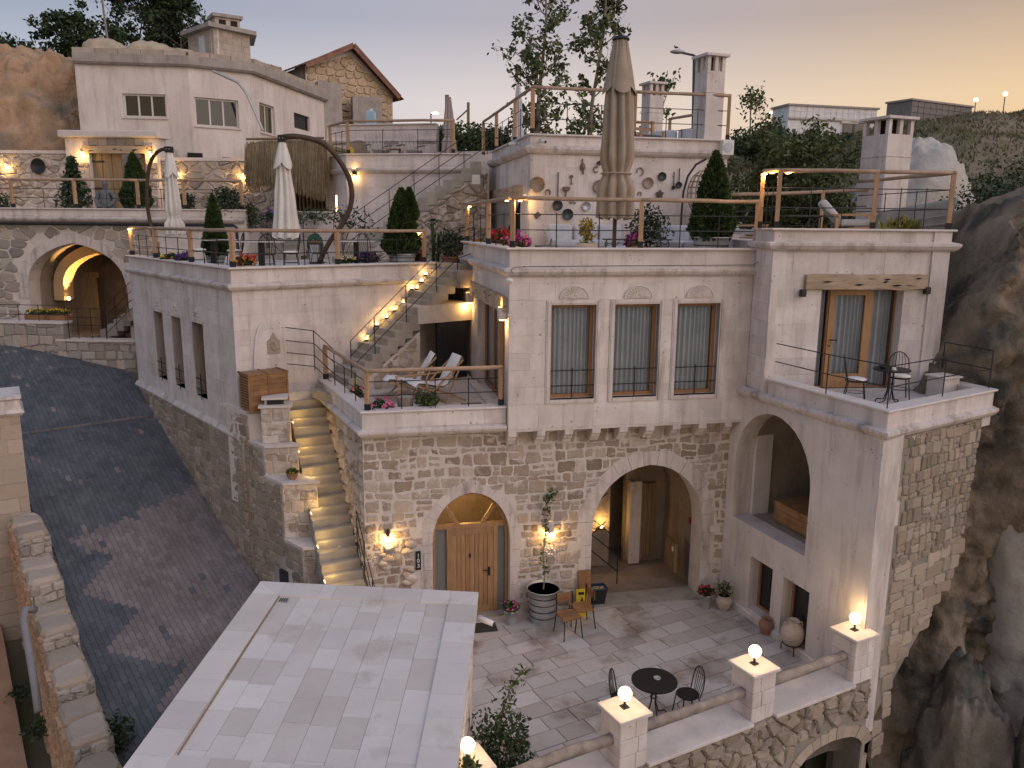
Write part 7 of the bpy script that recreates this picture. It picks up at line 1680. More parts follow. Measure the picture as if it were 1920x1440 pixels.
# pots on the stepped wall
for (x, y, tt, lb_, s_) in ((553, 872, 1, 'terracotta bowl of yellow pansies on the middle wall cap', 1.0), (494, 764, 2, 'small dark pot of yellow pansies behind the chimney pier', .9)):
    if tt == 1: c_ = sw(1.0, .36); z = tops[1][2]
    else: c_ = sw(2.75, .25); z = 4.31
    pot('flower_bowl', lb_, c_[0], c_[1], z, BOWL(.12*s_, .14*s_), TERRA); flowers('yellow pansies in the '+lb_.split(' of')[0], c_[0], c_[1], z+.10, .11, .14, FL_Y, 12, bs=.028)
# deck chairs
def deck_chair(label, loc, rz):
    t = thing('deck_chair', label, 'deck chair', loc, rz, 'white cushioned deck chairs')
    for sx in (-1, 1):
        MB().bar((sx*.29, -.55, .03), (sx*.29, .48, .95), .045, .03).build('frame_rail', PINE, t); MB().bar((sx*.25, .55, .03), (sx*.25, -.55, .42), .045, .03).build('seat_rail', PINE, t); MB().bar((sx*.32, .05, .02), (sx*.32, .38, .78), .04, .03).build('prop', PINE, t); MB().bar((sx*.33, -.45, .56), (sx*.33, .22, .60), .07, .025).build('armrest', PINE, t); MB().bar((sx*.33, -.42, .56), (sx*.29, -.36, .2), .035, .03).build('arm_post', PINE, t)
    MB().bar((-.29, .48, .95), (.29, .48, .95), .035).build('head_bar', PINE, t); MB().bar((-.27, -.55, .42), (.27, -.55, .42), .035).build('front_bar', PINE, t); MB().bar((-.32, .05, .03), (.32, .05, .03), .03).build('foot_bar', PINE, t)
    n = 15; pr_ = [(-.62, .40), (-.56, .47), (-.40, .44), (-.15, .38), (.05, .36), (.16, .44), (.28, .66), (.40, .86), (.50, 1.02)]; P = np.zeros((len(pr_)*2, n, 3))
    for i, (y, z) in enumerate(pr_):
        a = pr_[max(0, i-1)]; b = pr_[min(len(pr_)-1, i+1)]; dx, dz = b[0]-a[0], b[1]-a[1]; l = math.hypot(dx, dz); nx, nz_ = -dz/l, dx/l
        for j in range(n):
            f = j/(n-1)*2-1; th = .035+.05*(1-f*f)**.5*(.75+.25*math.cos(i*3.1)); P[i, j] = (f*.255, y+nx*th, z+nz_*th); P[2*len(pr_)-1-i, j] = (f*.255, y-nx*.01, z-nz_*.01)
    grid_mesh('cushion', P, CUSHW, t); return t
pd = G(775, 745, 4.55); deck_chair('white cushioned deck chair nearer the lit steps', (pd[0]+.0, pd[1]-.0, 4.55), rad(-74)) 
pd = G(822, 752, 4.55); deck_chair('white cushioned deck chair nearer the glazed door', (pd[0], pd[1], 4.55), rad(-62))
ps_ = FM.w(-2.05, .72, 4.55); t = thing('log_stool', 'grey tree stump table beside the deck chairs', 'stool', ps_); MB().lathe([(.17, 0), (.165, .2), (.17, .40), (.0, .405)], 14).build('trunk', GREYW, t); MB().lathe([(.14, .406), (.0, .408)], 12).build('top', STEP, t)
pz_ = FM.w(-1.62, .55, 4.55); pot('square_pot', 'pale pot with a round green shrub on the deck chair terrace', pz_[0], pz_[1], 4.55, POTP(.16, .22), CONC); bush('round green shrub at the deck chair terrace edge', pz_[0], pz_[1], 4.70, .25, .38, 420, LEAF, .05)
for (u, v, m_, lb_) in ((-2.55, .50, FL_P, 'bright pink petunias in the corner of the deck chair terrace'), (-2.75, 1.5, FL_M, 'pink and yellow flowers along the stair side of the deck terrace')):
    q = FM.w(u, v, 4.55) if v < 1 else FTL.w(1.9, .42, 4.55); flowers(lb_, q[0], q[1], 4.62, .27 if v < 1 else .16, .38, m_ if v < 1 else FL_P, 34 if v < 1 else 14, p2=None if v < 1 else FL_Y, bs=.04, leaf=LEAFD)
# balcony set
bp2 = (7.25, 15.05, 5.12); bistro_table('small round black table on the tower balcony', (7.35, 15.25, 5.12), .34, .70)
bistro_chair('black bistro chair with white cushion left of the balcony table', (6.72, 15.35, 5.12), rad(70), True, 'balcony bistro chairs'); bistro_chair('black bistro chair with white cushion behind the balcony table', (7.75, 15.72, 5.12), rad(-15), True, 'balcony bistro chairs')
t = thing('coffee_cup', 'white cup on the balcony table', 'cup', (7.32, 15.1, 5.822)); MB().lathe([(.028, 0), (.04, .05), (.036, .05), (.025, .01), (0, .01)], 14).build('cup', CUSHW, t, True); MB().lathe([(.05, 0), (.06, .008), (0, .004)], 14).build('saucer', CUSHW, t)
t = thing('dark_bowl', 'dark ashtray bowl on the balcony table', 'bowl', (7.2, 15.3, 5.822)); MB().lathe([(.05, 0), (.08, .05), (.07, .05), (.04, .012), (0, .012)], 16).build('bowl', BPLAS, t, True)
t = thing('wood_block', 'pale stone block seat in the corner of the tower balcony', 'stool', (8.75, 15.95, 5.12), rad(20)); rbox('block', -.22, .22, -.2, .2, 0, .42, COPE, t, .015); rbox('slab', -.26, .26, -.24, .24, .42, .46, COPE, t, .01)
# ------------------------------------------------------------------ umbrellas
def folded_canopy(parent, z0, z1, r0, r1, m, tie=None, folds=9, cape=None, name='canopy', n=72, seed=0, bulge=0):
    rows = 34; P = np.zeros((n, rows, 3))
    for j in range(rows):
        f = j/(rows-1); z = z1+(z0-z1)*f; base = r0+(r1-r0)*f**.8+bulge*math.sin(f*math.pi)
        if tie is not None: base *= 1-.30*math.exp(-((f-tie)/.06)**2)+.10*math.exp(-((f-tie-.07)/.05)**2)
        for i in range(n):
            a = 2*math.pi*i/(n-1); w_ = abs(math.sin(a*folds/2+seed+.6*math.sin(f*3+seed)))
            k = base*(.62+.48*w_+.10*noise.noise((math.cos(a)*2, math.sin(a)*2, f*4+seed))); P[i, j] = (k*math.cos(a), k*math.sin(a), z-(.06*(1-w_) if j == rows-1 else 0))
    P[-1] = P[0]; o = grid_mesh(name, P, m, parent)
    if cape:
        zc_, rc = cape; rw = 10; Q_ = np.zeros((n, rw, 3))
        for j in range(rw):
            f = j/(rw-1)
            for i in range(n):
                a = 2*math.pi*i/(n-1); w_ = abs(math.sin(a*4/2+seed)); k = r0*.9+(rc-r0*.9)*f; k *= .80+.28*w_; Q_[i, j] = (k*math.cos(a), k*math.sin(a), z1+.03+(zc_-z1)*f-(.16*w_*f*f))
        Q_[-1] = Q_[0]; grid_mesh('vent_cape', Q_, m, o)
    return o
def arm_umbrella(label, x, Y, zfloor, ytop, yhem, r1, arm, slim=1.0):
    hd_ = PT(x, ytop, Y); t = thing('arm_umbrella', label, 'umbrella', (hd_[0], hd_[1], zfloor), 0, 'cream arm umbrellas'); h = hd_[2]-zfloor; hz = PT(x, yhem, Y)[2]-zfloor
    folded_canopy(t, hz, h-.06, .08, r1, CANW, None if slim > .9 else .80, 8, (h-.06-(h-hz)*.22, r1*.74) if slim > .9 else (h-(h-hz)*.27, r1*.8), seed=slim*3)
    pts = [np.array(PT(a, b, Yq))-np.array((hd_[0], hd_[1], zfloor)) for a, b, Yq in arm]
    q = []                                                    # smooth the bent timber arm
    for i in range(len(pts)-1):
        p0, p1, p2, p3 = pts[max(i-1, 0)], pts[i], pts[i+1], pts[min(i+2, len(pts)-1)]
        for k in range(5):
            s_ = k/5; q.append(.5*((2*p1)+(-p0+p2)*s_+(2*p0-5*p1+4*p2-p3)*s_**2+(-p0+3*p1-3*p2+p3)*s_**3))
    q.append(pts[-1]); MB().tube(q, .066 if slim > .9 else .05, 8).build('bent_arm', BENTW, t, True)
    b = MB(); b.box(-.09, .09, -.09, .09, h-.06, h+.10); b.build('head_bracket', IRON, t)
    for sx in (-.04, .04): MB().sphere((sx, -.095, h+.03), .014, 8, 6).build('bolt', STEEL, t)
    e = q[-1]; MB().box(e[0]-.25, e[0]+.25, e[1]-.25, e[1]+.25, 0, .05).build('base_plate', IRON, t); return t
arm_umbrella('plump cream umbrella hanging from a wide bent timber arm', 529, 20.6, 7.3, 262, 445, .33, [(522, 258, 20.6), (560, 256, 20.7), (610, 272, 20.9), (648, 320, 21.1), (660, 366, 21.2), (648, 410, 21.2), (620, 450, 21.2), (598, 492, 21.2)])
arm_umbrella('slim tied cream umbrella on a narrow bent arm', 317, 22.8, 7.3, 282, 438, .26, [(320, 278, 22.8), (298, 283, 22.9), (282, 305, 23.0), (276, 345, 23.0), (277, 390, 23.0), (286, 435, 23.0), (300, 488, 23.0)], .6)
p = PT(1152, 440, 17.3); t = thing('large_parasol', 'tall taupe parasol tied shut on the main terrace', 'umbrella', (p[0], p[1], 7.7)); zt = PT(1157, 74, 17.3)[2]-7.7; zh = PT(1152, 408, 17.3)[2]-7.7
MB().bar((0, 0, 0), (0, 0, zt), .075).build('pole', BENTW, t); rbox('base', -.35, .35, -.35, .35, 0, .07, GUN, t, .02); MB().lathe([(.17, zt-.02), (.18, zt+.0), (.15, zt+.05), (0, zt+.055)], 20).build('crown_cap', IRON, t)
folded_canopy(t, zh, zt-.02, .14, .38, CANB, .745, 9, (zt-.95, .33), seed=1.3, bulge=.04)
MB().tube([(.315*math.cos(a), .315*math.sin(a), zt+(zh-zt)*.745) for a in np.linspace(0, 2*math.pi, 24)], .018, 6).build('tie_strap', CANB, t)
p = PT(842, 290, 28.6); t = thing('small_parasol', 'mauve grey parasol tied shut behind the garden stair', 'umbrella', (p[0], p[1], AZF)); zt = PT(847, 182, 28.6)[2]-AZF; MB().tube([(0, 0, 0), (0, 0, zt)], .03, 8).build('pole', PINE, t); folded_canopy(t, .35, zt, .07, .26, CANP, .70, 7, None, seed=4); MB().tube([(.17*math.cos(a), .17*math.sin(a), zt+(.35-zt)*.7) for a in np.linspace(0, 2*math.pi, 20)], .015, 5).build('tie_strap', CANP, t)
p = PT(971, 255, 27); t = thing('dark_parasol', 'narrow dark parasol behind the roof terrace rail', 'umbrella', (p[0], p[1], UZ)); zt = PT(973, 158, 27)[2]-UZ; MB().tube([(0, 0, 0), (0, 0, zt)], .03, 8).build('pole', IRON, t); folded_canopy(t, .6, zt, .05, .2, CUSH, .7, 6, None, seed=2)
for x, y0, y1, Y, nm in ((838, 178, 292, 30, 'tall wooden post standing beside the mauve parasol'), (878, 192, 250, 40, 'distant wooden post with a stay behind the hedge')):
    a, b = PT(x, y0, Y), PT(x, y1, Y); t = site('wooden_post', nm, 'post', (b[0], b[1], b[2]-.5), 'wooden posts on the hill'); MB().bar((b[0], b[1], b[2]-.6), a, .13).build('post', OLDW, t)
    if Y == 40: MB().tube([PT(878, 205, 40), PT(856, 225, 40)], .04, 5).build('stay', OLDW, t)
# ------------------------------------------------------------------ sofas and chairs on the terraces
def sofa(label, loc, rz, w_, n, m=CUSH):
    t = thing('cushioned_sofa', label, 'sofa', loc, rz, 'grey cushioned sofas')
    rbox('base', -w_/2, w_/2, -.40, .40, .08, .26, BLOCKW, t, .02)
    for k in range(n):
        x0 = -w_/2+w_*k/n; x1 = -w_/2+w_*(k+1)/n; rbox('seat_cushion', x0+.01, x1-.01, -.42, .36, .26, .44, m, t, .06, seg=3)
        o = rbox('back_cushion', x0+.02, x1-.02, .16, .36, .40, .86, m, t, .08, seg=3); o.rotation_euler = (rad(-9), 0, rad(R.uniform(-3, 3)))
    for k in range(2): rbox('leg', -w_/2+.1+k*(w_-.2)-.05, -w_/2+.1+k*(w_-.2)+.05, -.35, .35, 0, .08, IRON, t, .004)
    return t
s1 = FM.w(FM.px(1105, 430, 3.6)[0], 3.6, 7.7); sofa('grey three-seat sofa against the kitchenware wall', s1, rad(12), 2.0, 3)
s2 = FM.w(FM.px(1290, 430, 2.9)[0], 2.9, 7.7); o2 = sofa('grey two-seat sofa near the metal tub conifer', s2, rad(-28), 1.5, 2); rbox('arm_cushion', .45, .74, -.40, .2, .44, .66, CUSH, o2, .08, seg=3)
s3 = PT(1262, 262, 24.4); sofa('pale sofa with loose cushions on the roof terrace', (s3[0], s3[1], UZ), rad(-30), 1.5, 2)
s4 = PT(1212, 262, 23.5); t = thing('timber_armchair', 'slatted timber armchair on the roof terrace by the sofa', 'armchair', (s4[0], s4[1], UZ), rad(20))
for sx in (-.36, .36):
    for sy in (-.32, .32): MB().bar((sx, sy, 0), (sx, sy, .95 if sy > 0 else .6), .07).build('leg', PINE, t)
for z in (.55, .72, .90): MB().bar((-.36, .34, z), (.36, .34, z), .03, .08).build('back_slat', PINE, t)
rbox('cushion', -.32, .32, -.32, .3, .36, .5, GUN, t, .05)
c1_ = FM.w(FM.px(1195, 440, 2.2)[0], 2.2, 7.7); t = thing('scroll_table', 'long black coffee table with scrolled iron legs', 'table', c1_, rad(12)); rbox('top', -.75, .75, -.3, .3, .46, .49, GUN, t, .006)
for sx in (-.66, .66):
    for sy in (-.24, .24): MB().tube([(sx, sy, .46), (sx*1.06, sy, .36), (sx*.94, sy, .25), (sx*1.03, sy, .12), (sx*.98, sy, 0)], .014, 6).build('leg', IRON, t); MB().tube([(sx*(1-.06*k), sy, .40-.03*math.sin(k)) for k in range(5)], .009, 5).build('scroll', IRON, t)
for (x, v, lb_, w_) in ((1160, 1.9, 'pale pouf on the main terrace floor under the parasol', .5), (1175, 2.9, 'blue grey pouf behind the magenta flower pot', .36)): q = FM.w(FM.px(x, 450, v)[0], v, 7.7); t = thing('floor_pouf', lb_, 'pouf', q, rad(8), 'floor poufs'); rbox('pad', -w_/2, w_/2, -.25, .25, .05, .34, CUSH, t, .07, seg=3); rbox('plinth', -w_/2+.03, w_/2-.03, -.22, .22, 0, .06, BPLAS, t, .01)
# hanging egg chair
e_ = FM.w(FM.px(1292, 430, 3.6)[0], 3.6, 7.7); t = thing('egg_chair', 'brown woven hanging egg chair on a curved steel arm', 'hanging chair', e_, rad(10)); rx_ = .0135
zz = lambda y: FM.px(1292, y, 3.6)[1]-7.7
pts = [(-.22, 0, 0), (-.22, 0, zz(395)), (-.20, 0, zz(360)), (-.10, 0, zz(330)), (.10, 0, zz(308)), (.36, 0, zz(297))]; MB().tube(pts, .028, 8).build('arm', IRON, t)
zc_e = (zz(318)+zz(405))/2; hh = (zz(318)-zz(405))/2
for k in range(14):
    a = 2*math.pi*k/14; MB().tube([(.36+.42*math.cos(a)*math.sin(p_), .30*math.sin(a)*math.sin(p_)+.05, zc_e+hh*math.cos(p_)) for p_ in np.linspace(.05, math.pi-.05, 14)], .013, 5).build('cane_rib', WEAVE, t)
for f in (-.75, -.5, -.25, 0, .25, .5, .75): MB().tube([(.36+.42*math.cos(a)*math.sqrt(1-f*f), .30*math.sin(a)*math.sqrt(1-f*f)+.05, zc_e+hh*f) for a in np.linspace(.3, 2*math.pi-1.8, 22)], .012, 5).build('cane_hoop', WEAVE, t)
MB().sphere((.36, .08, zc_e-hh*.55), .26, 12, 8, (1.2, .9, .5)).build('cushion', CUSH, t, True)
MB().lathe([(.45, 0), (.45, .03), (.0, .03)], 20, (.1, 0, 0)).build('base', IRON, t)
# tower terrace loungers
def lounge_chair(label, loc, rz):
    t = thing('lounge_chair', label, 'armchair', loc, rz, 'timber lounge chairs')
    for sx in (-.38, .38):
        MB().bar((sx, -.36, 0), (sx, -.36, .58), .07).build('leg', PINE, t); MB().bar((sx, .38, 0), (sx, .38, .50), .07).build('leg', PINE, t); MB().bar((sx, -.42, .58), (sx, .5, .56), .08, .04).build('armrest', PINE, t); MB().bar((sx, -.36, .3), (sx, .38, .24), .05).build('side_rail', PINE, t)
    MB().bar((-.38, -.36, .3), (.38, -.36, .3), .05, .09).build('front_rail', PINE, t); rbox('seat_cushion', -.34, .34, -.40, .36, .32, .47, CUSH, t, .06, seg=3)
    o = rbox('back_cushion', -.34, .34, -.07, .09, 0, .60, CUSH, t, .06, seg=3); o.location = (0, .30, .42); o.rotation_euler = (rad(-42), 0, 0); o = rbox('head_pillow', -.28, .28, -.08, .06, 0, .20, CUSHW, t, .06, seg=3); o.location = (0, .56, .72); o.rotation_euler = (rad(-52), 0, 0)
    return t
l1 = FTU.w(FTU.px(1600, 415, 1.6)[0], 1.6, 8.2); lounge_chair('timber lounge chair with grey cushion on the tower terrace', l1, rad(75))
l2 = FM.w(FM.px(1395, 430, 3.2)[0]+.1, 3.2, 7.95); lounge_chair('timber lounge chair with white pillow behind the tub conifer', l2, rad(60))
q = FTU.w(FTU.px(1510, 415, 1.6)[0], 1.6, 8.2); t = thing('garden_table', 'low black table on curved iron legs beside the lounge chair', 'table', q, rad(5)); rbox('top', -.5, .5, -.28, .28, .52, .55, IRON, t, .006)
for sx in (-.1, .05): MB().tube([(sx+.22, -.1, .52), (sx+.1, -.1, .4), (sx+.03, -.1, .2), (sx, -.1, 0)], .016, 6).build('leg', IRON, t)
for sx in (-.45, .45): MB().tube([(sx, .22, .52), (sx, .22, 0)], .014, 6).build('leg', IRON, t)
q = FTU.w(FTU.px(1700, 400, 2.4)[0], 2.4, 8.2); t = thing('covered_seat', 'grey covered garden seat below the stout chimney', 'garden seat', q, rad(-12)); b = MB(); b.add([(-.85, -.35, 0), (.75, -.35, 0), (.75, .35, 0), (-.85, .35, 0), (-.6, -.25, .62), (1.05, -.15, .98), (1.05, .3, .98), (-.6, .3, .66)], [(3, 2, 1, 0), (4, 5, 6, 7), (0, 1, 5, 4), (1, 2, 6, 5), (2, 3, 7, 6), (3, 0, 4, 7)]); o = b.build('cover', GUN, t); m_ = o.modifiers.new('r', 'BEVEL'); m_.width = .06; m_.segments = 3
mat_cov = mat('grey_cover', (.17, .165, .16), (.24, .23, .22), 2, .8, .5, 5); o.data.materials.clear(); o.data.materials.append(mat_cov)
for k in range(3): MB().tube([(-.7+.1*k, -.36, .12+.13*k), (.1, -.40, .16+.16*k), (.85, -.3, .2+.2*k)], .02, 5).build('fold', mat_cov, t, True)
grs = thing('grass_tuft', 'yellow green grass clump at the end of the tower terrace', 'grass', FTU.w(3.15, .9, 8.2), 0); leaf_mesh('blades', rng.normal(size=(260, 3))*[.13, .1, .07]+[0, 0, .16], .16, mat('lime_grass', (.20, .20, .05), (.28, .26, .08), rnd=.3, bump=0), grs, 3.5, 2.5)
# slatted garden chairs
def slat_chair(label, loc, rz):
    t = thing('slatted_chair', label, 'garden chair', loc, rz, 'grey slatted garden chairs'); m = mat('x', (.3, .3, .3)) if False else GREYP
    for k in range(5): x = -.24+k*.12; MB().bar((x, .12, .30), (x*1.18, .46, 1.02-abs(k-2)*.03), .105, .02, (0, 1, 0)).build('back_slat', m, t)
    for k in range(4): MB().bar((-.28, -.38+k*.13, .40-k*.03), (.28, -.38+k*.13, .40-k*.03), .11, .022).build('seat_slat', m, t)
    for sx in (-1, 1): MB().bar((sx*.33, -.42, 0), (sx*.33, -.36, .56), .09, .025).build('leg', m, t); MB().bar((sx*.30, .55, 0), (sx*.30, -.30, .40), .09, .025).build('leg', m, t); MB().bar((sx*.37, -.48, .57), (sx*.37, .32, .57), .13, .025).build('armrest', m, t)
    return t
GREYP = mat('grey_painted_wood', (.33, .29, .27), (.42, .38, .35), 6, .7, .1)
for x, lb_ in ((708, 'grey slatted garden chair beside the round tabletop'), (770, 'grey slatted garden chair nearer the mauve parasol')): q = PT(x, 285, 28.3); slat_chair(lb_, (q[0], q[1], AZF), rad(25))
q = PT(738, 285, 28.2); t = thing('side_table', 'small dark table between the two slatted chairs', 'table', (q[0], q[1], AZF)); rbox('top', -.25, .25, -.2, .2, .42, .45, CRATEW, t, .004)
for sx in (-.2, .2):
    for sy in (-.15, .15): MB().bar((sx, sy, 0), (sx, sy, .42), .04).build('leg', CRATEW, t)
q = PT(672, 282, 29.2); t = thing('round_board', 'round wooden board with a yellow patch leaning on the terrace wall', 'board', (q[0], q[1], AZF)); MB(Matrix.Rotation(rad(80), 4, 'X')).lathe([(.42, 0), (.42, .04), (0, .04)], 24, (0, .42, 0)).build('disc', WEAVE, t); MB(Matrix.Rotation(rad(80), 4, 'X')).lathe([(.15, .0), (.15, .05), (0, .05)], 14, (-.3, .45, .01)).build('patch', YEL, t)
q = PT(710, 238, 31.2); t = thing('water_bottle', 'big blue water bottle on the terrace back wall', 'bottle', (q[0]-.3, q[1]+.1, q[2]-.05)); rbox('tank', -.18, .18, -.18, .18, 0, .62, mat('pale_blue_plastic', (.25, .42, .55), (.40, .55, .66), rough=.3, bump=0), t, .05); MB().lathe([(.07, .62), (.07, .7), (0, .7)], 12).build('neck', WPLAS, t)
# cafe terrace of the left house
def lt(x, Y): q = PT(x, 470, Y); return (q[0], q[1], 7.30)
cafe_table('pale topped cafe table behind the orange geraniums', lt(490, 20.2), .42); cafe_table('pale topped cafe table near the street corner of the cafe terrace', lt(400, 21.6), .42); cafe_table('pale topped cafe table below the wide umbrella arm', lt(668, 21.6), .42)
for x, Y, rz, lb_, cu in ((500, 19.2, 200, 'black bistro chair turned away at the orange geranium post', False), (545, 19.9, -70, 'black bistro chair with a pale seat under the plump umbrella', True), (372, 21.0, 120, 'black bistro chair behind the yellow flower box', True), (440, 20.6, -60, 'black bistro chair between the two conifer-side tables', True), (690, 20.9, 160, 'black bistro chair beside the violet petunias', False), (600, 20.3, 40, 'black bistro chair at the foot of the bent timber arm', False)):
    bistro_chair(lb_, lt(x, Y), rad(rz), cu, 'cafe terrace bistro chairs')
cone_shrub('clipped cone conifer between the two cream umbrellas', *lt(404, 22.4)[:2], 7.55, 1.65, .34, seed=3); tub('galvanised tub of the conifer between the umbrellas', *lt(404, 22.4)[:2], 7.3, .26, .28, rings=2)
cone_shrub('largest cone conifer with a double tip at the cafe terrace end', *lt(754, 21.4)[:2], 7.68, 1.72, .52, seed=6); tub('wide galvanised tub of the double-tipped conifer', *lt(754, 21.4)[:2], 7.3, .38, .42)
q = lt(762, 21.4); t = cone_shrub('second leader of the double-tipped conifer', q[0]+.10, q[1]-.02, 8.6, .80, .24, seed=9, name='conifer_leader')
q = FM.w(FM.px(1335, 430, 1.25)[0], 1.25, 7.7); cone_shrub('tall cone conifer in a white metal tub on the main terrace', q[0], q[1], 8.18, 1.95, .52, seed=12); tub('pale metal tub of the tall main terrace conifer', q[0], q[1], 7.7, .42, .56, rings=2)
q = PT(255, 370, 29); cone_shrub('cone conifer in front of the half open timber gate', q[0], q[1], GZT+.35, 1.9, .55, seed=15); tub('galvanised tub of the conifer by the timber gate', q[0], q[1], GZT, .4, .42)
q = PT(140, 370, 29.5); t = thing('young_pine', 'loose young pine beside the timber gate', 'tree', (q[0], q[1], GZT+.1)); C_ = []
for k in range(16):
    z = .25+k*.105; r_ = .62*(1-k/17)
    for j in range(7): a = j*.9+k; C_.append(np.array([[r_*f*math.cos(a), r_*f*math.sin(a), z+.12*f] for f in np.linspace(.15, 1, 9)])+rng.normal(size=(9, 3))*.035)
leaf_mesh('needles', np.concatenate(C_), .10, LEAFD, t, 2.2); MB().tube([(0, 0, -.1), (0, 0, 2.0)], [.03, .01], 6).build('trunk', BARK, t)
# flowers of the terraces
flw = [('orange geraniums spilling from the wooden planter at the cafe railing', *lt(460, 19.0), .24, .30, FL_O, 46, FL_R), ('yellow pansies in the box at the cafe terrace corner', *lt(320, 21.6), .25, .22, FL_Y, 22, None), ('violet flowers next to the yellow box on the cafe terrace', *lt(345, 20.9), .2, .26, FL_V, 34, None),
       ('white daisies at the foot of the umbrella arm', *lt(648, 20.9), .22, .2, FL_W, 16, FL_Y), ('blue violet petunias at the cafe railing', *lt(692, 21.1), .26, .28, FL_V, 44, None), ('red geraniums under the lit end post', *lt(786, 21.9), .18, .30, FL_R, 24, None),
       ('blue flowers at the foot of the thatch', *PT(505, 385, 27.6)[:2], 8.35, .3, .4, FL_V, 30, None)]
for lb_, x, y, z, r_, h_, m_, nb, m2 in flw: flowers(lb_, x, y, z+.16, r_, h_, m_, nb, p2=m2, bs=.042, leaf=LEAFD)
for x, Y, r_, h_, mm, lb_ in ((460, 19.0, .2, .2, DOORW, 'timber pot of the orange geraniums'), (320, 21.6, .2, .18, CRATEW, 'low brown trough of yellow pansies'), (345, 20.9, .16, .18, CONC, 'grey pot of violet flowers'), (648, 20.9, .18, .16, CONC, 'grey bowl of white daisies'), (692, 21.1, .2, .16, GUN, 'dark bowl of blue violet petunias'), (786, 21.9, .15, .2, TERRA, 'terracotta pot of red geraniums under the lit post')): q = lt(x, Y); pot('flower_pot', lb_, q[0], q[1], 7.3, POTP(r_, h_), mm)
mt = [(938, 4.0, .22, .42, FL_R, 50, None, 'tall red geraniums at the main terrace corner', 8.0), (975, 1.0, .22, .30, FL_P, 46, FL_M, 'pink geraniums at the main terrace corner post', 7.98), (957, 1.9, .16, .26, FL_P, 26, FL_R, 'coral flowers between the red and pink geraniums', 7.98), (900, 5.0, .16, .2, FL_R, 16, FL_Y, 'red and yellow flowers beside the lit terrace post', 7.9), (1187, 1.0, .17, .26, FL_M, 44, None, 'magenta petunias in a square pot by the middle post', 8.02)]
for x, v, r_, h_, m_, nb, m2, lb_, z in mt:
    u_ = FM.px(x, 440, v)[0]; q = FM.w(u_, v, 0); flowers(lb_, q[0], q[1], z, r_, h_, m_, nb, p2=m2, bs=.045, leaf=LEAF)
    pot('flower_pot', 'clay pot of the '+lb_.split(' at ')[0].split(' by ')[0].split(' between ')[0].split(' beside ')[0].split(' in ')[0], q[0], q[1], 7.7, POTP(r_*.8, z-7.66), TERRA if r_ > .16 else JAR)
q = FM.w(FM.px(1100, 440, .9)[0], .9, 7.7); pot('barrel_pot', 'square buff stone pot with a golden shrub', q[0], q[1], 7.7, [(.22, 0), (.24, .1), (.24, .34), (.23, .42), (.2, .42)], JAR); bush('golden yellow upright shrub in the buff stone pot', q[0], q[1], 8.08, .2, .55, 380, mat('golden_leaf', (.30, .22, .04), (.40, .30, .06), rnd=.3, bump=0), .045)
q = FM.w(FM.px(1025, 452, 1.2)[0], 1.2, 7.7); t = thing('stone_mortar', 'squat dark stone mortar on the main terrace', 'mortar', q); MB().lathe([(.22, 0), (.27, .2), (.25, .36), (.2, .36), (.16, .2), (0, .18)], 20).build('bowl', STAT, t, True); MB().tube([(.05, 0, .2), (.1, .02, .5)], [.03, .02], 8).build('pestle', STAT, t)
q = FM.w(FM.px(1216, 440, 2.6)[0], 2.6, 7.7); bush('leafy citrus shrub between the two terrace sofas', q[0], q[1], 7.95, .5, .95, 900, LEAFD, .06); pot('clay_pot', 'clay pot of the citrus shrub between the sofas', q[0], q[1], 7.7, POTP(.2, .3), TERRA)
q = lt(846, 22.6); bush('dark shrub in a clay pot below the rough stair wall', q[0], q[1], 7.5, .45, .8, 800, LEAFD, .06); pot('clay_pot', 'wide clay pot below the rough stair wall', q[0], q[1], 7.3, POTP(.3, .3), TERRA)
q = lt(812, 22.8); t = thing('tall_cactus', 'tall thin cactus standing before the rough stair wall', 'cactus', q); MB().tube([(0, 0, 0), (.02, 0, .6), (-.02, 0, 1.2)], [.05, .06, .045], 9).build('stem', LEAFC, t, True); MB().tube([(.12, 0, 0), (.15, 0, .5), (.16, .0, .9)], [.04, .05, .03], 8).build('side_stem', LEAFC, t, True); leaf_mesh('tuft', rng.normal(size=(50, 3))*.06+[-.02, 0, 1.25], .06, LEAFD, t)
q = lt(640, 23.4); t = thing('twiggy_shrub', 'tall twiggy shrub with sparse leaves by the bent arm', 'shrub', q)
for k in range(5):
    a = k*1.3; pp4 = [(0, 0, 0), (.25*math.cos(a), .1*math.sin(a), .6), (.2+.5*math.cos(a), .2*math.sin(a), 1.1+.1*k)]; MB().tube(pp4, [.02, .012, .005], 5).build('stem', BARK, t); leaf_mesh('leaves', np.array(pp4[2])+rng.normal(size=(45, 3))*[.22, .15, .12], .07, LEAFD, t)
for x, Y, r_, h_, lb_, z in ((425, 26.4, .55, .95, 'dense dark round shrub on the garden terrace', zc2-.28), (352, 26.9, .3, .6, 'small loose shrub in a grey pot on the garden terrace', zc2-.1), (590, 27.6, .9, .6, 'low dark planting in the thatch planter', 8.35), (470, 26.6, .3, .9, 'straggly dark shrub at the end of the garden terrace rail', 8.2)): q = PT(x, 390, Y); bush(lb_, q[0], q[1], z, r_, h_, 1300 if r_ > .5 else 500, LEAFD, .06)
for x, z in ((53, zA), (88, zA)): q = FC2.w(FC2.px(x, 590)[0], .55, z); t = thing('flower_trough', 'brown trough of yellow pansies on the lane wall, '+('further from' if x < 60 else 'nearer to')+' the cave door', 'planter', q, rad(-3)); rbox('trough', -.42, .42, -.14, .14, -.0, .18, CRATEW, t, .01); C_ = rng.random((220, 3))*[.8, .26, .16]+[-.4, -.13, .16]; leaf_mesh('leaves', C_, .055, LEAF, t); C_ = rng.random((60, 3))*[.8, .26, .08]+[-.4, -.13, .27]; leaf_mesh('blossoms', C_, .06, FL_Y, t, 1.0)
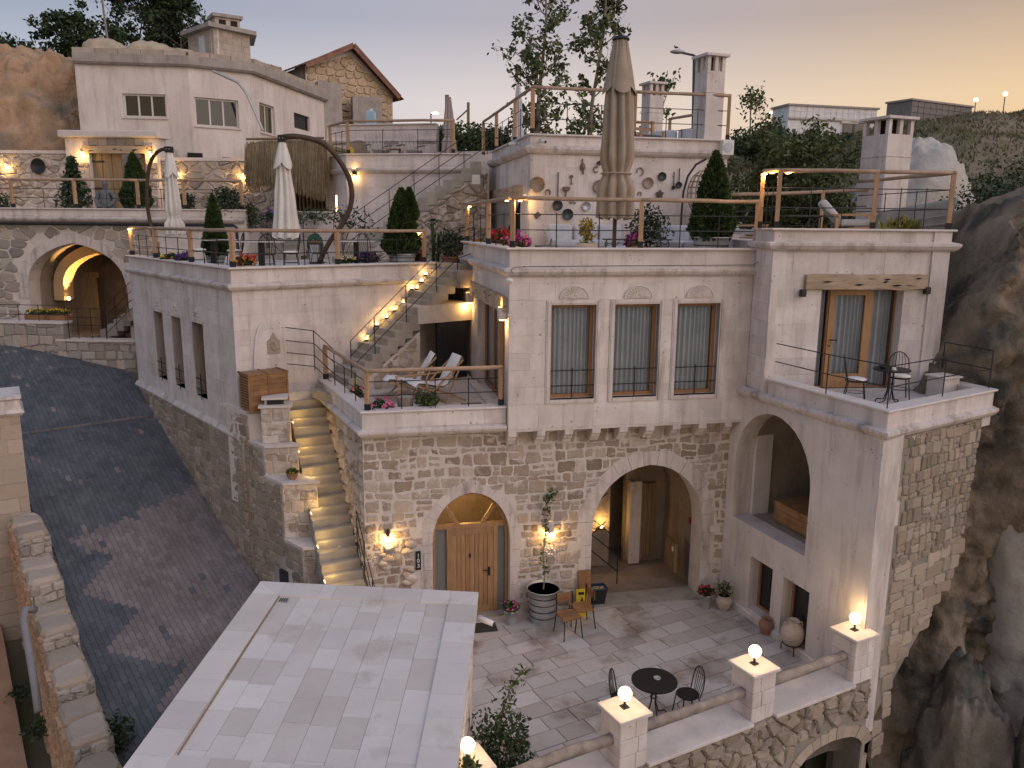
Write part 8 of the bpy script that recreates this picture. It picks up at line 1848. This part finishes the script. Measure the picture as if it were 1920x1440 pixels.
# statue, griddle, green pot, hoses
q = PT(200, 380, 28.6); t = thing('seated_statue', 'dark grey stone statue sitting cross-legged before the gate', 'statue', (q[0], q[1], GZT))
me = bpy.data.meshes.new('body'); vv = [(0, 0, .22), (0, 0, .45), (0, .0, .72), (0, 0, .88), (0, 0, 1.0), (0, -.02, 1.13), (.22, 0, .84), (.34, -.04, .6), (.22, -.2, .42), (.06, -.26, .36), (-.22, 0, .84), (-.34, -.04, .6), (-.22, -.2, .42), (-.06, -.26, .36), (.26, -.06, .16), (.5, -.12, .12), (.18, -.34, .10), (-.26, -.06, .16), (-.5, -.12, .12), (-.18, -.34, .10), (0, 0, 1.26)]
ee = [(0, 1), (1, 2), (2, 3), (3, 4), (4, 5), (3, 6), (6, 7), (7, 8), (8, 9), (3, 10), (10, 11), (11, 12), (12, 13), (0, 14), (14, 15), (15, 16), (0, 17), (17, 18), (18, 19), (5, 20)]; me.from_pydata(vv, ee, []); o = link('body', me, STAT, t); sk = o.modifiers.new('skin', 'SKIN'); rad_ = [.24, .20, .20, .10, .055, .125, .10, .08, .065, .06, .10, .08, .065, .06, .17, .12, .09, .17, .12, .09, .06]
for k, r_ in enumerate(rad_): me.skin_vertices[0].data[k].radius = (r_, r_)
me.skin_vertices[0].data[0].use_root = True; o.modifiers.new('sub', 'SUBSURF').render_levels = 2
u_, z_ = FP.px(76, 312); t = site('griddle_pan', 'big round black griddle pan hung on the garden wall', 'pan', FP.w(u_, -.1, z_)); b = MB(FP.M(u_, -.06, z_) @ Matrix.Rotation(rad(90), 4, 'X')); b.lathe([(.0, .02), (.22, .03), (.28, .10), (.295, .10), (.24, 0), (0, 0)], 24, cap=False); b.build('dish', IRON, t, True); MB().tube([FP.w(u_-.3, -.08, z_-.03), FP.w(u_-.36, -.08, z_), FP.w(u_-.3, -.08, z_+.05)], .015, 6).build('ear', IRON, t)
q = PT(5, 385, 29.0); bush('round dark shrub at the end of the garden terrace', q[0], q[1], GZT, .4, .8, 500, LEAFD, .06)
q = PT(590, 450, 24.5); t = thing('hose_reel', 'round green hose reel under the planter wall', 'hose reel', (q[0], q[1], 7.3)); 
for k in range(4): MB().tube([(.22*math.cos(a)*(1-.12*k), -.02*k, .55+.30*math.sin(a)*(1-.12*k)) for a in np.linspace(0, 2*math.pi, 22)], .03, 6).build('hose_coil', mat('green_hose', (.02, .10, .06), None, rough=.4, bump=0) if k == 0 else bpy.data.materials['green_hose'], t, True)
MB().bar((0, .05, 0), (0, .05, .9), .05).build('stand', IRON, t)
q = PT(592, 470, 23.8); t = thing('steel_bin', 'square steel bin under the umbrella arm', 'bin', (q[0], q[1], 7.3)); rbox('body', -.17, .17, -.15, .15, 0, .62, GUN, t, .01); rbox('front', -.14, .14, -.162, -.15, .06, .56, STEEL, t, .004); rbox('lid', -.18, .18, -.16, .16, .62, .66, CRATEW, t, .01)
u_, z_ = FA.w(0, 0, 0)[:2]; q = PT(893, 337, 24.3); t = thing('power_box', 'white electrical box on the stair wall', 'electrical box', q); rbox('case', -.12, .12, -.06, .06, -.14, .14, WPLAS, t, .02); MB().tube([(.1, 0, .1), (.2, 0, .16), (.22, 0, -.2)], .01, 5).build('cable', IRON, t)
q = FM.w(ur+.0, V0-.02, 0); u_, z_ = FM.px(1362, 275, V0-.1); t = site('outdoor_unit', 'white air unit at the corner of the roof terrace parapet', 'air unit', FM.w(u_, V0-.1, z_)); fbox(FM, 'case', u_-.15, u_+.17, V0-.2, V0+.1, z_-.22, z_+.16, WPLAS, t, .02); b = MB(FM.M(u_, V0-.205, z_-.03) @ Matrix.Rotation(rad(90), 4, 'X')); b.lathe([(.12, 0), (.12, .01), (0, .01)], 18); b.build('fan_grille', CUSH, t)
q = FM.px(953, 525); t = site('bird_house_light', 'white domed sensor lamp on the main house corner', 'wall lamp', FM.w(q[0]+.02, -.08, q[1])); MB().sphere(FM.w(q[0]+.0, -.10, q[1]), .08, 14, 8, (1, 1, .7)).build('dome', WPLAS, t, True); cp_ = [FM.px(*a) for a in ((958, 512), (955, 505), (964, 500), (1000, 499), (1100, 498), (1250, 497), (1405, 496), (1415, 490), (1420, 470))]
MB().tube([FM.w(a, -.165, b_) for a, b_ in cp_], .007, 5).build('cable', IRON, t)
# ------------------------------------------------------------------ kitchenware on the wall
def ware(name, label, x, y, fn, cat):
    u_, z_ = FM.px(x, y, V0); t = site(name, label, cat, FM.w(u_, V0-.03, z_), 'old kitchenware on the wall'); fn(t, u_, z_); return t
def disc(r_, m, d=.04, rim=True):
    def f(t, u_, z_):
        b = MB(FM.M(u_, V0-.01, z_) @ Matrix.Rotation(rad(90), 4, 'X')); b.lathe([(0, .012), (r_*.9, .012), (r_*.93, d), (r_, d), (r_, 0), (0, 0)], 22, cap=False); b.build('dish', m, t, True)
    return f
def pan(r_, hl, m, ang=90):
    def f(t, u_, z_):
        disc(r_, m)(t, u_, z_); a = rad(ang); MB().tube([FM.w(u_+r_*math.cos(a), V0-.03, z_+r_*math.sin(a)), FM.w(u_+(r_+hl)*math.cos(a), V0-.03, z_+(r_+hl)*math.sin(a))], .014, 6).build('handle', m, t)
    return f
def shoe(r_, m, op=-90):
    def f(t, u_, z_):
        MB().tube([FM.w(u_+r_*math.cos(a), V0-.02, z_+r_*1.15*math.sin(a)) for a in np.linspace(rad(op+40), rad(op+320), 16)], .016, 6).build('iron', m, t)
    return f
def stick(l_, m, r_=.03, key=False):
    def f(t, u_, z_):
        MB().tube([FM.w(u_, V0-.02, z_-l_/2), FM.w(u_, V0-.02, z_+l_/2)], .012, 6).build('shaft', m, t)
        b = MB(FM.M(u_, V0-.02, z_+l_/2) @ Matrix.Rotation(rad(90), 4, 'X')); b.lathe([(r_*1.4, -.01), (r_*1.4, .02), (0, .02)], 12); b.build('head', m, t)
        MB().bar(FM.w(u_-.02, V0-.02, z_-l_/2), FM.w(u_+.05, V0-.02, z_-l_/2), .02).build('bit', m, t)
    return f
ware('round_sieve', 'large round wooden sieve on the kitchenware wall', 1007, 346, disc(.19, WEAVE, .06), 'sieve')
ware('long_pan', 'long-handled dark pan hanging lowest on the kitchenware wall', 1045, 385, pan(.13, .68, GUN), 'pan')
ware('horse_shoe', 'dark iron horseshoe beside the big sieve', 1027, 361, shoe(.06, COPPER), 'horseshoe')
ware('coffee_grinder', 'old iron grinder on the kitchenware wall', 1061, 354, lambda t, u_, z_: (fbox(FM, 'body', u_-.08, u_+.08, V0-.10, V0, z_-.05, z_+.05, COPPER, t, .01), MB().tube([FM.w(u_, V0-.05, z_-.05), FM.w(u_-.02, V0-.05, z_-.2)], .02, 6).build('crank', COPPER, t)), 'grinder')
ware('old_key', 'big old key above the grinder', 1071, 338, stick(.18, COPPER), 'key')
ware('wooden_mask', 'carved wooden piece high on the kitchenware wall', 1092, 313, lambda t, u_, z_: (MB().sphere(FM.w(u_, V0-.03, z_), .075, 10, 8, (.9, .5, 1.4)).build('body', COPPER, t, True), MB().tube([FM.w(u_, V0-.03, z_), FM.w(u_-.01, V0-.03, z_+.2)], .02, 6).build('neck', COPPER, t), MB().tube([FM.w(u_, V0-.03, z_), FM.w(u_+.02, V0-.03, z_-.18)], .02, 6).build('tail', COPPER, t)), 'carving')
ware('tin_cover', 'small dark tin cover beside the parasol top row', 1123, 306, disc(.055, GUN), 'cover')
ware('horse_shoe', 'horseshoe hung just under the small tin cover', 1117, 318, shoe(.06, COPPER, 0), 'horseshoe')
ware('silver_pan', 'shiny small pan low on the kitchenware wall', 1099, 387, pan(.115, .06, STEEL), 'pan')
ware('flat_cover', 'flat grey tin cover just above the sofa back', 1064, 402, disc(.14, GUN), 'cover')
ware('wood_square', 'small tilted wooden square near the sofa end', 1007, 404, lambda t, u_, z_: MB().bar(FM.w(u_-.06, V0-.02, z_-.04), FM.w(u_+.06, V0-.02, z_+.05), .03, .12).build('tile', COPPER, t), 'plaque')
ware('iron_hooks', 'pair of iron stirrups on the kitchenware wall', 1074, 377, lambda t, u_, z_: [MB().tube([FM.w(u_+s_+.03*math.cos(a), V0-.02, z_+.06*math.sin(a)) for a in np.linspace(.5, 5.8, 12)], .014, 5).build('stirrup', COPPER, t) for s_ in (-.05, .05)], 'stirrups')
ware('round_basket', 'round basket half hidden behind the parasol', 1124, 350, disc(.17, WEAVE, .06), 'basket')
ware('horse_shoe', 'horseshoe at the parasol edge on the kitchenware wall', 1182, 343, shoe(.05, GUN, 180), 'horseshoe')
ware('wooden_loop', 'bent wooden loop high on the kitchenware wall', 1200, 322, shoe(.085, WEAVE, -120), 'loop')
ware('wooden_plate', 'round carved wooden plate right of the parasol', 1215, 343, disc(.14, WEAVE, .03), 'plate')
ware('dark_plate', 'round dark tin plate right of the wooden plate', 1241, 331, disc(.11, GUN), 'plate')
ware('iron_spoon', 'long iron spoon by the hanging chair arm', 1262, 352, pan(.045, .36, GUN), 'spoon')
ware('iron_ladle', 'long iron ladle beside the spoon', 1272, 347, pan(.08, .34, GUN), 'ladle')
ware('star_mould', 'star-shaped dark mould on the kitchenware wall', 1236, 364, lambda t, u_, z_: MB().add([FM.w(u_+(.12 if k % 2 == 0 else .075)*math.cos(k*math.pi/5+.3), V0-.05, z_+(.12 if k % 2 == 0 else .075)*math.sin(k*math.pi/5+.3)) for k in range(10)]+[FM.w(u_+(.10 if k % 2 == 0 else .06)*math.cos(k*math.pi/5+.3), V0, z_+(.10 if k % 2 == 0 else .06)*math.sin(k*math.pi/5+.3)) for k in range(10)], [tuple(range(10))]+[(j, j+10, (j+1) % 10+10, (j+1) % 10) for j in range(10)]).build('mould', GUN, t), 'mould')
ware('small_loop', 'tiny wooden loop above the terrace railing', 1199, 364, shoe(.045, WEAVE, -100), 'loop')
# ------------------------------------------------------------------ thatch
p0, p1 = PT(468, 262, 28.6), PT(612, 262, 28.0); fr, l = seg_fr(p0, p1); t = site('thatch_screen', 'shaggy straw thatch hanging over the dark garden alcove', 'thatch', (p0[0], p0[1], 8))
n = 7000; uu_ = rng.random(n)*l; top_ = p0[2]-.05-.15*rng.random(n); edge = np.clip(uu_/.9, 0, 1); top_ -= (1-edge)**2*.9*rng.random(n)*.6
ln = (.65+.65*rng.random(n))*(1+.5*(uu_/l)); v0_ = rng.random(n)*-.35; d0 = np.array(fr.ud); d1 = np.array(fr.vd); X0 = np.stack([fr.x+d0[0]*uu_+d1[0]*v0_, fr.y+d0[1]*uu_+d1[1]*v0_, top_], 1); sw_ = rng.normal(size=(n, 3))*[.06, .06, 0]; X1 = X0+sw_-np.stack([0*ln, .1*ln, ln], 1); wd_ = np.array([fr.ud[0], fr.ud[1], 0])*.010
Vt = np.stack([X0-wd_, X0+wd_, X1+wd_*.4, X1-wd_*.4], 1).reshape(-1, 3); npmesh('straw', Vt, np.arange(4*n).reshape(n, 4), STRAW, t)
fbox(fr, 'thatch_core', .25, l, .02, .5, p0[2]-1.3, p0[2]-.1, STRAW, t); MB().tube([fr.w(0, -.2, p0[2]), fr.w(l, -.2, p0[2])], .04, 6).build('ridge_pole', OLDW, t); fbox(fr, 'alcove_back', .3, l, 1.6, 1.7, 7.2, p0[2]-.3, mat('dark_reed', (.055, .04, .028), (.09, .07, .05), 3, .9, .3, aniso=(8, 8, .4)), t); fbox(fr, 'alcove_side', l-.1, l, .5, 1.7, 7.2, p0[2]-.3, OLDW, t)
fbox(fr, 'alcove_roof', .2, l, .4, 1.7, p0[2]-.35, p0[2]-.2, OLDW, t)
for k in range(16): u_ = .4+k*(l-.5)/16; MB().tube([fr.w(u_, 1.55, 7.3), fr.w(u_+.03, 1.55, p0[2]-.4)], .035, 5).build('reed_pole', OLDW, t)
# ------------------------------------------------------------------ trees, hedge, hill plants
def gp_(x, Y): q = PT(x, 400, Y); return (q[0], q[1], gz1(q[0], q[1]))
b_ = PT(1010, 250, 28); tree('tall sparse poplar-like tree behind the roof terrace, left stem', (b_[0]-.1, b_[1], 9.6), 7.6, (.3, 0), 1.25, 40, 3300, LEAFT, .115, BARKP, 'slender_tree', 3, True, 1, .18, 'slender trees behind the roof terrace')
b_ = PT(1095, 250, 28.4); tree('tall sparse poplar-like tree behind the roof terrace, right stem', (b_[0], b_[1], 9.6), 7.4, (.7, 0), 1.25, 38, 3000, LEAFT, .115, BARKP, 'slender_tree', 8, True, 1, .18, 'slender trees behind the roof terrace')
b_ = PT(1200, 250, 29); tree('thin half-bare sapling behind the shorter chimney', (b_[0], b_[1], 9.6), 3.6, (1.0, 0), .9, 16, 500, LEAFT, .11, BARKP, 'sapling', 12, True)
b_ = PT(1505, 425, 23.4); tree('broad leafy tree behind the low white wall', (b_[0], b_[1], 7.3), 3.1, (-.3, .2), 2.0, 40, 14000, LEAFT, .085, BARK, 'leafy_tree', 21, False, 2, .2)
b_ = PT(1395, 420, 25.5); bush('loose pale bushes at the corner behind the main terrace', b_[0], b_[1], 7.2, 1.3, 2.6, 3800, LEAFT, .075)
b_ = PT(230, 60, 47); tree('wide dark leafy tree above the white house boulders', (b_[0], b_[1], 14.6), 7.2, (.5, 0), 3.6, 44, 20000, LEAFD, .14, BARK, 'dark_tree', 31, False, 2, .1)
b_ = PT(120, 90, 45); tree('low dark pine left of the wide dark tree', (b_[0], b_[1], 14.6), 4.0, (0, 0), 2.0, 24, 6000, LEAFD, .15, BARK, 'dark_pine', 35, False, 1, .1)
b_ = PT(330, 90, 46); tree('thin leafy tree behind the chimney hut', (b_[0], b_[1], 14.0), 5.6, (.3, 0), 1.9, 22, 2600, LEAFD, .16, BARK, 'thin_tree', 39, True, 1, .15)
b_ = PT(10, 95, 44); bush('small dark bush at the top of the orange rock', b_[0], b_[1], 16.2, 1.2, 1.6, 900, LEAFD, .16)
for x, y, Y, r_, h_, lb_ in ((878, 262, 31, 1.1, 1.7, 'clipped dark hedge bush beside the mauve parasol'), (830, 255, 33, .8, 1.0, 'hedge bush just behind the mauve parasol'), (925, 262, 30, .8, 1.2, 'dark bush at the corner of the roof terrace')): q = PT(x, y, Y); bush(lb_, q[0], q[1], q[2]-h_*.7, r_, h_, 2200, LEAF, .10)
for x, y, Y, r_, h_, lb_ in ((1885, 395, 24, 1.5, 2.6, 'big dark bush mass on the slope above the cliff'), (1825, 425, 22, .9, 1.8, 'dark bush between the tower and the cliff'), (1625, 275, 60, 2.2, 1.8, 'dark bush before the far white house'), (1560, 275, 58, 1.8, 1.6, 'bush at the far white house corner'), (1430, 270, 50, 2.2, 1.8, 'low bush by the far street lamps'), (1850, 545, 18, .5, .8, 'scrub clinging to the cliff top')):
    q = PT(x, y, Y); bush(lb_, q[0], q[1], q[2]-h_*.55, r_, h_, 4200 if r_ > 1 else 900, LEAFD, .13 if Y > 30 else .07)
# dry grass over the hill
n = 120000; gxs = np.where(np.arange(n) % 6 == 0, rng.uniform(-34, 10, n), rng.uniform(8, 60, n)); gys = rng.uniform(27, 86, n); gzs = ground_z(gxs, gys); keep = gys > np.where(gxs < 10, 36, 27); gxs, gys, gzs = gxs[keep], gys[keep], gzs[keep]
nn_ = np.array([noise.noise((a*.35, b*.35, 3)) for a, b in zip(gxs, gys)]); nw_ = np.array([noise.noise((a*.09, b*.09, 9)) for a, b in zip(gxs, gys)]); fr_ = np.clip((gys-34)/20, 0, 1); gzs = gzs+nn_*(.12+.5*fr_)+nw_*fr_*1.3
lm = leaf_mesh('hill_grass', np.stack([gxs, gys, gzs+.06], 1), .085, GRASS, None, 3.8, 2.0); tag(lm, 'dry grass and scrub covering the hillside', None, kind='stuff')
# a few more plants on the cliff and lane
for s_, lb_ in ((3.2, 'dark weeds growing out of the ruined lane wall'), ):
    x, y = st_xy(s_, bp_(s_)+.05); bush(lb_, x, y, st_z(s_)-.1, .35, .7, 420, LEAFD, .06)
for x, y, lb_ in ((40, 1310, 'weeds in the dirt beside the drain pipe'), (150, 1275, 'weed clump at the foot of the lane wall'), (75, 1380, 'low weed at the bottom of the dirt bank')): q = G(x, y, -1.6); bush(lb_, q[0], q[1], q[2], .3, .3, 200, LEAFD, .05)
# ------------------------------------------------------------------ street lamps and far lights
def street_lamp(label, x, ytop, ybase, Y, arm, lit=True, th=.05):
    a = PT(x, ytop, Y); b = PT(x, ybase, Y); t = site('street_lamp', label, 'street lamp', b, 'street lamps on the hill road'); e = PT(x+arm, ytop-abs(arm)*.22, Y)
    MB().tube([(b[0], b[1], b[2]-2), a], th, 8).build('pole', GUN, t, True); MB().tube([a, e], th*.7, 6).build('arm', GUN, t); MB().sphere(tuple(e), .16 if lit else .2, 10, 6, (1.6, .8, .45)).build('head', STEEL if not lit else BULB, t, True); return t
street_lamp('nearest street lamp with a bird on its arm beside the tall chimney', 1302, 104, 262, 36, -32, False, .07)
street_lamp('lit street lamp right of the tall chimney', 1408, 188, 270, 60, -2); street_lamp('small lit street lamp behind the leafy tree', 1436, 214, 262, 75, 12); street_lamp('lit street lamp above the far grey house', 1748, 198, 215, 90, 8); street_lamp('lit street lamp over the hedge left of the roof terrace', 808, 214, 250, 60, 8)
q = PT(1270, 92, 36); t = thing('perched_bird', 'small dark bird perched on the street lamp head', 'bird', (q[0]-.05, q[1], q[2]+.02)); t.scale = (.6, .6, .6); MB().sphere((0, 0, .08), .09, 8, 6, (1.5, .7, .8)).build('body', BPLAS, t, True); MB().sphere((-.12, 0, .16), .05, 8, 6).build('head', BPLAS, t, True); MB().bar((.1, 0, .06), (.26, 0, .02), .05, .015).build('tail', BPLAS, t)
for k, (x, y, Y) in enumerate(((1830, 187, 70), (1885, 176, 66))): q = PT(x, y, Y); t = thing('crest_light', ['small light near the grey house on the crest', 'small light by the fence on the hill crest'][k], 'lamp', (q[0], q[1], q[2]-.6)); MB().tube([(0, 0, -1), (0, 0, .5)], .04, 6).build('pole', GUN, t); MB().sphere((0, 0, .6), .16, 8, 6).build('bulb', BULB, t)
q = PT(1797, 464, 19); t = thing('garden_lamp', 'tiny lit garden lamp between the tower and the cliff', 'lamp', (q[0], q[1], q[2]-.35)); MB().tube([(0, 0, -.4), (0, 0, .3)], .02, 6).build('stem', IRON, t); MB().sphere((0, 0, .34), .05, 8, 6).build('bulb', BULB, t); lamp(t, (0, 0, .45), 3)
